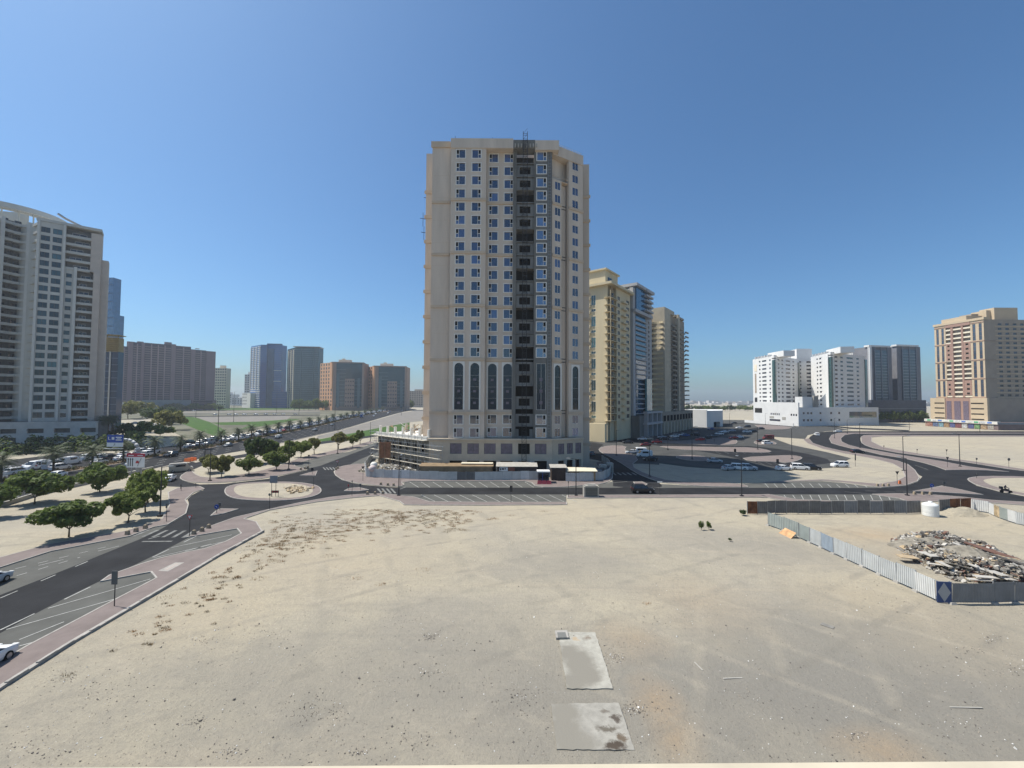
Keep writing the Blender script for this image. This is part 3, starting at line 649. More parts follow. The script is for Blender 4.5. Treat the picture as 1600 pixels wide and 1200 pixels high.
# bevelled end: two facets with a notch between
FC = Frame((u3, 109.4), (XA(911, 115), 115))
cA, cN0, cN1 = FC.up(877), FC.up(877), FC.up(888.5)
RC = [z - .1 for z in ROW]
def bevel(u0, u1, uc, wd, n, skip=0):
    holes = [(uc - wd / 2, uc + wd / 2, z - 1.1, z + 1.1) for z in RC[skip:]] + [(uc - wd / 2, uc + wd / 2, AR[0], AR[1] - .3)]
    facade(T, FC, PODZ, zt - 2.9 if not skip else RC[skip] + 1.6, holes, M_tan, u0, u1, .35, n)
    for z in RC[skip:]: put(T, FC, uc - wd / 2, n, z - 1.1, 'pm', wd, 2.2, M_glt, M_trim)
    put(T, FC, uc - wd / 2, n, AR[0], 'a', wd, AR[1] - AR[0] - .3, M_glass, M_trim)
bevel(0, cA, FC.up(871), 1.9, 0, 2)
bevel(cN1, FC.L, FC.up(899), 2.1, 0)
fbox(T, 'notch_wall', M_tan, FC, cA, cN1, -4, -1.3, PODZ, RC[2] + 1.2)
fbox(T, 'notch_soffit', M_conc_grey, FC, 0, cN1 + .1, -4, -2.4, RC[2] + 1.3, zt - 2.9)
for i in (0, 1): put(T, FC, 1.2, -2.4, RC[i] - 1.1, 'pm', 1.7, 2.2, M_glt, M_trim)
b = MB(FC); b.box(.1, cN1 - .1, -.15, -.05, RC[2] + 2.4, RC[2] + 2.5); b.box(.1, cN1 - .1, -2.4, -.02, RC[2] + 1.45, RC[2] + 1.6)
b.build('terrace_slab', M_tan2, T)
fbox(T, 'roof_beam', M_tan, FC, .2, FC.L, -3, .2, zt - 3.2, zt - .35)
for z in zb:
    fbox(T, 'cornice', M_tan2, FC, .05, cA, 0, .25, z - .4, z + .32); fbox(T, 'cornice', M_tan2, FC, cN1, FC.L + .1, 0, .25, z - .4, z + .32)
    fbox(T, 'groove_shadow_strip', M_dark, FC, cA, cN1 - .1, -1.3, -1.22, z - .35, z - .15); fbox(T, 'groove_shadow_strip', M_dark, FC, cA, cN1 - .1, -1.3, -1.22, z + .5, z + .7)  # flat dark strips paint the shadow of grooves on the notch wall
# set-back wings
solid(T, 'wing', M_tan, [(XA(661.5, 116), 116), (-21.6, 116), (-21.6, 148), (XA(661.5, 116), 148)], 0, ZA(665, 240, 116))
solid(T, 'wing', M_tan, [(18.4, 118), (XA(921, 118), 118), (XA(921, 118), 148), (18.4, 148)], 0, zt - 1)
FW = Frame((XA(661.5, 116), 116), (-21.6, 116)); FR = Frame((18.4, 118), (XA(921, 118), 118))
for i in range(11): fbox(T, 'cornice', M_tan2, FW, -.35, FW.L, 0, .3, 6 + i * 7.1, 6.9 + i * 7.1)
for i in range(11): fbox(T, 'cornice', M_tan2, FR, .0, FR.L + .3, 0, .3, 6 + i * 7.1, 6.8 + i * 7.1)
# roof plant and rails
b = MB(F0)
for x in range(0, 22): b.box(-13.6 + x * .55, -13.45 + x * .55, -2.2, -2.1, zt, zt + .7)
b.box(-13.6, -1.8, -2.25, -2.05, zt + .7, zt + .85); b.box(-13, -3, -9, -4, zt, zt + .9)
for x, hh in ((-15.6, 1.6), (-5.6, 1.3), (-.2, 1.1)): b.box(x - .05, x + .05, -1.5, -1.4, zt, zt + hh)
for i in range(9):
    p = FC(.4 + i * 1.2, -.4, zt - .35); b2 = None
b.build('roof_rail', M_dark, T)
b = MB(FC)
for i in range(9): b.box(.3 + i * 1.2, .36 + i * 1.2, -.5, -.44, zt - .35, zt + .55)
b.box(.2, FC.L, -.5, -.44, zt + .5, zt + .56); b.build('roof_rail', M_steel, T)
b = MB()
for x, z in ((-25.3, 66), (-25.6, 70), (-24.6, 76)): b = MB(); b.bar((x + 1.8, 117, z), (x - .8, 116.6, z + .3), .12, .12); b.bar((x, 116.8, z - 2), (x, 116.8, z + 2), .1, .1); b.build('cradle_bracket', M_dark, T)
# podium: bigger openings, loading level in shade
ph0, ph1 = ZA(740, 709, 108), ZA(740, 692.5, 108)
pw = [(XA(x, 107.7) - 1.5, XA(x, 107.7) + 1.5, ph0, ph1) for x in (713, 740, 766, 792, 819, 845)]
gd = [(XA(x, 107.7) - 1.6, XA(x, 107.7) + 1.6, .3, 3.1) for x in (713, 740, 766, 792, 819, 845)]
facade(T, F0, 0, PODZ, pw + gd, M_pod, XA(671, 107.7), u3, .4, .3)
for i, h in enumerate(pw):
    if i != 4: put(T, F0, h[0], .3, h[2], 'pm', 3., ph1 - ph0, M_filmg, M_wet)
fbox(T, 'podium_cornice', M_pod, F0, XA(671, 107.7) - .2, u3 + .2, .3, .75, PODZ - .45, PODZ)
FP = Frame((u3, 107.9), (XA(911, 112.5), 112.5))
ph = [(FP.up(x) - .95, FP.up(x) + .95, ph0 - .2, ph1 - .1) for x in (877, 890.5, 903.5)]
facade(T, FP, 0, PODZ, ph + [(a, c, .3, 3.) for a, c, _, _ in ph], M_pod, 0, FP.L, .4, 0)
for a, c, d, e in ph: put(T, FP, a, 0, d, 'pm', c - a, e - d, M_filmg, M_wet)
fbox(T, 'podium_cornice', M_pod, FP, 0, FP.L, 0, .35, PODZ - .45, PODZ)
solid(T, 'podium_core', M_ceil, [(-21.6, 108.7), (10, 108.7), (18.3, 113.4), (18.3, 117), (-21.6, 117)], 0, PODZ - .5)
# rack-and-pinion hoist mast in front of the open bay
HM = empty('construction_hoist', (XA(819, 108.2), 107.6, 0), 'dark lattice hoist mast climbing the grey open bay of the beige tower', 'hoist')
b = MB(); x, y = XA(819, 108.2), 107.6
for dx in (-.55, .55):
    for dy in (-.35, .35): b.box(x + dx - .06, x + dx + .06, y + dy - .06, y + dy + .06, 0, zt + 1.6)
z = .5
while z < zt + 1.5:
    b.box(x - .55, x + .55, y - .38, y - .32, z, z + .07); b.box(x - .55, x + .55, y + .32, y + .38, z, z + .07); b.bar((x - .55, y - .36, z), (x + .55, y - .36, z + 1.4), .05, .05); z += 1.45
b.build('mast', M_dark, HM)
for i, z in enumerate(STZ[::2]):
    b = MB(); b.bar((x - .4, y + .3, z), (x - .9, 109.6, z), .1, .1); b.bar((x + .4, y + .3, z), (x + .9, 109.6, z), .1, .1); b.build('wall_tie', M_dark, HM)
b = MB(); b.box(x - 1.9, x - .65, y - .7, y + .7, .3, 2.9); b.build('cage', M_steel, HM); b = MB(); b.box(x + .65, x + 1.9, y - .7, y + .7, .3, 2.9); b.build('cage', M_offw, HM)
# ------------------------------------------------------------------ the unfinished low block with scaffolding, left of the tower
LB = empty('unfinished_block', (-30, 115, 0), 'bare concrete low block with white stub columns on its roof slab beside the beige tower', 'building')
FL = Frame((XA(592, 125), 125), (XA(672, 108.4), 108.4))
for i, z in enumerate((4.2, 8.4)):
    b = MB(FL); b.box(-1 if i else 0, FL.L, -16, .9 if i else .2, z - .3, z + .15); b.build('floor_slab', M_offw if i else M_conc, LB)
nb = 7
holes = []
for k in range(nb):
    a = .6 + k * (FL.L - 1) / nb
    for z in (.6, 4.9): holes.append((a, a + 1.7, z, z + 2.2))
facade(LB, FL, 0, 8.05, holes, mat('block_wall', (.21, .195, .165), .9, .3, .5), 0, FL.L, .4, 0)
b = MB(FL); b.box(.2, FL.L - .2, -16, -.9, 0, 8.0); b.build('interior', M_ceil, LB)
for k in range(7):
    b = MB(FL); u = .5 + k * (FL.L - 1.5) / 6; b.box(u, u + .55, -.6, 0, 8.55, 10.9); b.build('stub_column', M_offw, LB)
for k in range(5):
    b = MB(FL); u = 2 + k * 4; b.box(u, u + .5, -8.6, -8, 8.55, 11.2); b.build('stub_column', M_conc, LB)
b = MB(FL); b.box(0, FL.L, .55, .85, 8.56, 9.1); b.build('upstand', M_offw, LB)
b = MB(FL)
for k in range(40):
    u, n_ = random.uniform(2, FL.L), random.uniform(-14, -2); z0 = random.uniform(8.6, 10.8)
    b.bar((u, n_, z0), (u + random.uniform(-2.5, 2.5), n_ + random.uniform(-1, 1), z0 + random.uniform(-.3, 1.2)), .18, .12, random.choice((0, 0, 1)))
ob = b.build('formwork_timber', [M_wood, M_offw], LB); ob['kind'] = 'stuff'
SCF = empty('scaffolding', (-30, 114, 0), 'tube scaffold with pale plank decks wrapped round the low concrete block', 'scaffold')
nu = 11
for k in range(nu + 1):
    u = -.5 + k * (FL.L + 7) / nu
    for n_ in (1.0, 2.1):
        b = MB(FL); b.tube((u, n_, 0), (u, n_, 9.6 if u < FL.L else 7.5), .045, n=6); b.build('standard', M_steel, SCF)
for z in (2.0, 4.1, 6.2, 8.2):
    L_ = FL.L + 6.5 if z < 7 else FL.L
    b = MB(FL); b.box(-1.2, L_, 1.0, 2.0, z - .05, z + .02); b.build('deck', mat('deck_planks', (.50, .46, .38), .9, .2, 1.), SCF)
    for n_ in (1.0, 2.1):
        b = MB(FL); b.tube((-1.3, n_, z + 1.0), (L_ + .3, n_, z + 1.0), .035, n=5); b.build('guard_rail', M_steel, SCF)
b = MB(FL)
for k in range(0, nu, 2):
    u = -.5 + k * (FL.L + 7) / nu; b.tube((u, 2.15, .1), (u + (FL.L + 7) / nu, 2.15, 4.0), .035, n=5); b.tube((u + (FL.L + 7) / nu, 2.15, 4.1), (u, 2.15, 8.1), .035, n=5)
b.build('brace', M_steel, SCF)
# ------------------------------------------------------------------ grey tower with the roof ring, far left
M_gw = mat('grey_render', (.47, .47, .435), .85, .08, .3, streak=.2)
M_gwl = mat('grey_render_rib', (.53, .53, .495), .85, .06, .3)
M_balc = mat('balcony_recess', (.13, .13, .125), .9, .2, .4)  # dark grey for balcony recesses, their shade put into the colour
M_gteal = glassmat('glass_teal', (.016, .045, .06), .07, 1.55, .18, .25)
A0 = Vector((XA(46, 165), 165)); FA = Frame(A0, (XA(149, 177), 177))
LT = empty('apartment_tower', (-185, 175, 0), 'pale grey apartment tower with curved balconies and a slatted ring on its roof', 'tower')
U = FA.up
za, zbm = FA.zp(2, 352), FA.zp(2, 655)
NR = 23; sh = (za - zbm) / NR
rw = [(zbm + sh * i + .55, zbm + sh * i + 2.75) for i in range(NR)]
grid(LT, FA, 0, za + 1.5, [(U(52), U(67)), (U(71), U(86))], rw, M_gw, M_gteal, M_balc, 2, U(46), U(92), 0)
fbox(LT, 'rib', M_gwl, FA, U(46), U(50.5), 0, .5, 0, za + 1.6); fbox(LT, 'rib', M_gwl, FA, U(88), U(92), 0, .4, 0, za + 1.6)
zs5 = zbm + sh * 18.4
grid(LT, FA, 0, zs5, [(U(94.5), U(104))], [(a, b_ - .5) for a, b_ in rw[:18]], M_gw, M_gteal, M_balc, 1, U(92), U(109), -.4)
fbox(LT, 'rib', M_gwl, FA, U(107), U(112), -.4, .3, 0, zs5 + .5)
def balconies(root, f, u0, u1, zs, n, dep=2.0, par=1.0, m=None, mb=None, back=None, gl=None, pr=.12, th=.22):
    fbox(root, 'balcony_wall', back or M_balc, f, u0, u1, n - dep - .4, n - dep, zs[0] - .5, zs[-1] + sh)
    for i, z in enumerate(zs):
        b = MB(f); b.box(u0, u1, n - dep, n, z - th, z); b.box(u0, u1, n - pr, n, z, z + par)
        b.build('balcony', m or M_gw, root)
        w = (u1 - u0) * random.uniform(.4, .6); me = win_one(w, 2.1, gl or M_glass, M_offw, 2)
        inst('balcony_door', me, root, rel(f(u0 + (u1 - u0) * random.uniform(.08, .35), n - dep + .16, z + .02), root), f.ang)
zl = [zbm + sh * i + .2 for i in range(18)]
balconies(LT, FA, U(112), U(138), zl, -.2, 1.8, .75)
fbox(LT, 'side_pier', mat('warm_render', (.50, .44, .38), .85, .08, .3), FA, U(138), U(149), -6, .2, 0, zs5 - .5)
fbox(LT, 'upper_pier', MATS['warm_render'], FA, U(132), U(149), -6, -.3, zs5 - .5, za + .5)
zu = [zbm + sh * i + .2 for i in range(18, 23)]
balconies(LT, FA, U(92), U(132), [z + .5 for z in zu], -.1, 1.8, .8)
fbox(LT, 'roof_parapet', M_gw, FA, U(44), U(149), -7, .2, za + 1.6, za + 2.7)
fbox(LT, 'side_wing', MATS['warm_render'], FA, U(149), U(160.5), -6, -1.5, 0, FA.zp(20, 406))
# curved balcony front running out of the picture
cx = [(46, 165.3), (36, 168.5), (22, 168), (10, 166.2), (-6, 163.2), (-60, 155), (-110, 149)]
cp = [(XA(p, d), d) for p, d in cx]
for k in range(len(cp) - 1):
    fk = Frame(cp[k + 1], cp[k]); 
    if k == 1 or k == 4: fbox(LT, 'rib', M_gwl, fk, fk.L - 1.1, fk.L, -2, .4, 0, za + 2)
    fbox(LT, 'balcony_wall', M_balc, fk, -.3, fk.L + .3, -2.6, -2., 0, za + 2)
for i in range(24):
    z = zbm + sh * i + .2; b = MB()
    for k in range(len(cp) - 1):
        fk = Frame(cp[k + 1], cp[k]); b2 = MB(fk); b2.box(0, fk.L, 0, -2, z - .25, z); b2.box(0, fk.L, 0, -.15, z, z + .8); 
        j = len(b.v); b.v += b2.v; b.f += [tuple(j + q for q in t_) for t_ in b2.f]; b.m += b2.m
    b.build('balcony', M_gw, LT)
    for k in (1, 2, 3):
        fk = Frame(cp[k + 1], cp[k]); me = win_one(1.9, 2.2, M_glass, M_balc, 2); inst('balcony_door', me, LT, rel(fk(.3, -1.85, z + .05), LT), fk.ang)
solid(LT, 'core', M_gw, [tuple(A0 + FA.n * -3), FA(U(149), -6, 0)[:2], (-216, 215), (-235, 200), (-250, 165), (XA(-100, 158), 158), (XA(0, 170), 170)], 0, za + 1.2)
solid(LT, 'plant_room', M_gw, [(XA(-60, 172), 172), (XA(32, 176), 176), (XA(32, 184), 184), (XA(-60, 182), 182)], za, ZA(10, 333, 176))
# the ring
cxr, cyr = XA(71, 178) - 30.5, 178; ro, ri = 30.5, 25.5; zr = ZA(60, 339, 176)
b = MB(); N = 72
def ringpt(a, r_, z): return (cxr + r_ * math.cos(a), cyr + r_ * math.sin(a) * .7, z)
for k in range(N):
    a, c = 2 * math.pi * k / N, 2 * math.pi * (k + 1) / N
    for r0, r1, z0, z1 in ((ro, ro - .8, zr - .6, zr + 1.5), (ri, ri + .5, zr - .5, zr + 1.2)):
        b.hexa([ringpt(a, r0, z0), ringpt(c, r0, z0), ringpt(c, r1, z0), ringpt(a, r1, z0)], [ringpt(a, r0, z1), ringpt(c, r0, z1), ringpt(c, r1, z1), ringpt(a, r1, z1)])
b.build('roof_ring', M_gwl, LT)
for k in range(96):
    a = 2 * math.pi * k / 96
    b = MB(); b.bar(ringpt(a, ri + .3, zr + .5), ringpt(a, ro - .5, zr + .6), .22, .7)
    if abs(math.cos(a)) > -1 and math.sin(a) < .4 and math.cos(a) > -.5: b.build('ring_slat', M_gwl, LT)
for k in range(10):
    a = -math.pi * .55 + k * .22; b = MB(); p = ringpt(a, ri + .8, zr); b.tube((p[0], p[1], za), (p[0], p[1], zr), .25, n=6); b.build('ring_post', M_gwl, LT)
b = MB(); q0 = FA(U(72), -1, za + 2.7); q1 = FA(U(88), -2, za + 3.6); q2 = FA(U(111), -2, za + 2.8)
b.path([FA(U(76), -2, za + 6.4), FA(U(88), -2, za + 5.0), FA(U(111), -2, za + 3.2)], .45, 6); b.box(q2[0] - .6, q2[0] + .6, q2[1] - .6, q2[1] + .6, za + 1.5, za + 3.4); b.build('cleaning_cradle_arm', M_steel, LT)
FPd = Frame((XA(-260, 146), 146), (XA(152, 170), 170)); hp = 9.0
hol = []
for k in range(9):
    a = 3 + k * FPd.L / 9; hol += [(a, a + FPd.L / 9 * .62, 1.4, 3.0), (a, a + FPd.L / 9 * .62, 4.6, 6.4)]
facade(LT, FPd, 0, hp, hol, mat('podium_grey', (.42, .42, .40), .85, .12, .4), 0, FPd.L, .8, 0, 'podium_wall')
b = MB(FPd); b.box(0, FPd.L, -9, -1.5, 0, hp - .05); b.build('podium_core', M_balc, LT)
# ------------------------------------------------------------------ glass office with the gold lattice crown, and the blue tower behind it
def simple_tower(name, label, P0, P1, zt_, depth, m, bands=None, cat='tower'):
    f = Frame(P0, P1); c = f(f.L / 2, -depth / 2, 0); t = empty(name, (c[0], c[1], 0), label, cat)
    b = MB(f); b.box(0, f.L, -depth, 0, 0, zt_); b.build('core', m, t); return t, f
M_navy = glassmat('glass_navy', (.012, .04, .10), .06, 1.6, .18, .2)
M_gold = mat('gold_lattice', (.34, .26, .13), .7, .15, 1)
D2 = 225
OB, f2 = simple_tower('office_block', 'dark blue glass office block with gold lattice crown behind the grey tower', (XA(151, D2), D2), (XA(182, D2 + 2), D2 + 2), ZA(170, 549, D2), 4.5, M_navy)
z1, z2 = ZA(170, 549, D2), ZA(170, 527, D2)
b = MB(f2); b.box(.1, f2.L - .1, -4.4, -.3, z1, z2); b.build('crown_core', M_gold, OB)
for i in range(17):
    b = MB(f2); u = i * f2.L / 16; b.box(u - .12, u + .12, -.2, .1, z1, z2); b.build('lattice_bar', M_gold, OB)
for i in range(8):
    b = MB(f2); z = z1 + (z2 - z1) * i / 7; b.box(0, f2.L, -.2, .14, z - .12, z + .12); b.build('lattice_bar', M_gold, OB)
b = MB(f2); b.box(-.6, f2.L + .6, -5, .6, z2 + 1.2, z2 + 1.6); b.box(2, 2.3, -3, -2.7, z2, z2 + 1.2); b.box(f2.L - 2, f2.L - 1.7, -3, -2.7, z2, z2 + 1.2); b.build('roof_canopy', M_gold, OB)
zz = 4.0
while zz < z1:
    b = MB(f2); b.box(0, f2.L, 0, .12, zz, zz + .35); b.build('spandrel', mat('blue_spandrel', (.07, .12, .2), .3, .2, 1), OB); zz += 3.6
b = MB(f2); b.box(f2.L * .58, f2.L * .66, 0, .4, 3, z1); b.build('fin', M_steel, OB)
D3 = 300
BTW, f3 = simple_tower('office_tower', 'stepped blue glass tower rising behind the gold crowned office', (XA(158, D3), D3), (XA(173, D3), D3), ZA(170, 491, D3), 8, M_glassb)
b = MB(f3); b.box(0, XA(168, D3) - XA(158, D3), -7, -1, ZA(170, 491, D3), ZA(170, 433, D3)); b.build('upper_stage', M_glassb, BTW)
for i in range(16):
    b = MB(f3); z = ZA(170, 640 - i * 13, D3); 
    if z < ZA(170, 440, D3): b.box(-.1, f3.L if z < ZA(170, 491, D3) else XA(168, D3) - XA(158, D3), -.9 if z > ZA(170, 491, D3) else 0, -.85 if z > ZA(170, 491, D3) else .15, z, z + .5); b.build('floor_band', mat('navy_band', (.05, .085, .15), .4, .2, 1), BTW)
# ------------------------------------------------------------------ long mauve residential slab
M_mauve = mat('mauve_render', (.205, .155, .165), .85, .08, .1); M_mauve2 = mat('mauve_dark', (.085, .078, .10), .85, .2, .1); M_mrib = mat('mauve_rib', (.28, .215, .22), .85, .08, .1)
D4 = 600
MV = empty('residential_slab', (XA(262, D4), D4 + 10, 0), 'long mauve apartment slab with stepped roofline beyond the lawn', 'building')
F4 = Frame((XA(185, D4 - 40), D4 - 40), (XA(334, D4 + 45), D4 + 45)); V = F4.up
secs = [(185, 197, 541, 0), (197, 205, 535, 1), (205, 218, 535, 0), (218, 223, 536, 1), (223, 265, 537, 0), (265, 272, 538, 1), (272, 296, 541, 0), (296, 303, 546, 1), (303, 320, 547, 0), (320, 334.5, 549, 1)]
for a, c, y, kd in secs:
    zt4 = F4.zp(V((a + c) / 2), y)
    fbox(MV, 'wall_bay', M_mauve if kd else M_mauve2, F4, V(a), V(c), -6, 1.5 if kd else 0, 0, zt4)
    if not kd:
        n4 = 24
        for i in range(n4):
            z = 14 + (zt4 - 17) * i / n4
            fbox(MV, 'balcony', M_mauve, F4, V(a) + .5, V(c) - .5, 0, 1.4, z, z + 1.35)
        for k in range(1, max(2, int((c - a) / 9))):
            u = V(a) + (V(c) - V(a)) * k / max(2, int((c - a) / 9)); fbox(MV, 'rib', M_mrib, F4, u - .6, u + .6, 0, 1.8, 0, zt4 - 2)
for a, c, y in ((196, 208, 533), (212, 222, 533), (255, 266, 534), (304, 310, 544)): fbox(MV, 'plant_room', M_mauve, F4, V(a), V(c), -5, -2, F4.zp(V(a), 545), F4.zp(V(a), y))
fbox(MV, 'car_deck', mat('screen_panel', (.22, .25, .25), .8, .1, .2), F4, V(220), V(297), 1.5, 6, 2, 15); fbox(MV, 'car_deck', M_mauve, F4, V(186), V(219.6), 1.5, 6, 2, 15); fbox(MV, 'car_deck', M_mauve, F4, V(297.5), V(336), 1.5, 7, 0, 15)
for i in range(5): fbox(MV, 'deck_opening', M_black, F4, V(300), V(330), 7, 7.1, 2.2 + i * 2.6, 3.4 + i * 2.6)
for i, (a, c, z) in enumerate(((190, 195, 8), (197, 201, 5), (206, 212, 6), (213, 216, 9))): fbox(MV, 'shop_sign', M_white if i != 0 else M_offw, F4, V(a), V(c), 6, 6.3, z, z + 4)
# ------------------------------------------------------------------ other blocks along the avenue's far side
def slab_block(name, label, x0, x1, y, D, depth, m, gl, nfl, ncol, cat='building', rot=0., zb_=0., frac=.5):
    p0, p1 = (XA(x0, D), D), (XA(x1, D + rot), D + rot)
    zt_ = ZA((x0 + x1) / 2, y, D + rot / 2); f = Frame(p0, p1); c = f(f.L / 2, -depth / 2, 0)
    t = empty(name, (c[0], c[1], 0), label, cat)
    cw = f.L / ncol; fl = zt_ / nfl
    grid(t, f, zb_, zt_, [(i * cw + cw * .2, (i + 1) * cw - cw * .2) for i in range(ncol)], [(fl * i + fl * .25, fl * i + fl * (.25 + frac)) for i in range(1, nfl)], m, gl, m, 1, dep=.5)
    b = MB(f); b.box(.1, f.L - .1, -depth, -.9, 0, zt_ - .3); b.box(f.L * .3, f.L * .7, -depth * .7, -depth * .3, zt_ - .3, zt_ + fl); b.build('core', m, t)
    return t, f, zt_
M_cream = mat('cream_render', (.70, .62, .48), .85, .08, .1)
slab_block('apartment_block', 'small cream apartment block between the mauve slab and the blue tower', 335, 353, 575, 720, 11, M_cream, M_ceil, 15, 5)
slab_block('apartment_block', 'pale distant block just touching the blue glass tower', 381.5, 393, 585, 900, 12, M_offw, M_ceil, 14, 3)
def glass_tower(name, label, x0, xc, x1, ys, D, gl, side, band, nb_, dside=20):
    "a corner tower: lit side from x0 to the corner xc, glazed front from xc to x1"
    zt_ = ZA(xc, ys, D); C = (XA(xc, D), D); L_ = (XA(x0, D + dside), D + dside); Rr = (XA(x1, D + 6), D + 6)
    t = empty(name, (C[0], D + 12, 0), label, 'tower'); fl = Frame(L_, C); fr = Frame(C, Rr)
    solid(t, 'core', gl, [C, Rr, (Rr[0] + 2, D + 20), (L_[0] + 4, D + dside + 4), L_], 0, zt_)
    for i in range(1, nb_):
        z = zt_ * i / nb_
        fbox(t, 'floor_band', band, fr, 0, fr.L, 0, .25, z - .25, z + .25); fbox(t, 'floor_band', side, fl, 0, fl.L, 0, .3, z - .5, z + .5)
    return t, fl, fr, zt_
M_bband = mat('blue_band', (.07, .12, .24), .3, .15, .2); M_glb2 = glassmat('glass_blue_far', (.025, .09, .27), .06, 1.75, .18, .05); M_glg = glassmat('glass_green_far', (.018, .06, .075), .06, 1.65, .18, .05); M_gband = mat('green_band', (.09, .15, .16), .3, .15, .2)
t, fl, fr, zt_ = glass_tower('office_tower', 'blue glass office tower with white framed side wall beyond the lawn', 390.5, 405.5, 438.5, 538.5, 760, M_glb2, M_offw, M_bband, 34, 26)
fbox(t, 'glazed_bay', mat('blue_slate', (.05, .09, .15), .3, .3, .1), fr, fr.L * .32, fr.L * .64, 0, .6, 4, zt_ - 7); fbox(t, 'fin', M_bband, fr, fr.L * .3, fr.L * .325, 0, 2, 0, zt_ + 1)
for k in range(4): fbox(t, 'frame_rib', M_offw, fl, fl.L * k / 3.3, fl.L * k / 3.3 + 1.2, 0, 1, zt_ * .3, zt_ - 3)
fbox(t, 'roof_fin', M_bband, fr, fr.L * .3, fr.L, -3, .5, zt_, zt_ + 2.5)
for z in (.25, .42, .59): fbox(t, 'belt', M_offw, fr, fr.L * .64, fr.L, 0, .5, zt_ * z, zt_ * z + 1.2)
fbox(t, 'low_wing', M_glb2, fr, fr.L * .6, fr.L + 14, -14, 1.2, 0, ZA(440, 612, 760))
for i in range(6): fbox(t, 'low_wing_band', M_bband, fr, fr.L * .6, fr.L + 14, 1.2, 1.5, 4 + i * 4.4, 5 + i * 4.4)
fbox(t, 'patterned_annex', M_offw, fl, -14, fl.L * .55, -2, 8, 0, ZA(380, 614, 770))
for i in range(24): fbox(t, 'annex_window', M_ceil, fl, -13 + (i % 6) * 3.6 + (i // 6 % 2) * 1.6, -12 + (i % 6) * 3.6 + (i // 6 % 2) * 1.6, 8, 8.1, 6 + (i // 6) * 6, 9 + (i // 6) * 6)
t, fl, fr, zt_ = glass_tower('office_tower', 'dark green glass office tower with flat overhanging roof', 447.5, 459, 496.5, 543, 740, M_glg, mat('brown_side', (.22, .19, .17), .8, .2, .2), M_gband, 32, 30)
fbox(t, 'roof_canopy', M_offw, fr, -3, fr.L + 2, -24, 2, zt_ + 1.5, zt_ + 2.4); fbox(t, 'fin', M_gband, fr, fr.L * .26, fr.L * .285, 0, 1, 0, zt_); fbox(t, 'fin', M_gband, fr, fr.L * .78, fr.L * .80, 0, 1, 0, zt_)
for k in range(3): fbox(t, 'side_rib', M_cream, fl, fl.L * (.2 + k * .32), fl.L * (.2 + k * .32) + 1.8, 0, .8, 0, zt_ - 4)
M_brick = mat('orange_stone', (.60, .34, .19), .85, .08, .1); M_brick2 = mat('brown_stone', (.36, .26, .20), .85, .1, .1)
def hotel(label, x0, xc, x1, y0, D, gap):
    zt_ = ZA(xc, y0, D); C = (XA(xc, D), D); L_ = (XA(x0, D + 26), D + 26); Rr = (XA(x1, D + 10), D + 10)
    t = empty('hotel_block', (C[0], D + 15, 0), label, 'building'); fl = Frame(L_, C); fr = Frame(C, Rr)
    solid(t, 'core', M_brick2, [(C[0] + .6, C[1] + .8), (Rr[0], Rr[1] + .8), (Rr[0], D + 32), (L_[0] + 4, D + 34), (L_[0] + .8, L_[1])], 0, zt_ - .5)
    nf = 13; fh = zt_ / nf; cw = fl.L / 5
    grid(t, fl, 0, zt_, [(i * cw + cw * .3, (i + 1) * cw - cw * .25) for i in range(5)], [(fh * i + .9, fh * i + fh - .9) for i in range(1, nf)], M_brick, M_glass, M_brick)
    cw = fr.L / 14
    fbox(t, 'curtain_wall', glassmat('glass_hotel', (.018, .055, .07), .07, 1.6, .18, .1), fr, fr.L * .12, fr.L * .94, 0, .4, 6, zt_ - 1)
    for i in range(2, nf - 1): fbox(t, 'floor_band', M_gband, fr, fr.L * .12, fr.L * (.42 if i > 8 else .94), .4, .7, fh * i, fh * i + .8)
    for a, c, top in ((.14, .22, .76), (.80, .88, .68)): fbox(t, 'pilaster', M_gband, fr, fr.L * a, fr.L * c, .4, 1.2, 4, zt_ * top)
    b_u0, b_u1 = fr.L * .40, fr.L * .70
    fbox(t, 'stone_panel', M_brick2, fr, b_u0, b_u1, .4, 1.3, 4, zt_ * .66)
    for i in range(7):
        for j in range(4): fbox(t, 'window', M_glass, fr, b_u0 + (j + .25) * (b_u1 - b_u0) / 4, b_u0 + (j + .75) * (b_u1 - b_u0) / 4, 1.3, 1.4, 6 + i * zt_ * .085, 6 + i * zt_ * .085 + 2.2)
    fbox(t, 'corner_pier', M_brick, fl, fl.L - 6, fl.L + .2, 0, 1.2, zt_ * (.0 if gap else .45), zt_ + .5); fbox(t, 'end_pier', M_brick2, fr, fr.L * .94, fr.L, 0, .8, 0, zt_)
    b = MB(fr); b.box(fr.L * .15, fr.L * .55, -20, -8, zt_ - .5, zt_ + 5); b.box(fr.L * .25, fr.L * .35, -16, -10, zt_ + 5, zt_ + 7); b.build('plant_room', M_cream, t)
    b = MB(fr); b.box(-2, fr.L, -20, 1.4, zt_ - .45, zt_ + .7); b.build('roof_edge', M_brick2, t)
hotel('orange stone hotel block with dark glass front, nearer the green tower', 499.5, 519, 568, 566, 640, 0)
hotel('orange stone hotel block with dark glass front, nearer the beige tower', 568.5, 585, 635, 572, 655, 1)
slab_block('apartment_block', 'low pale block at the far end of the avenue', 636, 668, 611, 900, 40, mat('far_cream', (.42, .37, .31), .9, .1, .1), M_ceil, 9, 9)
slab_block('apartment_block', 'small brown block showing between the green tower and the orange hotel', 493, 503, 606, 800, 20, M_brick2, M_ceil, 7, 3)
for i, (a, c, y, D, lb) in enumerate(((362, 383, 622, 1000, 'low white house among the towers, left of the patterned annex'), (340, 362, 616, 1050, 'low grey house row beyond the cream block'))):
    slab_block('low_house', lb, a, c, y, D, 30, M_offw, M_ceil, 5, 5)
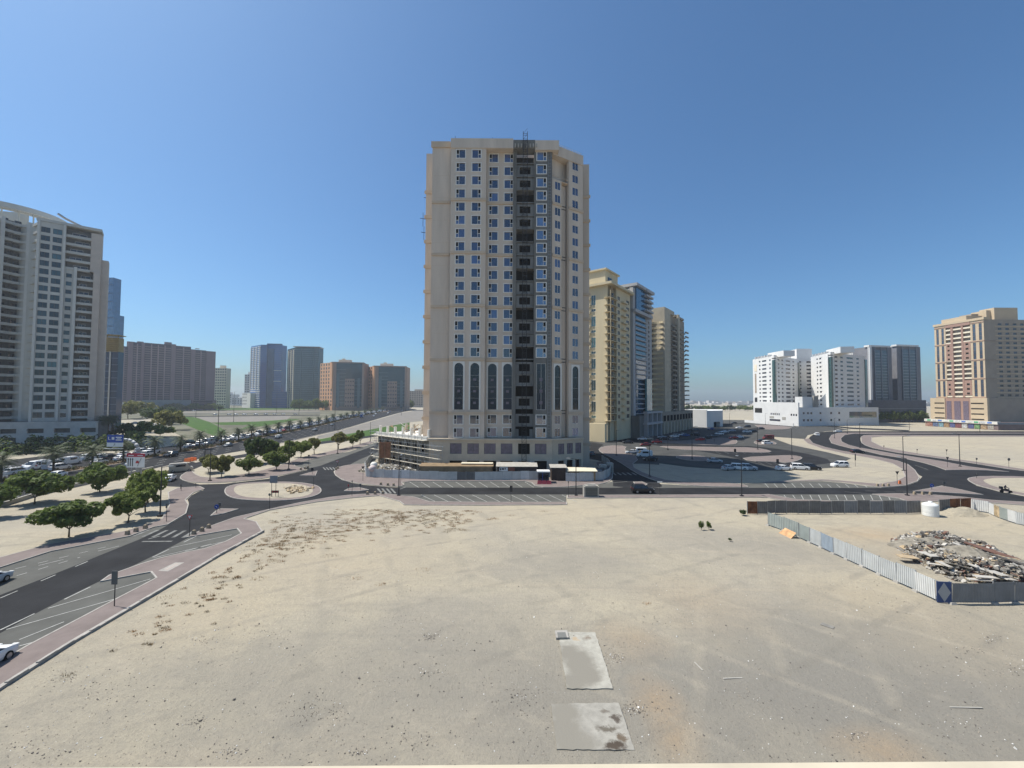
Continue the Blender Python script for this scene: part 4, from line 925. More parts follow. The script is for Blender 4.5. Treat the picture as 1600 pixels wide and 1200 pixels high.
# ------------------------------------------------------------------ the three towers along the car park
su = Vector((.61, .79)).normalized(); sn = Vector((-su.y, su.x))
C0 = Vector((XA(953, 188), 188))
M_tb0 = mat('sand_recess_shaded', (.34, .28, .19), .9, .15, .3); M_byel = mat('sand_render', (.60, .51, .34), .85, .07, .2, streak=.2)  # recess copy of the sand render, darkened to carry the shade
def sp(l, d): p = C0 + su * l + sn * d; return (p.x, p.y)
BT = empty('apartment_tower', (*sp(12, 8), 0), 'sand coloured apartment tower with stacked corner balconies beside the car park', 'tower')
fR = Frame(sp(0, 0), sp(25, 0)); fL = Frame(sp(0, 20), sp(0, 0)); zB = ZA(950, 446, 190); sh2 = 3.12
solid(BT, 'core', M_byel, [sp(3, 1.5), sp(25, 1.5), sp(25, 20), sp(3, 20)], 0, zB - 1)
nB = int((zB - 12) / 3.3); lev = [9.5 + (zB - 12) / nB * i for i in range(nB)]
cL = [(fL.up(924.5), fL.up(929)), ]
rL = []
hl = []
for i in range(nB):
    z = lev[i]
a0, a1 = fL.up(924), fL.up(931)
r_ = [(lev[i] + .5, lev[i + 1] + 1.9) for i in range(1, nB - 1, 3)]; r2 = [(lev[i] + .9, lev[i] + 2.1) for i in range(0, nB, 3)]
grid(BT, fL, 0, zB, [(a0, a1)], sorted(r_ + r2), M_byel, glassmat('glass_sage', (.05, .09, .08), .1, 1.8, .18, .4), M_offw, 2, 0, fL.up(949), 0)
for i in range(nB):
    fbox(BT, 'side_balcony', M_byel, fL, fL.up(919), fL.up(923.4), -.2, 1.0, lev[i] - .2, lev[i] + .9)
    b = MB(fL); u0, u1 = fL.up(949), fL.L + .9
    b.box(u0, u1, -2.4, .9, lev[i] - .25, lev[i]); b.box(u1 - .25, u1, .6, .9, lev[i], lev[i] + 2.95)
    b2 = MB(fR); b2.box(-.9, 8, -2.4, .88, lev[i] - .24, lev[i] + .01); b2.box(-.9, -.6, .62, .88, lev[i], lev[i] + 1.0); b2.box(-.6, 8, .74, .8, lev[i] + .75, lev[i] + .82); fbox(BT, 'balcony', M_byel, fR, 13.5, 19, -.2, 1.1, lev[i] - .22, lev[i] + .5)
    j = len(b.v); b.v += b2.v; b.f += [tuple(j + q for q in t_) for t_ in b2.f]; b.m += b2.m
    b.build('balcony', M_byel, BT)
    inst('balcony_door', win_one(2.2, 2.2, M_glass, M_byel, 2), BT, rel(fL(fL.up(949.3), -2.2, lev[i] + .05), BT), fL.ang)
    inst('balcony_door', win_one(3., 2.2, M_glass, M_byel, 2), BT, rel(fR(4, -1.2, lev[i] + .05), BT), fR.ang)
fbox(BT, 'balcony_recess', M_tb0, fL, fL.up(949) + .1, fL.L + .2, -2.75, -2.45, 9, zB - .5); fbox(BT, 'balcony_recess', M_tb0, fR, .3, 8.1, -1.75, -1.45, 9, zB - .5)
gR = [(9.5, 12.2), (20, 23.5)]
grid(BT, fR, 0, zB, gR, sorted([(z + .5, z + 2.4) for z in lev]), M_byel, M_glass, M_byel, 2, 8.2, 25, -.3)
b = MB(); b.prism([sp(-1.6, -1.6), sp(26, -1.6), sp(26, 21), sp(-1.6, 21)], zB, zB + 1.1); b.build('cornice', M_byel, BT)
b = MB(); b.prism([sp(2, 3), sp(16, 3), sp(16, 20), sp(2, 20)], zB + 1.1, ZA(950, 425, 195)); b.build('penthouse', M_byel, BT)
b = MB(); b.prism([sp(1.2, 2.2), sp(16.8, 2.2), sp(16.8, 20.6), sp(1.2, 20.6)], ZA(950, 425, 195), ZA(950, 425, 195) + .7); b.build('roof_slab', M_byel, BT)
b = MB(fR); b.box(4.5, 9, -3.0, -2.9, zB + 2, zB + 5); b.build('penthouse_window', M_glass, BT)
fbox(BT, 'garden_wall', M_byel, fL, -6, fL.up(951), 2, 4, 0, 8.2)
WB = empty('apartment_tower', (*sp(42, 10), 0), 'white and blue glass tower between two sandy towers', 'tower')
zW = ZA(1000, 448, 211); fW = Frame(sp(26, 1), sp(59, 1)); fWl = Frame(sp(26, 20), sp(26, 1)); nW = 20; lw = [12 + (zW - 26) / nW * i for i in range(nW)]
M_wg = mat('white_grey', (.40, .40, .40), .8, .08, .2)
solid(WB, 'core', M_wg, [sp(26, 1.2), sp(59, 1.2), sp(59, 20), sp(26, 20)], 0, zW - 1.5)
M_bcurt = glassmat('glass_azure', (.012, .07, .14), .06, 1.8, .18, .3)
fbox(WB, 'curtain_wall', M_bcurt, fW, 5, 19, 0, 1.2, 8, zW - 13); fbox(WB, 'crown_glass', M_bcurt, fW, 3, 22, 0, 2.4, zW - 12, zW)
for i, z in enumerate(lw):
    b = MB(fW); b.box(3, 20, 0, 2.2, z - .45, z + .1); b.build('balcony', M_wg, WB)
    for u in (22, 27): inst('window', win_one(1.4, 1.5, M_glass, M_wg), WB, rel(fW(u, .06, z + .9), WB), fW.ang)
for k in range(5): fbox(WB, 'roof_balcony', M_wg, fW, 14, 24, 2.4, 4, zW - 11 + k * 2.4 * 1.1, zW - 10 + k * 2.64)
fbox(WB, 'roof_edge', M_wg, fW, 1, 27, -8, 3.6, zW, zW + 1.4); fbox(WB, 'belt', M_wg, fW, 0, 25, 0, 3.2, zW - 13.6, zW - 12); fbox(WB, 'pier', M_wg, fW, 0, 3, 0, 1.8, 0, zW - 1)
fbox(WB, 'entrance_glass', glassmat('glass_turquoise', (.03, .17, .2), .1, 1.9, .18, .5), fW, 14, 22, 2.6, 3.6, 12, 30)
TT = empty('apartment_tower', (*sp(88, 10), 0), 'third tower along the car park, brown with wavy balcony edges', 'tower')
zT = ZA(1040, 486, 244); M_tb = mat('taupe_render', (.47, .41, .31), .85, .1, .2); M_tb2 = mat('taupe_dark', (.30, .265, .215), .85, .15, .2)
q0, q1 = 66, 116
fT = Frame(sp(q0, -3), sp(q1, -3)); fTl = Frame(sp(q0, 22), sp(q0, -3))
solid(TT, 'core', M_tb2, [sp(q0 + 2.2, -1), sp(q1, -1), sp(q1, 22), sp(q0 + 2.2, 22)], 0, zT)
nT = 18; lt_ = [13 + (zT - 18) / nT * i for i in range(nT)]
for i, z in enumerate(lt_):
    pts = [(u, .9 + .9 * math.sin(u * .5)) for u in [fTl.L - 20 + k * 1.25 for k in range(17)]]
    b = MB(fTl)
    for k in range(16):
        (ua, na), (ub, nb_) = pts[k], pts[k + 1]
        b.hexa([(ua, -2, z - .3), (ub, -2, z - .3), (ub, nb_, z - .3), (ua, na, z - .3)], [(ua, -2, z), (ub, -2, z), (ub, nb_, z), (ua, na, z)])
        b.hexa([(ua, na - .15, z), (ub, nb_ - .15, z), (ub, nb_, z), (ua, na, z)], [(ua, na - .15, z + .9), (ub, nb_ - .15, z + .9), (ub, nb_, z + .9), (ua, na, z + .9)])
    b.build('balcony', M_byel, TT)
    [fbox(TT, 'balcony', M_tb2, fT, q_[0], q_[1], 0, q_[2], z - .2, z + .6) for q_ in ((14, 22, 1.2), (30, 36, 1.3), (44, fT.L + .3, .9))]; fbox(TT, 'end_balcony', M_tb2, fT, fT.L + .3, fT.L + 1.5, -9, -1.5, z - .2, z + .5)
    for u in (3, 8): inst('window', win_one(1.6, 1.7, M_glass, M_tb), TT, rel(fT(u, .86, z + .8), TT), fT.ang)
    inst('window', win_one(5., 2., M_glass, M_tb2, 3), TT, rel(fT(23.5, .06, z + .5), TT), fT.ang)
fbox(TT, 'corner_pier', M_tb, fT, 0, 11, -6, .8, 0, zT + 1.2); fbox(TT, 'stair_tower', M_tb, fT, 11, 25, -14, -1, zT, zT + 2.6); fbox(TT, 'roof_block', M_tb2, fT, 27, 46, -14, -1, zT, zT + 1.4); fbox(TT, 'rib', M_tb, fT, 26, 29, 0, 1.1, 0, zT + 1)
b = MB(); b.prism([sp(q0 - 9, -5), sp(q1 + 4, -5), sp(q1 + 4, 10), sp(q0 - 9, 10)], 0, 12.2); b.build('podium', M_tb2, TT)
fTp = Frame(sp(q0 - 9, -5), sp(q1 + 4, -5))
for k in range(10):
    fbox(TT, 'podium_opening', M_black, fTp, 2 + k * 6.2, 6.2 + k * 6.2, 0, .1, 7, 10.2); fbox(TT, 'podium_pier', M_tb, fTp, k * 6.2 + .3, k * 6.2 + 1.5, 0, .8, 0, 6.4)
b = MB(); b.prism([sp(25.5, -4), sp(56.5, -4), sp(56.5, 4), sp(25.5, 4)], 0, 11); b.build('podium', M_wet, WB)
fWp = Frame(sp(25.5, -4), sp(56.5, -4))
for u in (6, 13, 20, 27): fbox(WB, 'portal_pier', M_wg, fWp, u, u + .9, 0, 2, 0, 13)
fbox(WB, 'portal_beam', M_wg, fWp, 5, 29, 0, 2.1, 6.3, 7.4); fbox(WB, 'portal_beam', M_wg, fWp, 5, 29, 0, 2.05, 12, 13)
for u in (7.2, 14.2, 21.2): fbox(WB, 'shop_window', M_filmg, fWp, u, u + 5, 0, .2, 7.8, 11.6); fbox(WB, 'shop_window', M_glass, fWp, u, u + 5, 0, .2, .3, 6)
# ------------------------------------------------------------------ white twin blocks with green glass corners
M_wh = mat('white_render', (.66, .65, .625), .8, .05, .2); M_ggr = glassmat('glass_bottle', (.02, .06, .055), .07, 2.1, .18, .15)
def white_block(label, xL, xC, xR, D, ytop, dl, dr, sign):
    C = Vector((XA(xC, D), D)); Lp = (XA(xL, D + dl), D + dl); Rp = (XA(xR, D + dr), D + dr)
    zt_ = ZA(xC, ytop, D); t = empty('apartment_block', (C.x, D + 15, 0), label, 'building')
    fl = Frame(Lp, tuple(C)); fr = Frame(tuple(C), Rp); fh = 3.4; nf = int((zt_ - 14) / fh); z0_ = zt_ - 1.2 - nf * fh
    solid(t, 'core', M_wh, [(C.x + .4, C.y + 3.2), (Rp[0] - .5, Rp[1] + 1.5), (Rp[0], D + dl + 22), (Lp[0] * (D + dl + 22) / (D + dl) + 3, D + dl + 22), (Lp[0] + 1.4, Lp[1] + 1)], 0, zt_ - .6)
    rw_ = [(z0_ + fh * i + .9, z0_ + fh * i + 2.4) for i in range(nf)]
    e = 3.4
    a = fl.L - e; grid(t, fl, 0, zt_, [(a * .34, a * .42), (a * .50, a * .72), (a * .86, a * .94)], rw_, M_wh, M_glass, M_wh, 1, 0, a, 0)
    a = fr.L; grid(t, fr, 0, zt_, [(e + (a - e) * x0, e + (a - e) * x1) for x0, x1 in ((.05, .13), (.21, .29), (.40, .60), (.70, .78))], rw_, M_wh, M_glass, M_wh, 1, e, a, 0)
    b = MB(); pts = [fl(fl.L - e, 0, 0)[:2]]
    for k in range(1, 6):
        s_ = k / 6; p = Vector(pts[0]) * (1 - s_) ** 2 + (C + Vector((0, -.4))) * 2 * s_ * (1 - s_) + Vector(fr(e, 0, 0)[:2]) * s_ * s_; pts.append(tuple(p))
    pts.append(fr(e, 0, 0)[:2]); pts += [fr(e, -4, 0)[:2], fl(fl.L - e, -4, 0)[:2]]
    b.prism(pts[::1] if area(pts) > 0 else pts[::-1], 10, zt_ - 3.2, 0); b.build('glazed_corner', M_ggr, t)
    b = MB(); b.prism(pts if area(pts) > 0 else pts[::-1], zt_ - 1.5, zt_ + .8); b.build('corner_cap', M_wh, t)
    b = MB(); b.prism(pts if area(pts) > 0 else pts[::-1], zt_ - 3.2, zt_ - 2.4); b.build('corner_ring', M_wh, t)
    b = MB(fr); b.box(a - 2.2, a + .8, -2, .6, 8, zt_ - 3); b.build('glazed_corner', M_ggr, t)
    for k in range(5): fbox(t, 'roof_fin', M_wh, fl, 4 + k * (fl.L - 8) / 5, 4.7 + k * (fl.L - 8) / 5, -3, .3, zt_, zt_ + 1.8)
    for k in range(6): fbox(t, 'roof_fin', M_wh, fr, fr.L * .4 + k * 2.2, fr.L * .4 + .6 + k * 2.2, -3, .3, zt_, zt_ + 1.8)
    b = MB(fl); b.box(fl.L * .45, fl.L + 4, -14, -5, zt_ - .6, zt_ + 4); b.build('plant_room', M_wh, t)
    if sign:
        fbox(t, 'tall_sign', mat('sign_mark', (.30, .24, .18), .7, .3, 1.5), fl, fl.L * .10, fl.L * .17, 0, .15, zt_ - 30, zt_ - 13); fbox(t, 'sign_emblem', M_cream, fl, fl.L * .08, fl.L * .2, 0, .16, zt_ - 11, zt_ - 5)
        fbox(t, 'sign_emblem', M_dark, fl, fl.L * .08, fl.L * .2, 0, .15, zt_ - 38, zt_ - 34)
    return t, fl, fr, zt_
w1, fa, fb, zw1 = white_block('white apartment block with green glass corner, carrying the tall sign', 1177, 1211, 1249, 340, 556, 32, 26, True)
w2, fc, fd, zw2 = white_block('white apartment block with green glass corners, nearer the dark glass towers', 1268, 1299, 1354, 322, 551, 34, 24, False)
fe = Frame((XA(1246, 372), 372), (XA(1270, 372), 372))
grid(w1, fe, 0, ZA(1258, 545, 372), [(2, 4), (8.5, 13)], [(12 + 3.4 * i, 13.6 + 3.4 * i) for i in range(13)], M_wh, M_glass, M_wh)
solid(w1, 'link_core', M_wh, [fe(0, -1, 0)[:2], fe(fe.L, -1, 0)[:2], fe(fe.L, -20, 0)[:2], fe(0, -20, 0)[:2]], 0, ZA(1258, 545, 372) - .5)
WP = empty('podium_block', (XA(1240, 318), 325, 0), 'low white podium with small windows below the white twin blocks', 'building')
fp1 = Frame((XA(1178, 352), 352), (XA(1247, 308), 308)); fp2 = Frame((XA(1247, 308), 308), (XA(1372, 330), 330)); zp = ZA(1240, 629, 310)
L1 = fp1.L
grid(WP, fp1, 0, zp, [(L1 * (.40 + .045 * k), L1 * (.43 + .045 * k)) for k in range(5)] + [(L1 * (.84 + .05 * k), L1 * (.875 + .05 * k)) for k in range(3)], [(zp * .42, zp * .52)], M_wh, M_glass, M_wh, 1, 0, L1)
fbox(WP, 'slot_window', M_glass, fp1, L1 * .38, L1 * .62, 0, .1, zp * .16, zp * .24); fbox(WP, 'lattice_sign', M_conc, fp1, L1 * .38, L1 * .48, 0, .12, zp * .28, zp * .37); fbox(WP, 'lattice_sign', M_conc, fp1, L1 * .66, L1 * .74, 0, .12, zp * .24, zp * .36)
fbox(WP, 'canopy_recess', M_ceil, fp1, 1, L1 * .2, 0, .1, zp * .5, zp * .72)
L2 = fp2.L
grid(WP, fp2, 0, zp * .8, [(L2 * x, L2 * (x + .025)) for x in (.05, .1, .14, .25, .38, .48)], [(zp * .2, zp * .3), (zp * .5, zp * .6)], M_wh, M_glass, M_wh, 1, 0, L2)
fbox(WP, 'glass_strip', M_ggr, fp2, L2 * .62, L2 * .97, 0, .2, zp * .35, zp * .6)
solid(WP, 'core', M_wh, [fp1(0, -1.2, 0)[:2], (fp1(L1, -1.2, 0)[0], 310.5), fp2(L2, -1.2, 0)[:2], (XA(1372, 345), 345), (XA(1183, 360), 360)], 0, zp * .75)
b = MB(fp2); b.box(L2 * .08, L2 * .24, -8, -2, zp * .8, zp * 1.25); b.build('plant_room', M_wh, WP)
for k in range(6): fbox(WP, 'duct', M_conc, fp2, L2 * .2 + k * .8, L2 * .2 + .5 + k * .8, -2, -1, zp * .5, zp * 1.3)
fbox(WP, 'low_wall', M_wh, fp1, -6, L1, 4, 4.4, 0, 2.2)
# dark glass twins
M_slate = glassmat('glass_slate', (.045, .065, .095), .08, 1.75, .18, .12); M_sl2 = mat('slate_panel', (.17, .17, .185), .7, .15, .2); M_slb = mat('slate_band', (.20, .23, .26), .5, .1, .3)
def slate(label, xa, xb, D, y, whiteside):
    zt_ = ZA((xa + xb) / 2, y, D); f = Frame((XA(xa, D), D), (XA(xb, D + 5), D + 5)); t = empty('office_tower', (f.o.x + 15, D + 15, 0), label, 'tower')
    b = MB(f); b.box(0, f.L, -34, 0, 0, zt_); b.build('core', M_sl2, t)
    fbox(t, 'curtain_wall', M_slate, f, f.L * .2, f.L * .78, 0, .5, 12, zt_ - 3)
    for i in range(19): fbox(t, 'floor_band', M_slb, f, f.L * .2, f.L * .78, .5, .75, 14 + i * (zt_ - 18) / 19, 14.5 + i * (zt_ - 18) / 19)
    for x in (.19, .485, .775): fbox(t, 'mullion', M_slb, f, f.L * x, f.L * x + .5, .5, 1, 10, zt_)
    fbox(t, 'parapet', M_wh, f, -1, f.L * .9, -4, .8, zt_, zt_ + 1.6)
    if whiteside:
        fbox(t, 'side_return', M_wh, f, -.6, f.L * .07, 0, .9, 8, zt_ + 1.4)
        fs_ = Frame((XA(xa - 1, D + 45), D + 45), (XA(xa, D - .5), D - .5)); fbox(t, 'side_wall', M_wh, fs_, 0, fs_.L, -1.2, 1.2, 10, zt_ + 1)
    return t, f
slate('dark glass tower with white side wall next to the white blocks', 1360, 1395, 385, 542, True)
t, f = slate('dark glass tower closest to the beige and pink tower', 1403, 1440, 400, 541, False)
fg = Frame((XA(1396, 404), 404), (XA(1405, 404), 404)); fbox(t, 'pale_core', M_cream, fg, 0, fg.L, -20, 0, ZA(1400, 566, 404), ZA(1400, 541, 404)); fbox(t, 'link_wall', M_sl2, fg, 0, fg.L, -20, -.1, 0, ZA(1400, 566, 404))
fg = Frame((XA(1361, 368), 368), (XA(1447, 376), 376)); fbox(t, 'podium', mat('podium_slate', (.07, .08, .11), .5, .2, .3), fg, 0, fg.L, -14, 0, 0, ZA(1400, 625, 370))
for i in range(3): fbox(t, 'podium_band', M_slb, fg, 0, fg.L, 0, .2, 3 + i * 4.5, 3.5 + i * 4.5)
# ------------------------------------------------------------------ beige and pink tower at the right edge
M_rb = mat('beige_stone', (.50, .40, .275), .85, .06, .2); M_rp = mat('pink_stone', (.33, .21, .165), .85, .08, .2); M_rs = mat('beige_shade_side', (.32, .27, .215), .85, .1, .2)  # shade side is a darker beige stone, the shade mixed into its colour
RT = empty('apartment_tower', (340, 300, 0), 'beige and pink apartment tower over a shop podium at the right edge', 'tower')
Rc = (XA(1541, 285), 285); fl = Frame((XA(1463, 316), 316), Rc); fr = Frame(Rc, (Rc[0] + 60, 287)); zt_ = ZA(1541, 499, 285); zp_ = ZA(1541, 621, 285); V = fl.up
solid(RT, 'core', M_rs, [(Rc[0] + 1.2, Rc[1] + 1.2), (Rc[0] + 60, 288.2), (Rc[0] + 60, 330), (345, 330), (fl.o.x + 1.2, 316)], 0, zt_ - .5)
nf = 16; fh = (zt_ - zp_ - 1.5) / nf
q = [(zp_ + .6 + k * fh * 4, zp_ + fh * 4 * (k + 1) - .8) for k in range(4)]
grid(RT, fl, 0, zt_, [(V(1466), V(1470)), (V(1474), V(1478))], q, M_rb, M_slate, M_rp, 1, 0, V(1480.5), 0, 3); grid(RT, fl, 0, zt_, [(V(1523), V(1528)), (V(1533), V(1538))], q, M_rb, M_slate, M_rp, 1, V(1519.5), fl.L, 0, 3)
for k in range(5): fbox(RT, 'string_course', M_rp, fl, 0, V(1480.5), 0, .25, zp_ + k * fh * 4 - .25, zp_ + k * fh * 4 + .2); fbox(RT, 'string_course', M_rp, fl, V(1519.5), fl.L + .2, 0, .25, zp_ + k * fh * 4 - .25, zp_ + k * fh * 4 + .2)
fbox(RT, 'recess_wall', M_rp, fl, V(1480.5), V(1519.5), -3, -1.8, 0, zt_ - 1)
for a, c in ((1480.6, 1488.5), (1492, 1505), (1508, 1519.3)):
    for i in range(nf):
        z = zp_ + .4 + fh * i
        small = a != 1492 and (4 <= i % 16 <= 3 + 4 and i > 7 or i < 4)
        b = MB(fl); b.box(V(a), V(c), -1.8, -.1, z - .25, z); b.box(V(a), V(c), -.25, -.1, z, z + .85); b.build('balcony', M_cream, RT)
        inst('balcony_door', win_one((V(c) - V(a)) * .8, 2., M_glass, M_rp, 2), RT, rel(fl(V(a) + (V(c) - V(a)) * .1, -1.7, z + .05), RT), fl.ang)
for x0_, x1_, za_, zb2 in ((1488.5, 1492, 0, nf), (1505, 1508, 0, nf)): fbox(RT, 'pink_pier', M_rp, fl, V(x0_), V(x1_), -1.8, .15, zp_, zp_ + fh * nf)
for a, c in ((1480.6, 1488.5), (1508, 1519.3)):
    for r0, r1 in ((.5, 3.6), (8.2, 12)):
        hs_ = [(V(a) + (V(c) - V(a)) * .3, V(a) + (V(c) - V(a)) * .72, zp_ + fh * (r0 + k) + .5, zp_ + fh * (r0 + k) + 2.0) for k in range(int(r1 - r0 + .5))]
        facade(RT, fl, zp_ + fh * r0, zp_ + fh * r1 + .5, hs_, M_rp, V(a), V(c), .4, .05, 'pink_panel')
fbox(RT, 'pink_beam', M_rp, fl, V(1480.5), V(1519.5), -1.8, .3, zt_ - 2.2, zt_ + .4)
fbox(RT, 'parapet', M_rb, fl, -.5, fl.L + .5, -4, .5, zt_, zt_ + 1.6); 
for a, c, y, y2 in ((1470, 1521, 500, 493), (1521, 1535, 493, 486), (1535, 1546, 493, 483)): b = MB(); b.box(324 + (a - 1470) * .22, 324 + (c - 1470) * .22 + 14, 291 + (1541 - c) * .2, 298 + (1541 - a) * .2, zt_, ZA(a, y2, 295)); b.build('roof_block', M_rb, RT)
b = MB(); 
for k in range(4): b.box(Rc[0] + 4 + k * 7, Rc[0] + 9 + k * 7, 296, 304, zt_, zt_ + 6 - k)
b.build('roof_block', M_rs, RT)
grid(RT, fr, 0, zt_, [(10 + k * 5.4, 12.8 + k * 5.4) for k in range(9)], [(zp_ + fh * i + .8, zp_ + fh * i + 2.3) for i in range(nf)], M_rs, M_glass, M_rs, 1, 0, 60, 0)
for i in range(nf): fbox(RT, 'string_course', M_rb, fr, 8, 60, 0, .18, zp_ + fh * i - .15, zp_ + fh * i + .35)
for k in range(4): fbox(RT, 'string_course', M_rp, fr, -.1, 60, 0, .3, zp_ + k * fh * 4 - .25, zp_ + k * fh * 4 - .16)
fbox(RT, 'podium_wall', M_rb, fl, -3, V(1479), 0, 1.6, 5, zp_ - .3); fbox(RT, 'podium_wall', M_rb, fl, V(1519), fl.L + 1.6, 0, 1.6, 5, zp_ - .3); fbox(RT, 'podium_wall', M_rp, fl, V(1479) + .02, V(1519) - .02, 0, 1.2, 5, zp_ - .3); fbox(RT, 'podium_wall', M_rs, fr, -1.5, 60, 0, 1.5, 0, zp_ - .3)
for i in range(4):
    z = 6.2 + i * (zp_ - 7) / 4
    for a, c in ((1463, 1478), (1520, 1540)): fbox(RT, 'podium_louvre', M_ceil, fl, V(a), V(c), 1.6, 1.7, z, z + .8)
for a, c in ((1481, 1488.5), (1493, 1503), (1507, 1515.5)): fbox(RT, 'podium_window', M_filmg, fl, V(a), V(c), 1.2, 1.35, 5.4, zp_ - 2.6)
for i in range(4): fbox(RT, 'podium_louvre', M_tb2, fr, 24, 42, 1.5, 1.6, 5.5 + i * 2.6, 6.6 + i * 2.6)
# shop strip at the foot of that tower
SH = empty('shop_row', (315, 300, 0), 'row of shopfronts with white fascia below the beige and pink tower', 'shops')
fs_ = Frame((XA(1444, 320), 320), (XA(1558, 276), 276)); V = fs_.up
fbox(SH, 'fascia', M_offw, fs_, 0, fs_.L, -2, .6, 3.8, 5.6)
b = MB(fs_); b.box(0, fs_.L, -3, -.3, 0, 4); b.build('shop_wall', M_rp, SH)
cols = [(.55, .22, .14), (.12, .2, .42), (.25, .5, .6), (.5, .3, .12), (.08, .1, .35), (.3, .05, .06), (.75, .75, .72), (.06, .08, .3), (.2, .42, .12), (.6, .4, .2), (.55, .5, .42)]
for i, c_ in enumerate(cols):
    u0_, u1_ = fs_.L * (.04 + i / 12), fs_.L * (.04 + (i + .86) / 12); fbox(SH, 'shopfront', mat('shopfront_%d' % i, tuple(.45 * q_ + .05 for q_ in c_), .5, .6, 1.2), fs_, u0_, u1_, -.3, 0, .2, 3.5)
    fbox(SH, 'shop_sign', mat('shopsign_%d' % (i % 4), [(.1, .4, .2), (.5, .5, .5), (.1, .2, .5), (.6, .6, .55)][i % 4], .5, .3, 1), fs_, u0_ + .3, u1_ - .5, .6, .72, 4.3, 5.3)
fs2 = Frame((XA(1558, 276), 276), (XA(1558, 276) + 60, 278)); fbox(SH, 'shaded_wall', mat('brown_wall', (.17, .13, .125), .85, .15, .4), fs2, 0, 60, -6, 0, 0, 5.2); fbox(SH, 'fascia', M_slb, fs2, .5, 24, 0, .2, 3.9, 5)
# ------------------------------------------------------------------ warehouse and the distant low city
WH = empty('warehouse', (XA(1098, 300), 300, 0), 'low white warehouse with a dark gateway beyond the car park', 'warehouse')
fw = Frame((XA(1069, 300), 300), (XA(1104, 288), 288)); fw2 = Frame((XA(1104, 288), 288), (XA(1129, 300), 300)); zw = ZA(1085, 640, 296)
facade(WH, fw, 0, zw, [], M_wh, 0, fw.L, .3, 0); facade(WH, fw2, 0, zw - .6, [(fw2.L * .42, fw2.L * .82, 0, 3.6)], M_wh, 0, fw2.L, 3, 0)
solid(WH, 'roof', M_wh, [fw(0, -.3, 0)[:2], fw(fw.L, -.3, 0)[:2], fw2(fw2.L, -.3, 0)[:2], (XA(1129, 340), 340), (XA(1069, 340), 340)], zw - 1.3, zw - .7)
solid(WH, 'interior', M_ceil, [fw(0, -4, 0)[:2], fw(fw.L, -4, 0)[:2], fw2(fw2.L, -4, 0)[:2], (XA(1129, 338), 338), (XA(1069, 338), 338)], 0, zw - 1.4)
random.seed(5)
b = MB()
for i in range(230):
    D = random.uniform(1500, 3500); px = random.choice((random.uniform(1040, 1200), random.uniform(1430, 1480), random.uniform(330, 420), random.uniform(600, 680), random.uniform(-100, 1700)))
    x = XA(px, D); w_ = random.uniform(8, 40); h_ = random.uniform(6, 16) if D > 1900 else random.uniform(5, 10); b.box(x, x + w_, D, D + w_, 0, h_, random.choice((0, 0, 1, 2)))
b.build('distant_town', [mat('far_white', (.5, .48, .45), .9, 0), mat('far_sand', (.42, .36, .29), .9, 0), mat('far_grey', (.3, .3, .29), .9, 0)], label='distant low town of pale roofs along the horizon', cat='town', kind='stuff')
# ================================================================== hoardings
def panel_mesh(name, w, h, ribs, amp, m, gap=.12):
    b = MB(); n = ribs * 2
    for i in range(n):
        x0, x1 = -w / 2 + w * i / n, -w / 2 + w * (i + 1) / n
        y0, y1 = (0, -amp) if i % 2 == 0 else (-amp, 0)
        xm = x0 + (x1 - x0) * .72
        b.poly([(x0, y0, gap), (xm, y0, gap), (xm, y0, h), (x0, y0, h)]); b.poly([(xm, y0, gap), (x1, y1, gap), (x1, y1, h), (xm, y0, h)])
    b.box(-w / 2, w / 2, .02, .07, h - .12, h - .04); b.box(-w / 2, w / 2, .02, .07, gap + .1, gap + .18)
    return b.mesh(name, [m])
HM_ = {}
def hoarding(name, label, pts, pw, h, mats, seq, ribs=8, amp=.05, feet=True, lean=.03, cat='fence'):
    "a run of sheet panels along world points; seq picks the sheet material for each panel"
    c = pts[len(pts) // 2]; root = empty(name, (c[0], c[1], 0), label, cat); k = 0
    for i in range(len(pts) - 1):
        p, q = Vector(pts[i]), Vector(pts[i + 1]); L_ = (q - p).length; n = max(1, round(L_ / pw)); wd = L_ / n; a = math.atan2(q.y - p.y, q.x - p.x)
        for j in range(n):
            c_ = p + (q - p) * ((j + .5) / n); m = mats[seq[k % len(seq)]] if isinstance(seq, (list, str)) and not isinstance(seq, str) else mats[int(seq[k % len(seq)])]
            key = (round(wd, 1), h, m.name, ribs)
            if key not in HM_: HM_[key] = panel_mesh('panel', key[0], h, ribs, amp, m)
            z = soil(c_.x, c_.y); o = inst('panel', HM_[key], root, rel((c_.x, c_.y, z + random.uniform(0, .06)), root), a + random.uniform(-lean, lean), (wd / key[0] * .985, 1, random.uniform(.97, 1.03)))
            o.rotation_euler.x = random.uniform(-.04, .04)
            e = p + (q - p) * (j / n)
            b = MB(); b.box(-.04, .04, .0, .08, 0, h + .08); 
            if 'post' + str(h) not in HM_: HM_['post' + str(h)] = b.mesh('post', [M_steel])
            inst('post', HM_['post' + str(h)], root, rel((e.x, e.y, soil(e.x, e.y)), root), a)
            if feet:
                if 'foot' not in HM_:
                    b = MB(); b.hexa([(-.3, -.22, 0), (.3, -.22, 0), (.3, .22, 0), (-.3, .22, 0)], [(-.22, -.16, .2), (.22, -.16, .2), (.22, .16, .2), (-.22, .16, .2)]); HM_['foot'] = b.mesh('foot', [M_kerb])
                inst('foot', HM_['foot'], root, rel((e.x, e.y, soil(e.x, e.y)), root), a)
            k += 1
    return root
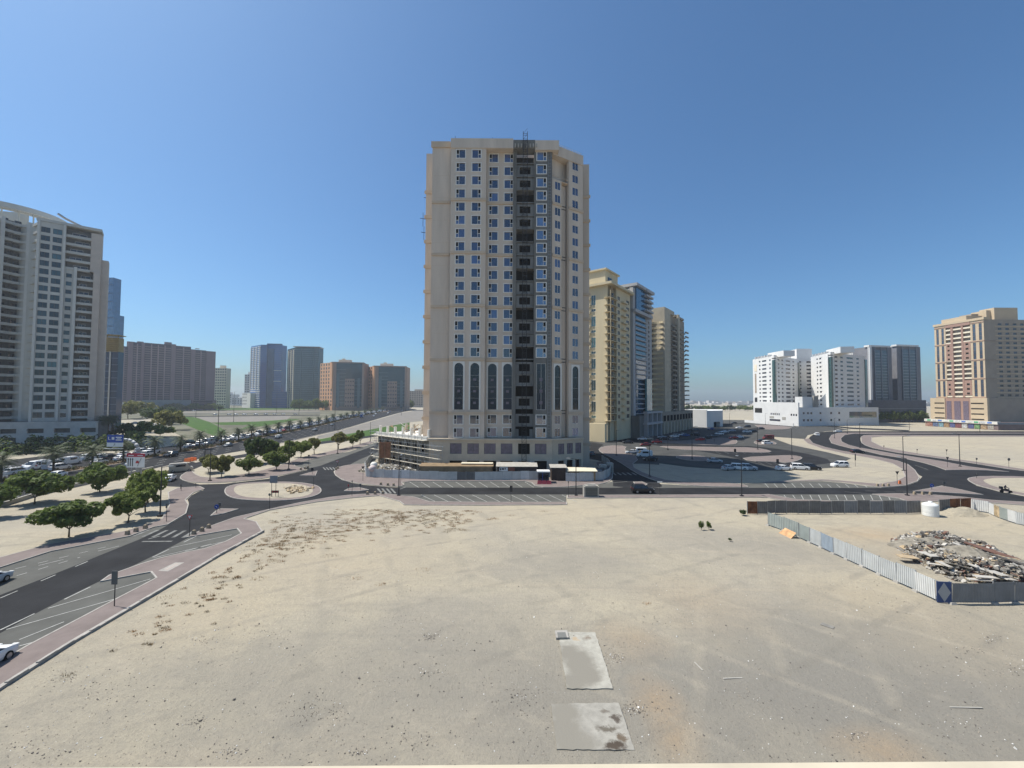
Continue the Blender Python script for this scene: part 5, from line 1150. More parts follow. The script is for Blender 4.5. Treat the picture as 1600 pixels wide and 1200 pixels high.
HS = [mat('sheet_grey', (.46, .46, .44), .55, .12, .9), mat('sheet_pale', (.58, .58, .56), .5, .1, .9), mat('sheet_blue', (.30, .35, .40), .5, .1, .9), mat('sheet_dark', (.135, .13, .125), .6, .2, .9), mat('sheet_rust', (.17, .075, .04), .85, .45, 1.2), mat('sheet_oxide', (.22, .05, .04), .7, .2, 1), mat('sheet_white', (.46, .47, .46), .5, .1, .9), mat('sheet_green', (.29, .32, .30), .6, .12, .9), mat('sheet_tan', (.42, .33, .21), .75, .4, 1.5), mat('sheet_slate', (.17, .175, .18), .55, .15, .9)]
GP = lambda *l: [G(a, b) for a, b in l]
hoarding('site_hoarding', 'grey sheet hoarding round the foot of the beige tower, left of its gate', GP((582,716),(570,734),(572,745.5),(600,747.3),(640,748.5),(656,749.3),(700,751),(770,751),(800,750.3),(840,750)), 2.15, 2.05, HS, '3300000100110000001100000', 6, .04, False)
hoarding('site_hoarding', 'grey sheet hoarding curving round the corner, right of the dark gate shed', GP((884,752.6),(905,753),(925,752.6),(943,750.2),(952,745),(955,737),(950,728),(940,722)), 2.15, 2.05, HS, '00000000000', 6, .04, False)
hoarding('plot_hoarding', 'weathered dark sheet fence along the back of the rubble plot', GP((1168,804.5),(1200,804.8),(1212,803.8),(1300,804.5),(1380,804),(1417,803.5),(1440,803)), 2.0, 2.15, HS, '43333333393939333393933393335511', 5, .05, False)
hoarding('plot_hoarding', 'rusty brown sheets right of the white water tank', GP((1468,802),(1517,799)), 2.0, 2.2, HS, '3444', 5, .05, False)
hoarding('plot_hoarding', 'tan streaked sheets running from the rusty panels to the right edge', GP((1517,798.5),(1545,803),(1562,811),(1588,819.5),(1640,830)), 2.0, 1.9, HS, '1187166866', 8, .05, False)
hoarding('plot_hoarding', 'pale corrugated hoarding running diagonally from back to the blue diamond panel', GP((1200,822),(1225,831),(1248,841.5),(1283,857),(1323,876.5),(1374,900.5),(1431,926),(1463,941)), 2.25, 2.0, HS, '777626666611166', 9, .05)
hoarding('plot_hoarding', 'plain grey sheets right of the blue diamond panel', GP((1488,944.5),(1554,945),(1586,944),(1660,948)), 3.6, 1.95, HS, '9999', 14, .02)
p = G(1464.5, 943); q = G(1487.5, 944.5); DP = empty('diamond_panel', ((p[0] + q[0]) / 2, (p[1] + q[1]) / 2, 0), 'blue hoarding panel with a grey diamond at the fence corner', 'sign panel')
f = Frame(p, q); b = MB(f); b.box(0, f.L, -.05, 0, .12, 2.05); b.build('panel', mat('navy_board', (.03, .06, .16), .6, .1, 1), DP)
b = MB(f); b.hexa([(f.L / 2, 0, .2), (f.L * .95, 0, 1.08), (f.L / 2, 0, 1.98), (f.L * .05, 0, 1.08)], [(f.L / 2, .012, .2), (f.L * .95, .012, 1.08), (f.L / 2, .012, 1.98), (f.L * .05, .012, 1.08)]); b.build('diamond', mat('diamond_grey', (.33, .33, .33), .6, .05, 1), DP)
for u in (.1, f.L - .1): b = MB(f); b.box(u - .04, u + .04, -.14, -.06, 0, 2.1); b.build('post', M_steel, DP)
# ------------------------------------------------------------------ on the rubble plot
c = G(1454, 806.5); WT = empty('water_tank', (*c, 0), 'white ribbed plastic water tank standing before the back fence', 'water tank')
b = MB(); N = 28
prof = [(1.32, .0), (1.38, .05), (1.38, .5), (1.34, .56), (1.38, .62), (1.38, 1.2), (1.34, 1.26), (1.38, 1.32), (1.38, 1.95), (1.30, 2.15), (.7, 2.42), (.3, 2.5)]
for k in range(len(prof) - 1):
    for i in range(N):
        a, d = 2 * math.pi * i / N, 2 * math.pi * (i + 1) / N; (r0, z0), (r1, z1) = prof[k], prof[k + 1]
        b.poly([(c[0] + r0 * math.cos(a), c[1] + r0 * math.sin(a), z0 + .1), (c[0] + r0 * math.cos(d), c[1] + r0 * math.sin(d), z0 + .1), (c[0] + r1 * math.cos(d), c[1] + r1 * math.sin(d), z1 + .1), (c[0] + r1 * math.cos(a), c[1] + r1 * math.sin(a), z1 + .1)])
b.build('shell', mat('tank_plastic', (.66, .66, .63), .45, .06, 1), WT); b = MB(); b.tube((*c, 2.58), (*c, 2.78), .35, n=14); b.build('lid', M_white, WT); WT.scale = (.77, .77, .88)
def mound(name, px, py, rx, ry, h, m, label, cat, seed, n=34, parent=None, rot=0):
    cx_, cy_ = G(px, py); b = MB(); rnd = random.Random(seed)
    P_ = {}
    for i in range(n + 1):
        for j in range(n + 1):
            u, v = i / n * 2 - 1, j / n * 2 - 1; r_ = math.hypot(u, v); x = u * rx * math.cos(rot) - v * ry * math.sin(rot); y = u * rx * math.sin(rot) + v * ry * math.cos(rot)
            z = h * max(0, 1 - r_ ** 1.6) * (1 + .5 * NZ.noise((x * .5 + seed, y * .5, 0))) + .12 * h * NZ.noise((x * 1.7, y * 1.7, seed))
            P_[i, j] = (cx_ + x, cy_ + y, soil(cx_ + x, cy_ + y) + (z if r_ < 1 else -.1))
    for i in range(n):
        for j in range(n): b.poly([P_[i, j], P_[i + 1, j], P_[i + 1, j + 1], P_[i, j + 1]])
    return b, (cx_, cy_)
b, c = mound('sand_heap', 1500, 803, 4.2, 2.4, .95, M_sand, '', '', 3); b.build('sand_heap', M_sand, smooth=True, label='low heap of loose sand in front of the rusty sheets', cat='sand heap')
RB = empty('rubble_heap', (*G(1500, 880), 0), 'long heap of demolition rubble, boards and panels behind the corrugated hoarding', 'rubble')
M_rub = mat('rubble_soil', (.21, .19, .155), .95, .35, 1.5, .08, 3)
for px, py, rx, ry, h, rot in ((1450, 858, 4.4, 2.6, 1.35, -.25), (1525, 880, 6.5, 3.4, 1.5, -.3), (1590, 893, 5, 3, 1.2, -.3)):
    b, c = mound('m', px, py, rx, ry, h, None, '', '', px, 26, None, rot); b.build('mound', M_rub, RB, smooth=True)
deb = [mat('debris_grey', (.21, .195, .17), .9, .2, 2), mat('debris_white', (.44, .415, .37), .8, .1, 2), mat('debris_tan', (.40, .31, .2), .9, .2, 2), mat('debris_dark', (.10, .09, .08), .9, .2, 2), mat('debris_red', (.15, .085, .065), .85, .2, 2)]
b = MB()
def tumble(b, c, sx, sy, sz, m):
    R3 = Matrix.Rotation(random.uniform(0, 6.3), 3, 'Z') @ Matrix.Rotation(random.uniform(-.6, .6), 3, 'X') @ Matrix.Rotation(random.uniform(-.6, .6), 3, 'Y'); c = Vector(c)
    pt = lambda x, y, z: tuple(c + R3 @ Vector((x * sx, y * sy, z * sz)))
    j = lambda: random.uniform(.75, 1)
    b.hexa([pt(-j(), -j(), -1), pt(j(), -j(), -1), pt(j(), j(), -1), pt(-j(), j(), -1)], [pt(-j(), -j(), 1), pt(j(), -j(), 1), pt(j(), j(), 1), pt(-j(), j(), 1)], m)
poly_r = PX([(1392,846),(1412,838),(1465,834),(1492,842),(1520,852),(1560,860),(1600,884),(1640,905),(1640,915),(1560,911),(1500,912),(1470,900),(1440,884),(1410,866)])
def inside(p, poly):
    ins = False
    for i in range(len(poly)):
        (ax, ay), (bx, by) = poly[i], poly[(i + 1) % len(poly)]
        if (ay > p[1]) != (by > p[1]) and p[0] < (bx - ax) * (p[1] - ay) / (by - ay) + ax: ins = not ins
    return ins
def edge_d(p, poly): return min(((Vector(poly[i]) + (Vector(poly[(i + 1) % len(poly)]) - Vector(poly[i])) * max(0, min(1, (Vector(p) - Vector(poly[i])).dot(Vector(poly[(i + 1) % len(poly)]) - Vector(poly[i])) / max(1e-6, (Vector(poly[(i + 1) % len(poly)]) - Vector(poly[i])).length_squared)))) - Vector(p)).length for i in range(len(poly)))
xs = [p[0] for p in poly_r]; ys = [p[1] for p in poly_r]; k = 0
while k < 3200:
    p = (random.uniform(min(xs), max(xs)), random.uniform(min(ys), max(ys)))
    if not inside(p, poly_r): continue
    d = edge_d(p, poly_r); z = soil(*p) + min(1.0, d * .5) * random.uniform(.3, 1.2); s_ = random.choice((.05, .07, .1, .13, .2)); k += 1
    tumble(b, (p[0], p[1], z), s_ * random.uniform(.6, 2.2), s_, s_ * random.uniform(.2, .8), random.choices(range(5), (7, 3, 2, 2, .8))[0])
o = b.build('broken_masonry', deb, RB); o['kind'] = 'stuff'
for px, py, z, sx, sy, rz, tl, mi in ((1418,872,.5,1.0,.55,-.15,.05,2),(1462,870,.9,1.7,.4,.35,.15,1),(1452,866,.8,1.5,.35,.2,.1,1),(1419,845,.6,.75,.5,.5,.2,1),(1478,884,.9,.8,.7,.3,.2,1),(1496,886,.9,.7,.9,1.2,.3,0),(1489,896,.35,.9,.5,-.3,.15,3),(1462,884,.5,.9,.22,-.1,.1,1),(1545,904,.5,1.9,.3,.15,.12,1),(1560,898,.7,1.0,.6,.4,.2,1),(1530,908,.4,1.4,.25,.1,.1,1),(1575,906,.4,1.0,.4,.3,.2,1),(1500,854,1.2,.7,.25,-.6,.3,1),(1512,850,1.2,1.4,.3,-.95,.25,3),(1533,857,1.3,1.5,.32,-.7,.2,4),(1558,866,1.3,1.9,.42,-.85,.22,4),(1580,878,1.2,1.7,.26,-.65,.25,3),(1570,872,1.1,1.2,.3,-.4,.1,2),(1475,840,1.1,1.7,.15,-.7,.2,3),(1595,903,.6,2.2,.35,.5,.3,4),(1598,880,.8,1.2,.5,.2,.2,1),(1455,860,1.2,.3,.6,.2,.5,2)):
    b = MB(); x, y = G(px, py, z); R3 = Matrix.Rotation(rz, 3, 'Z') @ Matrix.Rotation(tl, 3, 'Y') @ Matrix.Rotation(tl * .7, 3, 'X')
    pt = lambda a, c_, d: tuple(Vector((x, y, z + .15)) + R3 @ Vector((a * sx, c_ * sy, d * .04)))
    b.hexa([pt(-1, -1, -1), pt(1, -.9, -1), pt(.95, 1, -1), pt(-.9, .9, -1)], [pt(-1, -1, 1), pt(1, -.9, 1), pt(.95, 1, 1), pt(-.9, .9, 1)]); b.build('board', deb[mi], RB)
c = G(1234, 839); fq = Frame(G(1226, 834), G(1245, 842.5)); b = MB(fq); b.hexa([(-.1, .9, .02), (fq.L, .9, .02), (fq.L, .86, .08), (-.1, .86, .08)], [(.2, .1, .85), (fq.L, .12, .8), (fq.L, .06, .85), (.2, .05, .9)]); b.build('leaning_board', mat('orange_ply', (.48, .27, .13), .7, .35, 1.5), off=(c[0], c[1], 0), label='orange and cream board leaning on the green fence sheets', cat='board')
# ------------------------------------------------------------------ sheds and clutter of the tower's building site
M_ply = mat('plywood', (.23, .165, .10), .85, .25, .6); M_cream2 = mat('cream_sheet', (.62, .56, .42), .7, .1, .8)
def shed(name, label, x0, x1, y0, y1, h, wall, roof, slope=.3, over=.3):
    r_ = empty(name, ((x0 + x1) / 2, (y0 + y1) / 2, 0), label, 'shed'); b = MB(); b.box(x0, x1, y0, y1, 0, h); b.build('wall', wall, r_)
    b = MB(); b.hexa([(x0 - over, y0 - over, h + .02), (x1 + over, y0 - over, h + .02), (x1 + over, y1 + over, h + slope), (x0 - over, y1 + over, h + slope)], [(x0 - over, y0 - over, h + .12), (x1 + over, y0 - over, h + .12), (x1 + over, y1 + over, h + slope + .1), (x0 - over, y1 + over, h + slope + .1)]); b.build('roof', roof, r_); return r_
s1 = shed('site_shed', 'long brown plywood shed behind the hoarding at the tower foot', XA(660, 101), XA(770, 101), 99.6, 102.5, 2.9, M_ply, M_ply, .25)
b = MB(); b.box(XA(721, 101), XA(771, 102), 101, 103, 3.3, 3.42); b.build('roof_sheet', M_cream2, s1)
b = MB(); b.box(XA(660, 99), XA(768, 99), 98.6, 98.75, 1.9, 3.0); b.build('fascia_board', M_ply, s1)
s2 = shed('site_shed', 'shed with white lean-to roof and red panel beside the site gate', XA(778, 101), XA(838, 101), 99.5, 103, 2.9, mat('shed_dark', (.07, .055, .05), .9, .3, 1), M_conc, .45)
for a, c_, m in ((781, 794, M_white), (795, 805, M_red)): b = MB(); b.box(XA(a, 99.4), XA(c_, 99.4), 99.35, 99.45, 1.9, 2.8); b.build('side_panel', mat('brick_red', (.25, .1, .07), .8, .2, 1) if m is M_red else m, s2)
b = MB()
for i, (a, c_) in enumerate(((782, 784), (785, 788), (789, 791))): b.box(XA(a, 99.3), XA(c_, 99.3), 99.33, 99.345, 2.1 + .1 * i, 2.6)
b.build('sign_lettering', M_dark, s2)
s3 = shed('gate_shed', 'dark brown sheet gate shed with broken roof edge', XA(861, 99), XA(883, 99), 97.6, 100.5, 3.0, mat('gate_brown', (.075, .055, .045), .8, .2, 1), M_conc, .3)
for k in range(3): b = MB(); x = XA(862 + k * 7, 97.5); b.box(x, x + .9, 97.5, 97.58, .1, 2.7); b.build('gate_leaf', MATS['gate_brown'], s3)
s4 = shed('site_shed', 'low shed with cream sheet roof behind the curving hoarding', XA(888, 99), XA(928, 99), 97.2, 100, 2.3, mat('shed_tan', (.30, .21, .12), .85, .2, 1), M_cream2, .35, .4)
GB = empty('guard_booth', (XA(849, 95.5), 95.5, 0), 'dark windowed guard booth with white roof at the site gate', 'booth')
x0, x1 = XA(841, 95), XA(858, 95); b = MB(); b.box(x0, x1, 94.6, 96.6, .1, 2.5); b.build('wall', mat('booth_navy', (.04, .045, .06), .5, .1, 1), GB); b = MB(); b.box(x0 - .2, x1 + .2, 94.4, 96.8, 2.5, 2.75); b.build('roof', M_white, GB)
b = MB(); b.box(x0 + .2, x1 - .2, 94.54, 94.6, 1.1, 2.2); b.build('window', M_glass, GB); b = MB(); b.box(x0 + .95, x0 + 1.05, 94.5, 94.6, .2, 2.5); b.build('door_frame', M_blue, GB)
x = XA(840, 93.5)
for k, lb in enumerate(('first red plastic road barrier in front of the guard booth, at the left', 'second red plastic road barrier in front of the guard booth, in the middle', 'third red plastic road barrier in front of the guard booth, at the right')):
    b = MB(); xa = x + k * 1.05; b.hexa([(xa, 93.2, .13), (xa + 1, 93.2, .13), (xa + 1, 93.7, .13), (xa, 93.7, .13)], [(xa + .04, 93.36, .78), (xa + .96, 93.36, .78), (xa + .96, 93.54, .78), (xa + .04, 93.54, .78)]); b.box(xa + .15, xa + .85, 93.38, 93.52, .78, .86); b.build('road_barrier', mat('barrier_red', (.30, .04, .06), .5, .1, 1), off=(xa + .5, 93.4, 0), label=lb, cat='barrier', group='red barriers at the site gate')
bx = empty('plywood_screen', (XA(603, 116), 116, 0), 'brown plywood screen standing before the scaffolded low block', 'screen'); b = MB(); b.box(XA(594, 116), XA(612, 116), 115.8, 116, 2.5, ZA(600, 691, 116)); b.build('board', mat('ply_red', (.27, .13, .075), .8, .3, .8), bx)
for x in (595, 603, 611): b = MB(); b.box(XA(x, 115.7) - .06, XA(x, 115.7) + .06, 115.6, 115.8, 0, ZA(600, 690, 116)); b.build('post', M_wood, bx)
random.seed(21)
b = MB(); m0, c = mound('x', 606, 737, 8, 3.4, 1.7, None, '', '', 9, 26); 
for _ in range(420):
    u = random.uniform(-1, 1); v = random.uniform(-1, 1)
    if u * u + v * v < 1: tumble(m0, (c[0] + u * 7.5, c[1] + v * 3, 1.7 * max(0, 1 - math.hypot(u, v) ** 1.6) + .25), random.choice((.12, .25, .4)), .2, .07, random.choice((0, 0, 1, 1, 2)))
m0.build('builders_rubble', [M_rub, M_offw, deb[2]], label='pale heap of builders rubble behind the hoarding, left of the tower', cat='rubble', kind='stuff')
for i, (px, py, lb) in enumerate(((586, 723, 'pale round mixer drum standing above the other behind the hoarding'), (584, 729, 'pinkish round mixer drum just behind the hoarding corner'))):
    x, y = XA(px, 103 + i * -2), 103 - i * 2; r_ = empty('mixer_drum', (x, y, 0), lb, 'mixer'); b = MB(); b.blob((x, y, 2.6 - i * .5), .9, .9, .8, 0, 14, 8); b.build('drum', M_offw if i == 0 else mat('pinkish', (.5, .42, .4), .7, .1, 1), r_, smooth=True); b = MB(); b.box(x - .5, x + .5, y - .4, y + .4, 0, 1.9 - i * .5); b.build('stand', M_steel, r_)
CE = empty('equipment_pallets', (XA(942, 106), 106, 0), 'grey sheeted materials stacked behind the curved hoarding corner', 'materials')
for k in range(6): b = MB(); x = XA(930 + k * 3.6, 104 + k); b.box(x, x + 1.6, 103.5 + k, 105.3 + k, 0, 1.5 + .5 * (k % 3)); b.build('stack', (M_slb, HS[3], M_conc)[k % 3], CE)
KB = empty('utility_kiosk', (*G(924, 777.5), 0), 'grey metal utility kiosk with pale frame on the front pavement', 'kiosk')
cx_, cy_ = G(924, 777.5); 
b = MB(); b.box(cx_ - 1.35, cx_ + 1.35, cy_ - .1, cy_ + 1.2, .1, 2.05); b.build('cabinet', mat('kiosk_grey', (.10, .11, .105), .5, .1, 1), KB); b = MB()
for a, c_, d, e in ((-1.45, -1.2, .05, 2.15), (1.2, 1.45, .05, 2.15)): b.box(cx_ + a, cx_ + c_, cy_ - .16, cy_ + 1.3, d, e)
b.box(cx_ - 1.2, cx_ + 1.2, cy_ - .15, cy_ + 1.3, 2.0, 2.3); b.box(cx_ - 1.2, cx_ + 1.2, cy_ - .15, cy_ + 1.25, .03, .25); b.build('frame', M_conc, KB); b = MB(); b.box(cx_ - .7, cx_ + .9, cy_ + .2, cy_ + 1, 2.3, 2.5); b.build('roof_vent', M_conc, KB)
for k in range(5): b = MB(); b.box(cx_ - 1.1, cx_ + 1.1, cy_ - .13, cy_ - .1, .45 + k * .3, .5 + k * .3); b.build('louvre', M_dark, KB)
# ------------------------------------------------------------------ low barrier wall along the near carriageway
b = MB(); cut = [i for i in range(len(NE) - 1) if NE[i][1] < G(209, 741)[1]]
lo = offs([NE[i] for i in range(0, cut[-1] + 2)], -.1); hi = offs(lo, -.35)
for i in range(len(lo) - 1): b.hexa([(*lo[i], -.1), (*lo[i + 1], -.1), (*hi[i + 1], -.1), (*hi[i], -.1)], [(*lo[i], .75), (*lo[i + 1], .75), (*hi[i + 1], .75), (*hi[i], .75)])
b.build('barrier_wall', M_conc, off=(lo[-1][0], lo[-1][1], 0), label='low concrete barrier wall between the avenue and the tree plot', cat='wall')
b = MB(); lo = offs(NE[cut[-1] + 6:80], -.05); hi = offs(lo, -.3)
for i in range(len(lo) - 1): b.hexa([(*lo[i], -.02), (*lo[i + 1], -.02), (*hi[i + 1], -.02), (*hi[i], -.02)], [(*lo[i], .22), (*lo[i + 1], .22), (*hi[i + 1], .22), (*hi[i], .22)])
b.build('avenue_kerb', M_kerb, kind='structure')
# ------------------------------------------------------------------ lamps, signs, bollards
def ord_(i): return ['first', 'second', 'third', 'fourth', 'fifth', 'sixth', 'seventh', 'eighth', 'ninth', 'tenth', 'eleventh', 'twelfth', 'thirteenth', 'fourteenth', 'fifteenth', 'sixteenth', 'seventeenth', 'eighteenth', 'nineteenth', 'twentieth', 'twenty-first', 'twenty-second', 'twenty-third', 'twenty-fourth', 'twenty-fifth', 'twenty-sixth', 'twenty-seventh', 'twenty-eighth', 'twenty-ninth', 'thirtieth'][i]
def lamp(px, py, ytop, label, arms=1, rz=0., r0=.11):
    x, y = G(px, py); h = (py - ytop) / (py - 623.5) * 19
    t = empty('street_lamp', (x, y, 0), label, 'street lamp', 'dark street lamp poles')
    b = MB(); b.tube((x, y, 0), (x, y, h), r0, r0 * .6, 8); b.build('pole', M_dark, t); b = MB(); b.box(x - .28, x + .28, y - .28, y + .28, 0, .3); b.build('base', M_dark, t)
    for k in range(arms):
        a = rz + math.pi * k; d = Vector((math.cos(a), math.sin(a), 0)); b = MB(); b.bar((x, y, h - .1), tuple(Vector((x, y, h + .1)) + d * 1.2), .08, .08); b.build('arm', M_dark, t)
        b = MB(); p0 = Vector((x, y, h + .1)) + d * 1.1; b.bar(tuple(p0), tuple(p0 + d * .75), .3, .13); b.build('lamp_head', M_steel, t)
for a in ((250,807,731,'dark lamp pole on the left plot pavement beside the near trees',1,0),(623,775,714,'dark lamp pole before the tower hoarding at the first parking bays',1,1.57),(900,775,717,'dark lamp pole beside the grey utility kiosk',1,3.14),(1159,776,714,'dark lamp pole left of the weathered plot fence, on the front pavement',1,1.57),(1417.5,775,715,'dark lamp pole rising above the white water tank',1,1.57),(1412,736,680,'dark lamp pole on the sand lot corner by the junction',1,0),(1500,729.5,676,'dark double lamp pole on the wide end of the curved median',2,0),(328,752,699,'dark lamp pole under the pair of trees beside the roundabout',1,0),(451,734,688,'dark lamp pole on the tree plot right of the roundabout sign',1,0),(527.5,709,672,'dark lamp pole beside the bays of the north road',1,0),(578.5,690,660,'dark lamp pole near the scaffolded block on the north road',1,0),(963,712,672,'dark lamp pole on the shaded car park corner',1,0),(1015,745,693,'dark lamp pole at the near edge of the tower shadow',1,0),(1043.5,703,683,'short dark lamp pole by the two red cars',1,0),(1081.5,718,666,'dark lamp pole in the middle of the tower shadow',1,0),(1184,702.5,667,'dark lamp pole on the long pink car park island',1,0),(1237.5,717.5,669,'dark lamp pole on the pink island behind the white cars',1,0),(1344,700,660,'dark lamp pole behind the black car on the curving road',1,0),(1304,685,652,'dark lamp pole on the left loop of the curved median',1,0),(1324,677.5,655,'dark lamp pole at the back of the curved median loop',1,0),(1421,675.6,656,'dark lamp pole far back on the straight twin road',1,0),(1531,675.5,658,'dark lamp pole far back before the shops',1,0),(1140,663,645,'dark lamp pole by the warehouse road',1,0),(1196,663,645,'dark lamp pole before the white podium',1,0),(1265,661,640,'dark lamp pole before the podium corner',1,0)):
    lamp(*a)
for i, (px, py, yt) in enumerate(((340.5,682.5,636),(365,659,615),(320,715,686),(432,646,612),(467,648,610),(523,672,634),(306,653,631),(627,649,629))): lamp(px, py, yt, 'tall thin avenue light mast, %s counted from the left along the avenue' % ord_({320:1,340.5:2,365:3,306:0,432:4,467:5,523:6,627:7}[px]), 1, 0, .16)
def post_sign(px, py, ytop, kind, label, col=None, face=0, w=.55, ph=.5):
    x, y = G(px, py); h = (py - ytop) / (py - 623.5) * 19; t = empty('road_sign', (x, y, 0), label, 'road sign')
    b = MB(); b.tube((x, y, 0), (x, y, h), .04, n=6); b.build('post', M_dark if kind != 'white' else M_steel, t)
    b = MB(); m = col or M_dark; z = h - ph / 2
    if kind == 'round': b.tube((x, y - .05, z), (x, y - .09, z), w / 2, n=18); b.build('plate', m, t)
    elif kind == 'tri':
        b.hexa([(x - w / 2, y - .05, h), (x + w / 2, y - .05, h), (x, y - .05, h - w * .9)], [(x - w / 2, y - .09, h), (x + w / 2, y - .09, h), (x, y - .09, h - w * .9)]); b.build('plate', m, t)
        b = MB(); b.hexa([(x - w * .3, y - .091, h - w * .1), (x + w * .3, y - .091, h - w * .1), (x, y - .091, h - w * .66)], [(x - w * .3, y - .1, h - w * .1), (x + w * .3, y - .1, h - w * .1), (x, y - .1, h - w * .66)])
        if m is M_red: b.build('face', M_white, t)
    else: b.box(x - w / 2, x + w / 2, y - .1, y - .05, h - ph, h); b.build('plate', m, t)
    if col is M_blue and kind == 'round':
        b = MB(); b.bar((x - .12, y - .1, z + .12), (x + .12, y - .1, z - .14), .06, .06); b.build('arrow', M_white, t)
    return t
MG = mat('sign_back', (.10, .105, .10), .6, .1, 1)
for a in ((178.5,949,893,'box','dark rectangular parking sign back on the near left pavement',MG,0,.52,1.2),(296,839,805.5,'tri','give way triangle sign at the crossing nearest the left bays',M_red,0,.75,.6),(338.5,803,789,'round','blue round keep-right sign on the near splitter island',M_blue,0,.72,.6),(343.5,798,785.5,'box','small dark sign plate behind the blue round sign',MG,0,.4,.6),(260,816,787,'box','narrow dark sign beside the left plot lamp pole',MG,0,.25,.7),(283,768,757,'box','short black post at the tip of the left pavement',M_dark,0,.2,.9),(306,763,755,'box','thin low marker post on the tip of the left pavement',MG,0,.15,.3),(421,797,771,'round','thin post with dark disc on the near roundabout pavement',MG,0,.42,.5),(488,742,731,'box','dark sign cluster on the north splitter island',M_dark,0,.6,.8),(527,731.5,720,'tri','red give way triangle on the north exit of the roundabout',M_red,0,.75,.6),(482.5,727,711,'tri','dark backed triangle sign before the north bays',M_dark,0,.7,.6),(567,752.5,729,'tri','dark triangle and disc sign on the tower pavement',M_dark,0,.75,.6),(550,776,751,'box','thin post standing on the near pavement across from the tower',MG,0,.2,.3),(563,766.5,756,'box','small dark plate on the east splitter island',MG,0,.4,.5),(544.5,766,757,'box','dark stub post with red band on the east splitter island',M_red,0,.22,.4),(490,761,745,'box','thin dark post on the roundabout kerb by the stones',MG,0,.2,.3),(626,760,736,'box','thin post beside the first lamp pole before the hoarding',MG,0,.15,.3),(798.5,786,759,'box','dark rectangular sign in the middle of the front bays',M_dark,0,.5,1.1),(888,777,752,'box','thin post left of the utility kiosk',MG,0,.18,.3),(1031,774,752,'box','white plate sign on thin post in the middle of the front pavement',M_white,0,.95,.25),(1402,757.5,736,'tri','dark triangle sign at the rounded sand lot corner',M_dark,0,.85,.7),(1336.5,729,709,'box','narrow dark sign standing in the sand lot by the white car',M_dark,0,.3,1.8),(1381,703,696,'tri','small dark triangle sign on the inner lot pavement, leftmost',M_dark,0,.6,.6),(1433,710,701.5,'tri','small dark triangle sign on the inner lot pavement, middle',M_dark,0,.6,.6),(1479,711,702,'tri','dark triangle sign right of the middle of the inner lot edge',M_dark,0,.8,.7),(1480.5,731,713.5,'tri','dark triangle sign on the pink end of the curved median',M_dark,0,.9,.7),(1526,726,715,'round','small disc sign on the inner lot pavement near the right edge',MG,0,.6,.6),(1576.5,731,715,'round','larger disc sign at the far right inner lot pavement',MG,0,.8,.8),(1456,766,755.5,'round','blue round sign on the triangular junction island',M_blue,0,.8,.8),(1475,761,752,'box','thin grey sign on the apex of the junction island',MG,0,.5,.6),(1148.5,715,701,'box','black board sign on the pink island in the shadow edge',M_dark,0,.7,1.1),(1215,735,717,'box','black board sign by the white saloon at the sand lot edge',M_dark,0,.7,1.2),(1526,748,739,'box','thin post on the oval east island',MG,0,.2,.4),(1102,693,686,'box','short dark post on the upper pink island, left one',MG,0,.35,.8),(1116,692,685.5,'box','short dark post on the upper pink island, right one',MG,0,.3,.9)):
    post_sign(*a)
DS = empty('direction_sign', (*G(427, 777), 0), 'back of a wide direction sign on the near side of the roundabout island', 'road sign'); x, y = G(427, 777)
b = MB(); b.box(x - .72, x + .72, y - .04, y + .04, 2.7, 4.1); b.build('plate', mat('sign_rear', (.22, .23, .24), .5, .1, 1), DS)
for dx in (-.4, .4): b = MB(); b.tube((x + dx, y + .08, 0), (x + dx, y + .08, 4.0), .045, n=6); b.build('post', M_dark, DS)
CV = empty('chevron_board', (*G(429, 777.5), 0), 'low chevron board on two legs on the roundabout island', 'road sign'); x, y = G(429.5, 778)
b = MB(); b.box(x - .72, x + .72, y - .03, y + .03, .95, 1.4); b.build('plate', M_dark, CV)
for k in range(3): b = MB(); b.hexa([(x - .6 + k * .45, y - .03, 1.0), (x - .45 + k * .45, y - .03, 1.0), (x - .3 + k * .45, y - .03, 1.35), (x - .45 + k * .45, y - .03, 1.35)], [(x - .6 + k * .45, y - .04, 1.0), (x - .45 + k * .45, y - .04, 1.0), (x - .3 + k * .45, y - .04, 1.35), (x - .45 + k * .45, y - .04, 1.35)]); b.build('chevron', M_red, CV)
for dx in (-.6, .6): b = MB(); b.tube((x + dx, y + .06, 0), (x + dx, y + .06, 1.3), .04, n=6); b.build('leg', M_dark, CV)
def bollards(pts, where):
    for i, (px, py) in enumerate(pts):
        x, y = G(px, py); b = MB(); b.hexa([(x - .22, y - .22, 0), (x + .22, y - .22, 0), (x + .22, y + .22, 0), (x - .22, y + .22, 0)], [(x - .18, y - .18, .62), (x + .18, y - .18, .62), (x + .18, y + .18, .62), (x - .18, y + .18, .62)]); b.hexa([(x - .18, y - .18, .62), (x + .18, y - .18, .62), (x + .18, y + .18, .62), (x - .18, y + .18, .62)], [(x - .08, y - .08, .72), (x + .08, y - .08, .72), (x + .08, y + .08, .72), (x - .08, y + .08, .72)])
        b.build('bollard', mat('bollard_stone', (.30, .245, .175), .9, .2, 2), off=(x, y, 0), label='small stone bollard %s, %s from the left' % (where, ord_(i)), cat='bollard', group='stone bollards ' + where)
bollards(((199,836.5),(212.5,832),(227,827)), 'on the far side of the left crossing'); bollards(((303,836),(315.5,831.5),(326,826.5)), 'on the near side of the left crossing')
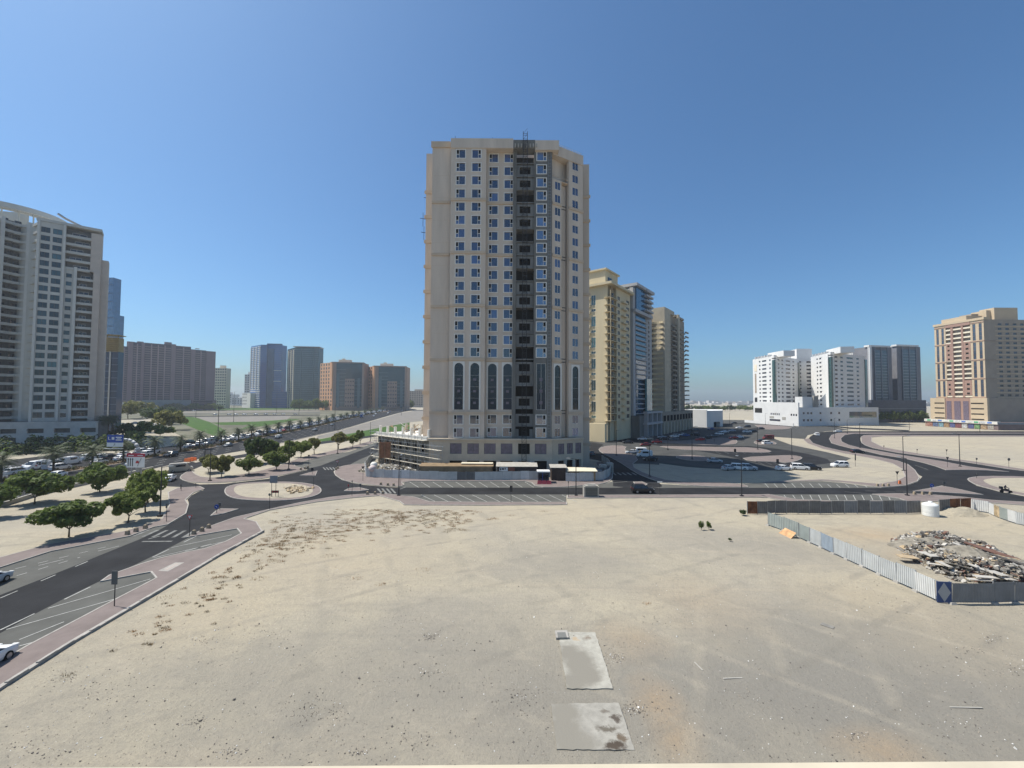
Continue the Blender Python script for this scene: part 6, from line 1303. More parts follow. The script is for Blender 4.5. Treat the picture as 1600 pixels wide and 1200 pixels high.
bollards(((470,735),(476,733.5),(481,732)), 'by the north crossing on the tree side'); bollards(((525,735),(528,733)), 'by the north crossing on the tower side'); bollards(((595,758.5),(606,759.6),(615,760)), 'on the tower side of the east crossing'); bollards(((574,773.5),(586,773.3),(598,772.8)), 'on the sand side of the east crossing'); bollards(((1429,773.5),(1442,773.6),(1454,773.8)), 'by the junction above the water tank'); bollards(((1371,760.5),(1380,760.6),(1388,760.4)), 'on the sand lot corner')
x, y = G(1406, 757); b = MB(); b.box(x - .12, x + .12, y - .1, y + .1, 0, .25); b.hexa([(x - .3, y - .12, .2), (x + .3, y - .12, .2), (x + .3, y + .12, .2), (x - .3, y + .12, .2)], [(x - .2, y - .08, .9), (x + .2, y - .08, .9), (x + .2, y + .08, .9), (x - .2, y + .08, .9)]); b.build('traffic_cone', M_orange, off=(x, y, 0), label='orange marker by the triangle sign at the sand lot corner', cat='cone')
for i, (px, py) in enumerate(((293, 721.5), (297.5, 720.5), (302, 719.5))):
    x, y = G(px, py); b = MB(); b.box(x - .9, x + .9, y - .25, y + .25, 0, .35); b.hexa([(x - .9, y - .25, .35), (x + .9, y - .25, .35), (x + .9, y + .25, .35), (x - .9, y + .25, .35)], [(x - .85, y - .08, 1.0), (x + .85, y - .08, 1.0), (x + .85, y + .08, 1.0), (x - .85, y + .08, 1.0)]); b.build('road_barrier', M_orange, off=(x, y, 0), label='orange plastic barrier at the avenue slip road, %s from the left' % ord_(i), cat='barrier', group='orange barriers at the slip road')
# overhead signs beside the avenue
bx_, by_ = G(219.5, 745); GS = empty('overhead_sign', (bx_, by_, 0), 'blue and white overhead direction sign on a curved grey arm', 'road sign')
f = Frame((XA(170.5, by_), by_), (XA(195.5, by_), by_)); za_, zm_, zc_ = ZA(183, 698, by_), ZA(183, 691.5, by_), ZA(183, 679.5, by_)
fbox(GS, 'blue_panel', M_blue, f, 0, f.L, 0, .12, zm_, zc_); fbox(GS, 'white_panel', M_white, f, 0, f.L, 0, .12, za_, zm_ - .005)
b = MB(f)
for u0, u1, z0, z1 in ((.08, .22, .35, .42), (.08, .12, .35, .75), (.3, .46, .38, .72), (.55, .92, .62, .75), (.55, .92, .28, .4), (.62, .86, .48, .55)): b.box(f.L * u0, f.L * u1, .12, .14, zm_ + (zc_ - zm_) * z0, zm_ + (zc_ - zm_) * z1)
b.build('lettering', M_white, GS); b = MB(f); b.bar((f.L * .44, .13, za_ + .2), (f.L * .52, .13, zm_ - .15), .14, .02); b.build('arrow', M_dark, GS); fbox(GS, 'catwalk', M_steel, f, -.4, f.L, -.2, .5, za_ - .5, za_ - .42)
pts = [(f(f.L, -.1, 0)[0], by_ + .15, ZA(196, 686.5, by_))] + [(XA(a, by_), by_ + .15, ZA(a, c_, by_)) for a, c_ in ((203, 687), (209, 689.5), (214, 693.5), (217.5, 699), (219, 706), (219.5, 715))] + [(XA(219.5, by_), by_ + .15, 0)]
b = MB(); 
for i in range(len(pts) - 1): b.tube(pts[i], pts[i + 1], .26 + .03 * i, .29 + .03 * i, 12)
b.build('mast', mat('mast_grey', (.33, .34, .35), .5, .1, 1), GS, smooth=True)
bx_, by_ = G(215, 744.5); by_ -= 1.2; LS = empty('lane_sign', (bx_, by_, 0), 'white lane sign with red header and three black arrows beside the avenue', 'road sign')
f = Frame((XA(201.5, by_), by_), (XA(229.5, by_), by_)); z0, z1, z2 = ZA(215, 730.5, by_), ZA(215, 714, by_), ZA(215, 708.5, by_)
fbox(LS, 'plate', M_white, f, 0, f.L, -.1, 0, z0, z1); fbox(LS, 'header', mat('header_red', (.40, .025, .05), .5, .06, 1), f, 0, f.L, -.1, .01, z1 + .005, z2)
for k in range(3):
    u = f.L * (.1 + .12 * k); b = MB(f); b.box(u - .1, u + .1, 0, .015, z0 + .3, z1 - .6); b.hexa([(u - .22, 0, z1 - .6), (u + .22, 0, z1 - .6), (u, 0, z1 - .2)], [(u - .22, .015, z1 - .6), (u + .22, .015, z1 - .6), (u, .015, z1 - .2)]); b.build('arrow', M_dark, LS)
b = MB(f); u = f.L * .62; b.bar((u, .01, z0 + .3), (u + .9, .01, z1 - .2), .16, .02); b.build('slip_arrow', M_dark, LS)
b = MB(f); b.hexa([(u - .5, 0, z0 + 1.0), (u + .4, 0, z0 + 1.0), (u + .2, 0, z0 + 1.6), (u - .3, 0, z0 + 1.6)], [(u - .5, .02, z0 + 1.0), (u + .4, .02, z0 + 1.0), (u + .2, .02, z0 + 1.6), (u - .3, .02, z0 + 1.6)]); b.build('truck_symbol', M_red, LS)
b = MB(f)
for a, c_ in ((.1, .4), (.6, .9)): b.box(f.L * a, f.L * c_, .01, .02, z1 + .25, z1 + .42)
b.build('lettering', M_white, LS)
for u in (.25, .8): b = MB(f); b.box(f.L * u - .08, f.L * u + .08, -.3, -.14, 0, z2); b.build('post', M_steel, LS)
# ------------------------------------------------------------------ concrete slabs and covers in the plot
def slab(name, label, px, z0, h, m):
    p = PX(px); b = MB(); cz = max(soil(*q) for q in p)
    if name == 'concrete_slab':
        rnd = random.Random(len(label)); q = []
        for i in range(len(p)):
            a, d = Vector(p[i]), Vector(p[(i + 1) % len(p)]); nseg = max(2, int((d - a).length / .28))
            for s_ in range(nseg): v_ = a.lerp(d, s_ / nseg); q.append((v_.x + rnd.gauss(0, .022), v_.y + rnd.gauss(0, .022)))
        p = q; cz = sum(soil(*t_) for t_ in p) / len(p) + .012
    b.prism(p if area(p) > 0 else p[::-1], cz - .25, cz + h); c = p[0]; return b.build(name, m, off=(c[0], c[1], 0), label=label, cat='slab')
def stained(name, base, stains):
    m = mat(name, base, .95, .16, 2.2, .012, 9); n = m.node_tree.nodes; l = m.node_tree.links; bs = n['Principled BSDF']; src = bs.inputs['Base Color'].links[0].from_socket; pos = n.new('ShaderNodeNewGeometry').outputs['Position']
    nz = n.new('ShaderNodeTexNoise'); nz.inputs['Scale'].default_value = 1.6; nz.inputs['Detail'].default_value = 6; nz.inputs['Roughness'].default_value = .7; l.new(pos, nz.inputs['Vector'])
    wv = n.new('ShaderNodeVectorMath'); wv.operation = 'MULTIPLY_ADD'; l.new(nz.outputs['Color'], wv.inputs[0]); wv.inputs[1].default_value = (1.3, 1.3, 0); l.new(pos, wv.inputs[2])
    for (px, py), rx, ry, col, k in stains:
        c = G(px, py, .15); mp = n.new('ShaderNodeMapping'); mp.vector_type = 'TEXTURE'; mp.inputs['Location'].default_value = (c[0] + .65, c[1] + .65, 0); mp.inputs['Scale'].default_value = (rx, ry, 1000); l.new(wv.outputs[0], mp.inputs[0])
        ln = n.new('ShaderNodeVectorMath'); ln.operation = 'LENGTH'; l.new(mp.outputs[0], ln.inputs[0]); r = n.new('ShaderNodeMapRange'); r.inputs[1].default_value = .55; r.inputs[2].default_value = 1.15; r.inputs[3].default_value = k; r.inputs[4].default_value = 0; l.new(ln.outputs['Value'], r.inputs[0])
        x = n.new('ShaderNodeMix'); x.data_type = 'RGBA'; l.new(r.outputs[0], x.inputs['Factor']); l.new(src, x.inputs['A']); x.inputs['B'].default_value = (*col, 1); src = x.outputs['Result']
    l.new(src, bs.inputs['Base Color']); return m
GD = (.215, .2, .168)
slab('concrete_slab', 'dusty concrete slab with a pale rim, small drain cover at its corner', [(872,989.5),(930,990),(958,1078),(925,1079),(886,1078)], 0, .05, stained('dusty_slab', (.34, .325, .28), (((888, 1018), .9, 1.2, GD, 1), ((905, 1036), 1.25, 2.2, GD, 1), ((918, 1052), 1.1, 1.3, GD, 1), ((898, 1066), 1.1, 1.1, GD, 1), ((918, 996), .35, .3, (.16, .12, .085), .7), ((900, 997), .35, .3, (.40, .27, .14), .5))))
slab('concrete_slab', 'dark stained concrete slab nearest the parapet', [(861,1104),(907,1102.5),(967,1101.5),(992,1176),(870,1175)], 0, .07, stained('stained_slab', (.29, .275, .24), (((882, 1140), 1.1, 2.6, GD, 1), ((905, 1160), 1.2, 1.0, GD, .9), ((885, 1112), .9, .8, GD, 1), ((962, 1122), .3, .35, (.06, .045, .035), .85), ((945, 1110), .35, .2, (.11, .09, .07), .7), ((948, 1137), .65, .22, (.10, .085, .065), .85), ((958, 1165), .62, .42, (.05, .035, .025), .9), ((970, 1152), .3, .35, (.09, .06, .035), .8))))
o = slab('drain_cover', 'small square drain cover with pale rim on the corner of the dusty slab', [(867,990),(886,989.5),(889,1001),(869,1001.5)], 0, .16, M_kerb)
p = PX([(870.5,991.2),(883.5,990.9),(885.8,999.3),(872,999.6)], .1); cz = max(soil(*q) for q in PX([(867,990),(886,989.5),(889,1001),(869,1001.5)])); b = MB(); b.prism(p if area(p) > 0 else p[::-1], cz + .1, cz + .165); b.build('grate', mat('grate', (.16, .16, .15), .8, .1, 2), o, off=tuple(o['_w']))
# ================================================================== vehicles
PAINT = {n: mat('paint_' + n, c, .32, .03, 1, ior=1.5) for n, c in dict(white=(.72, .72, .71), silver=(.40, .42, .44), grey=(.13, .14, .15), black=(.012, .012, .014), red=(.42, .02, .02), maroon=(.14, .015, .02), blue=(.03, .09, .26), beige=(.45, .40, .32), teal=(.05, .33, .30), brown=(.12, .07, .05)).items()}
M_cglass = glassmat('car_glass', (.012, .015, .02), .05, 1.7, 0)
M_headl = mat('headlight', (.75, .75, .72), .15, 0); M_taill = mat('taillight', (.35, .01, .01), .25, 0); M_rim = mat('wheel_rim', (.35, .35, .36), .35, 0, metal=.7)
KIND = dict(
 saloon=dict(L=4.65, st=[(-2.32, .80, .70), (-2.2, .98, .84), (-1.4, 1.02, .90), (0, 1.0, .91), (1.0, .97, .90), (1.85, .84, .86), (2.2, .72, .78), (2.33, .60, .66)], gb=(-1.85, 1.2, .97, .83), gr=(-1.0, .3, 1.44, .64), wb=(-1.38, 1.38), wr=.32),
 suv=dict(L=4.75, st=[(-2.38, .95, .78), (-2.28, 1.12, .90), (-1.3, 1.14, .94), (0, 1.13, .95), (1.0, 1.10, .94), (1.9, 1.02, .90), (2.25, .92, .84), (2.38, .72, .74)], gb=(-2.25, 1.25, 1.1, .88), gr=(-1.95, .35, 1.74, .72), wb=(-1.42, 1.42), wr=.37),
 van=dict(L=5.3, st=[(-2.65, 1.9, .88), (-2.6, 2.12, .93), (-1, 2.2, .95), (.9, 2.2, .95), (1.25, 2.1, .94), (2.0, 1.25, .93), (2.5, 1.05, .90), (2.65, .75, .80)], gb=None, gr=None, wb=(-1.75, 1.75), wr=.34),
 pickup=dict(L=5.2, st=[(-2.6, .98, .86), (-2.5, 1.06, .9), (-.6, 1.06, .92), (0, 1.08, .92), (1.2, 1.08, .92), (2.2, .98, .88), (2.5, .88, .82), (2.6, .7, .74)], gb=(-.75, 1.35, 1.05, .86), gr=(-.55, .55, 1.74, .72), wb=(-1.55, 1.6), wr=.38))
CARM = {}
def body_mb(k):
    d = KIND[k]; b = MB(); rows = []
    for x, zd, hw in d['st']:
        i = len(b.v); b.v += [(x, -hw * .92, .24), (x, -hw, .45), (x, -hw, zd - .2), (x, -hw * .9, zd), (x, hw * .9, zd), (x, hw, zd - .2), (x, hw, .45), (x, hw * .92, .24)]; rows.append(i)
    for a, c in zip(rows, rows[1:]):
        for j in range(8): b.f.append((a + j, c + j, c + (j + 1) % 8, a + (j + 1) % 8)); b.m.append(0)
    b.f.append(tuple(rows[0] + j for j in range(8))); b.m.append(0); b.f.append(tuple(rows[-1] + j for j in range(7, -1, -1))); b.m.append(0)
    return b
def glass_mb(k):
    d = KIND[k]; b = MB()
    if d['gb']:
        x0, x1, zb_, hb = d['gb']; r0, r1, zr_, hr = d['gr']
        b.hexa([(x0, -hb, zb_ - .03), (x1, -hb, zb_ - .03), (x1, hb, zb_ - .03), (x0, hb, zb_ - .03)], [(r0, -hr, zr_ - .05), (r1, -hr, zr_ - .05), (r1, hr, zr_ - .05), (r0, hr, zr_ - .05)])
    else:
        for s in (-1, 1): b.box(-1.2, .95, .93 * s, .97 * s, 1.35, 1.9)
        b.hexa([(1.98, -.85, 1.32), (1.98, .85, 1.32), (1.3, .82, 2.05), (1.3, -.82, 2.05)], [(2.03, -.85, 1.32), (2.03, .85, 1.32), (1.36, .82, 2.07), (1.36, -.82, 2.07)]); b.box(-2.67, -2.6, -.7, .7, 1.4, 1.95)
    return b
def roof_mb(k):
    d = KIND[k]; b = MB()
    if d['gb']:
        x0, x1, zb_, hb = d['gb']; r0, r1, zr_, hr = d['gr']
        b.hexa([(r0 - .05, -hr - .03, zr_ - .08), (r1 + .05, -hr - .03, zr_ - .08), (r1 + .05, hr + .03, zr_ - .08), (r0 - .05, hr + .03, zr_ - .08)], [(r0 + .1, -hr + .1, zr_ + .02), (r1 - .1, -hr + .1, zr_ + .02), (r1 - .1, hr - .1, zr_ + .02), (r0 + .1, hr - .1, zr_ + .02)])
        for s in (-1, 1):
            for (xa, za_), (xb, zb2), ya, yb in (((x0, zb_), (r0, zr_ - .05), hb, hr), ((x1, zb_), (r1, zr_ - .05), hb, hr), (((x0 + x1) / 2 - .1, zb_), ((r0 + r1) / 2, zr_ - .05), hb, hr)): b.bar((xa, s * (ya + .01), za_ - .03), (xb, s * (yb + .01), zb2), .07, .05)
    else: b.box(-2.4, .8, -.7, .7, 2.2, 2.24)
    return b
def wheel_mb(r):
    b = MB(); b.tube((0, -.11, 0), (0, .11, 0), r, n=16); return b
def rim_mb(r):
    b = MB(); b.tube((0, -.125, 0), (0, .125, 0), r * .62, n=12); return b
def lights_mb(k, front):
    d = KIND[k]; L_ = d['L'] / 2; b = MB(); z = .68 if k in ('saloon',) else .85
    b.box(-.08, .08, -.2, .2, -.08, .08); return b
for k in KIND:
    CARM[k] = dict(body=body_mb(k).mesh('body', [PAINT['white']], smooth=False), windows=glass_mb(k).mesh('windows', [M_cglass]), roof=roof_mb(k).mesh('roof', [PAINT['white']]), wheel=wheel_mb(KIND[k]['wr']).mesh('wheel', [M_rubber]), rim=rim_mb(KIND[k]['wr']).mesh('rim', [M_rim]), hl=lights_mb(k, 1).mesh('headlight', [M_headl]), tl=lights_mb(k, 0).mesh('taillight', [M_taill]))
    b = body_mb(k)
    for o_, mi in ((glass_mb(k), 1), (roof_mb(k), 0)):
        j = len(b.v); b.v += o_.v; b.f += [tuple(j + q for q in t_) for t_ in o_.f]; b.m += [mi] * len(o_.f)
    d = KIND[k]
    for x in d['wb']:
        for s in (-1, 1): b.tube((x, s * .72, d['wr']), (x, s * .95, d['wr']), d['wr'], n=12, m=2)
    for s in (-1, 1):
        b.box(d['L'] / 2 - .16, d['L'] / 2 - .02, s * .62 - .18, s * .62 + .18, .62, .78, 3); b.box(-d['L'] / 2 + .0, -d['L'] / 2 + .12, s * .66 - .16, s * .66 + .16, .75, .92, 4)
    if k == 'pickup': b.box(-2.4, -.95, -.75, .75, 1.06, 1.08, 2)
    CARM[k]['one'] = b.mesh('car', [PAINT['white'], M_cglass, M_rubber, M_headl, M_taill])
NAMES = dict(saloon='saloon_car', suv='sport_utility_car', van='van', pickup='pickup_truck')
def car(kind, x, y, head, col, label, group=None, parts=False, z=.02):
    d = KIND[kind]; M = CARM[kind]; pt = PAINT[col]
    if not parts:
        o = bpy.data.objects.new(NAMES[kind], M['one']); COL.objects.link(o); o.location = (x, y, z); o.rotation_euler.z = head; o.scale = (.94, .96, 1)
        o.material_slots[0].link = 'OBJECT'; o.material_slots[0].material = pt; return tag(o, label, 'car' if kind in ('saloon', 'suv') else kind, group)
    t = empty(NAMES[kind], (x, y, z), label, 'car' if kind in ('saloon', 'suv') else kind, group, head); t.scale = (.92, .96, 1)
    inst('body', M['body'], t, (0, 0, 0), mats={0: pt}); inst('windows', M['windows'], t, (0, 0, 0)); inst('roof', M['roof'], t, (0, 0, 0), mats={0: pt})
    for wx in d['wb']:
        for s in (-1, 1): wh = inst('wheel', M['wheel'], t, (wx, s * .83, d['wr'])); inst('rim', M['rim'], wh, (0, 0, 0))
    for s in (-1, 1):
        inst('headlight', M['hl'], t, (d['L'] / 2 - .12, s * .58, .70 if kind == 'saloon' else .82)); inst('taillight', M['tl'], t, (-d['L'] / 2 + .08, s * .6, .84 if kind == 'saloon' else .95))
    return t
def pcar(kind, px, py, head, col, label, parts=True, group='cars in and around the car park'): x, y = G(px, py); car(kind, x, y, R(head), col, label, group, parts)
for a in (('suv',1004,770,0,'black','black utility car driving along the front road below the tower'),('suv',1312,730,180,'white','white utility car alone on the sand, right of the parked row'),('suv',1250,734,-20,'white','white utility car parked next to the black one at the sand lot'),('suv',1268,734.3,-15,'black','black utility car at the right end of the row at the sand lot'),('saloon',1224,734.8,10,'white','white saloon beside the black board sign at the sand lot'),('saloon',1139,734.5,20,'silver','silver car at the left of the shaded group of three'),('suv',1155,734.3,-25,'white','white car in the middle of the shaded group of three'),('suv',1169,734.5,-20,'silver','pale car at the right of the shaded group of three'),('saloon',1116.5,723,-10,'silver','silver saloon alone in the middle of the tower shadow'),('suv',1199,694.5,5,'white','white utility car before the maroon van on the upper bays'),('saloon',1191,691,-5,'black','black saloon half hidden behind the white utility car'),('van',1200.5,686.5,180,'maroon','maroon van in the upper bays'),('saloon',1146,685.6,190,'red','red saloon facing a white car on the upper island'),('saloon',1155,684.6,190,'white','white saloon just right of the red one on the upper island'),('saloon',1189,671,185,'black','black saloon beside the far pink island'),('pickup',1167,676,180,'white','white pickup truck near the far pink island'),('saloon',1177,675.5,180,'black','black saloon right behind the white pickup truck'),('saloon',1155,669.5,180,'white','white saloon left of the dark one in the far shaded row'),('suv',1167.5,668,180,'black','black utility car at the right end of the far shaded row'),('saloon',1147,662,180,'black','black saloon on the far road by the warehouse'),('saloon',1181,661,0,'white','white saloon on the far road before the white podium'),('saloon',1210,662.8,0,'grey','grey saloon far right of the far road'),('saloon',1111,671.5,180,'blue','dark blue saloon in the shade below the third tower'),('saloon',1087,672.5,180,'grey','grey saloon at the left of the shaded far rows'),('saloon',1144,674.7,185,'silver','silver saloon in the shaded middle row'),('saloon',1132,676.2,185,'white','white saloon in the shaded middle row'),('suv',1124,679.5,185,'white','white utility car at the edge of shade in the middle row'),('saloon',1116.5,682.4,185,'grey','grey saloon between the white utility car and the dark one'),('saloon',1105,686,185,'black','black saloon next to the bright red car'),('saloon',1094,688.6,188,'red','bright red saloon on the tip of the upper pink island'),('saloon',1026,692.3,180,'red','bright red saloon behind the maroon one, left car park'),('saloon',1008.5,697,180,'maroon','maroon saloon at the edge of the tower shadow'),('saloon',981,693,175,'black','black saloon on the pale bays left of the maroon car'),('saloon',1003,687.6,175,'white','white saloon in the left car park row'),('saloon',1013,687.3,175,'beige','beige saloon beside the white one in the left row'),('saloon',1038,687.5,180,'black','black saloon right of the bright red one, left row'),('saloon',1034,684.5,180,'silver','silver saloon behind the black one, left row'),('saloon',1053,688,180,'grey','grey saloon below the white utility car, left row'),('suv',1053.5,683.5,185,'white','white utility car at the foot of the white and blue tower'),('saloon',1071,682,185,'blue','bright blue saloon in the row below the towers'),('saloon',1066,681,185,'white','white saloon beside the bright blue one'),('suv',1086,680.5,185,'black','black utility car right of the bright blue saloon'),('saloon',972.5,682,170,'white','white saloon at the corner of the sand coloured tower'),('pickup',1003,681.3,175,'white','white pickup truck at the portal of the white and blue tower'),('van',999,709,178,'white','white van in the tower shadow, largest of its group'),('van',1007,714,178,'white','white van in front of the larger one in the tower shadow'),('saloon',987,709,178,'silver','silver saloon behind the vans in the tower shadow'),('saloon',1016,720,178,'black','black saloon in front of the vans in the tower shadow'),('saloon',923,711,100,'grey','grey saloon driving out past the right foot of the tower'),('suv',1276,680.6,70,'white','white utility car entering the bend of the curving road'),('saloon',1309,675.3,180,'white','white saloon at the back of the curving road'),('saloon',1340,708,-8,'black','black saloon driving along the curving road'),('suv',1249,665.5,0,'white','white utility car on the far road, left of two'),('suv',1264,665.5,0,'white','white utility car on the far road, right of two'),('suv',1262,661.5,0,'white','white utility car behind the two on the far road'),('van',1515,667,0,'white','white van parked before the shops'),('saloon',1531,668.5,0,'white','white saloon parked right of the white van before the shops'),('saloon',1549,669.5,0,'white','white saloon before the last shopfront')):
    pcar(*a)
a_sr = math.atan2(G(200,860)[1] - G(0,950)[1], G(200,860)[0] - G(0,950)[0])
x, y = G(-40, 1051); car('saloon', x, y, a_sr, 'white', 'white saloon cut by the left edge beside the near pavement', None, True)
x, y = G(-27, 918); car('saloon', x, y, a_sr, 'silver', 'silver saloon cut by the left edge on the far side of the left road', None, True)
x, y = G(265, 751); car('saloon', x, y, R(115), 'white', 'white saloon coming off the slip road towards the roundabout', None, True)
x, y = G(283, 737); car('van', x, y, R(38), 'beige', 'cream minibus on the slip road behind the white saloon', None, True)
# avenue traffic: near carriageway spaced out, far carriageway in a jam
def s_at(px):
    best = min(range(400), key=lambda i: abs(800 + 650 * along(i * MIDLEN / 400, 0)[0][0] / along(i * MIDLEN / 400, 0)[0][1] - px)); return best * MIDLEN / 400
TENS = ['', '', 'twenty', 'thirty', 'forty', 'fifty', 'sixty', 'seventy', 'eighty', 'ninety']
def num(n): return ord_(n - 1) if n <= 20 else TENS[n // 10].rstrip('y') + 'ieth' if n % 10 == 0 else TENS[n // 10] + '-' + ord_(n % 10 - 1)
nearcars = [(185,-6,'saloon','white'),(252,-3,'suv','black'),(346,-3.5,'saloon','grey'),(363,-7,'suv','grey'),(70,-4,'saloon','white'),(410,-8,'suv','grey'),(468,-9,'saloon','grey'),(506,-6,'saloon','grey'),(566,-12,'saloon','silver'),(589,-14,'suv','white'),(582,-4,'saloon','white'),(602,-7,'saloon','blue'),(613,-15,'suv','white'),(623,-6,'saloon','grey')]
nearcars.sort()
for i, (px, d, k, c) in enumerate(nearcars):
    (x, y), a = along(s_at(px), d); car(k, x, y, a + math.pi, c, '%s %s on the near carriageway of the avenue, %s from the left' % (c, 'utility car' if k == 'suv' else k, ord_(i)), 'cars on the near carriageway', px < 400)
(x, y), a = along(s_at(556), -6); TR = empty('box_truck', (x, y, .02), 'blue box truck on the near carriageway far up the avenue', 'truck', None, a); b = MB(); b.box(-3.2, 1.2, -1.15, 1.15, .9, 3.3); b.build('box', PAINT['blue'], TR, off=(0, 0, 0)); b = MB(); b.hexa([(1.3, -1.1, .5), (3.2, -1.1, .5), (3.2, 1.1, .5), (1.3, 1.1, .5)], [(1.3, -1.05, 2.6), (2.8, -1.05, 2.6), (2.8, 1.05, 2.6), (1.3, 1.05, 2.6)]); b.build('cab', PAINT['white'], TR, off=(0, 0, 0))
for wx in (-2.3, -1.2, 2.2):
    for s in (-1, 1): inst('wheel', CARM['suv']['wheel'], TR, (wx, s * 1.0, .45), 0, (1.25, 1.2, 1.25))
random.seed(77); jam = []; s_ = s_at(-25)
while s_ < MIDLEN - 15:
    for lane in (1.9, 5.3, 8.8, 12.4):
        if random.random() < (.8 if lane < 6 else .62 if s_ > 90 else .5): jam.append((s_ + random.uniform(-1.5, 1.5), MW + lane))
    s_ += random.uniform(7, 8.6) if s_ < 420 else random.uniform(10, 13)
lanes = {}
for s_, d in jam[:260]:
    (x, y), a = along(s_, d); k = random.choices(('saloon', 'suv', 'van', 'pickup'), (6, 5, 1.2, .6))[0]; c = random.choices(('white', 'silver', 'grey', 'black', 'red', 'blue', 'beige', 'teal'), (11, 4, 3, 3, .6, .8, .7, .4))[0]
    li = round((d - MW - 1.9) / 3.5); lanes[li] = lanes.get(li, 0) + 1; px = 800 + 650 * x / y
    lab = '%s %s in the avenue jam, %s lane, %s from the left' % (c, 'utility car' if k == 'suv' else k, ('median', 'second', 'third', 'outer')[li], num(lanes[li]))
    car(k, x, y, a, c, lab, 'cars queueing on the far carriageway', px < 230)
for px, d, c, lb in ((58, 6.5, 'white', 'white van with red side stripe queueing on the far carriageway, left of the lane sign'), (135, 9, 'white', 'second white van with red side stripe, queueing under the blue sign')):
    (x, y), a = along(s_at(px), d + MW); t = car('van', x, y, a + math.pi, 'white', lb, None, True); b = MB()
    for s in (-1, 1): b.box(-2.3, 1.2, s * .955, s * .975, .9, 1.15)
    b.build('stripe', M_red, t, off=(0, 0, 0))
# parked cars on the lots beyond the avenue
random.seed(9)
for i in range(12):
    px = 205 + i * 9 + random.uniform(-2, 2); py = random.uniform(641, 643); x, y = G(px, py); c = random.choice(('white', 'white', 'silver', 'grey', 'black')); car('saloon', x, y, random.uniform(-.3, .3), c, '%s car parked below the mauve slab, %s from the left' % (c, ord_(i)), 'cars parked below the mauve slab')
for i in range(9):
    px = 340 + i * 15 + random.uniform(-4, 4); py = 648.5 - i * .1; x, y = G(px, py); c = random.choice(('white', 'silver', 'grey', 'white')); car('saloon', x, y, .1, c, '%s car on the cross road behind the lawn, %s from the left' % (c, ord_(i)), 'cars on the cross road')
for i, (px, py, c) in enumerate(((188, 668, 'blue'), (200, 665, 'white'), (212, 662, 'silver'), (224, 661, 'white'), (236, 664, 'white'), (206, 671, 'black'), (240, 668, 'silver'))):
    x, y = G(px, py); car('suv' if i % 2 else 'saloon', x, y, .5, c, '%s car parked under the trees right of the grey tower, %s of seven' % (c, ord_(i)), 'cars parked by the grey tower')
# ------------------------------------------------------------------ delivery rider
x, y = G(1572, 770.5); MBk = empty('motorbike', (x, y, .02), 'dark delivery motorbike at the edge of the right hand road', 'motorbike', None, R(-25))
for wx in (-.65, .65): b = MB(); b.tube((wx, -.06, .3), (wx, .06, .3), .3, n=16); b.build('wheel', M_rubber, MBk, off=(0, 0, 0))
b = MB(); b.hexa([(-.6, -.12, .45), (.45, -.12, .45), (.45, .12, .45), (-.6, .12, .45)], [(-.75, -.14, .8), (.35, -.14, .85), (.35, .14, .85), (-.75, .14, .8)]); b.build('body', M_dark, MBk, off=(0, 0, 0)); b = MB(); b.bar((.65, 0, .3), (.38, 0, 1.05), .08, .08); b.bar((.38, -.35, 1.05), (.38, .35, 1.05), .05, .05); b.build('handlebar', M_steel, MBk, off=(0, 0, 0)); b = MB(); b.box(-.95, -.5, -.25, .25, .82, 1.3); b.build('delivery_box', M_dark, MBk, off=(0, 0, 0))
def skin_person(name, joints, edges, loc, rz, label, mats_):
    me = bpy.data.meshes.new(name); me.from_pydata([j[:3] for j in joints], edges, []); o = bpy.data.objects.new(name, me); COL.objects.link(o); o.location = loc; o.rotation_euler.z = rz
    md = o.modifiers.new('skin', 'SKIN'); sv = me.skin_vertices[0].data if me.skin_vertices else None
    if sv is None:
        import bmesh
        bm = bmesh.new(); bm.from_mesh(me); bm.verts.layers.skin.verify(); bm.to_mesh(me); bm.free(); sv = me.skin_vertices[0].data
    for i, j in enumerate(joints): sv[i].radius = (j[3], j[3] * .85); 
    sv[0].use_root = True; ss = o.modifiers.new('sub', 'SUBSURF'); ss.levels = ss.render_levels = 1
    me.materials.append(mats_); return tag(o, label, 'person')
J = [(-.3, 0, .88, .16), (-.22, 0, 1.1, .15), (-.1, 0, 1.35, .17), (-.04, 0, 1.5, .07), (0, 0, 1.66, .12), (-.1, .2, 1.38, .08), (.08, .28, 1.18, .06), (.34, .28, 1.08, .045), (-.1, -.2, 1.38, .08), (.08, -.28, 1.18, .06), (.34, -.28, 1.08, .045), (.12, .2, .82, .1), (.05, .2, .45, .07), (.15, .2, .36, .05), (.12, -.2, .82, .1), (.05, -.2, .45, .07), (.15, -.2, .36, .05)]
E = [(0, 1), (1, 2), (2, 3), (3, 4), (2, 5), (5, 6), (6, 7), (2, 8), (8, 9), (9, 10), (0, 11), (11, 12), (12, 13), (0, 14), (14, 15), (15, 16)]
skin_person('person', J, E, (x, y, .02), R(-25), 'person in dark clothes seated on the motorbike, leaning to the handlebar', mat('rider_clothes', (.03, .03, .04), .8, .2, 4))
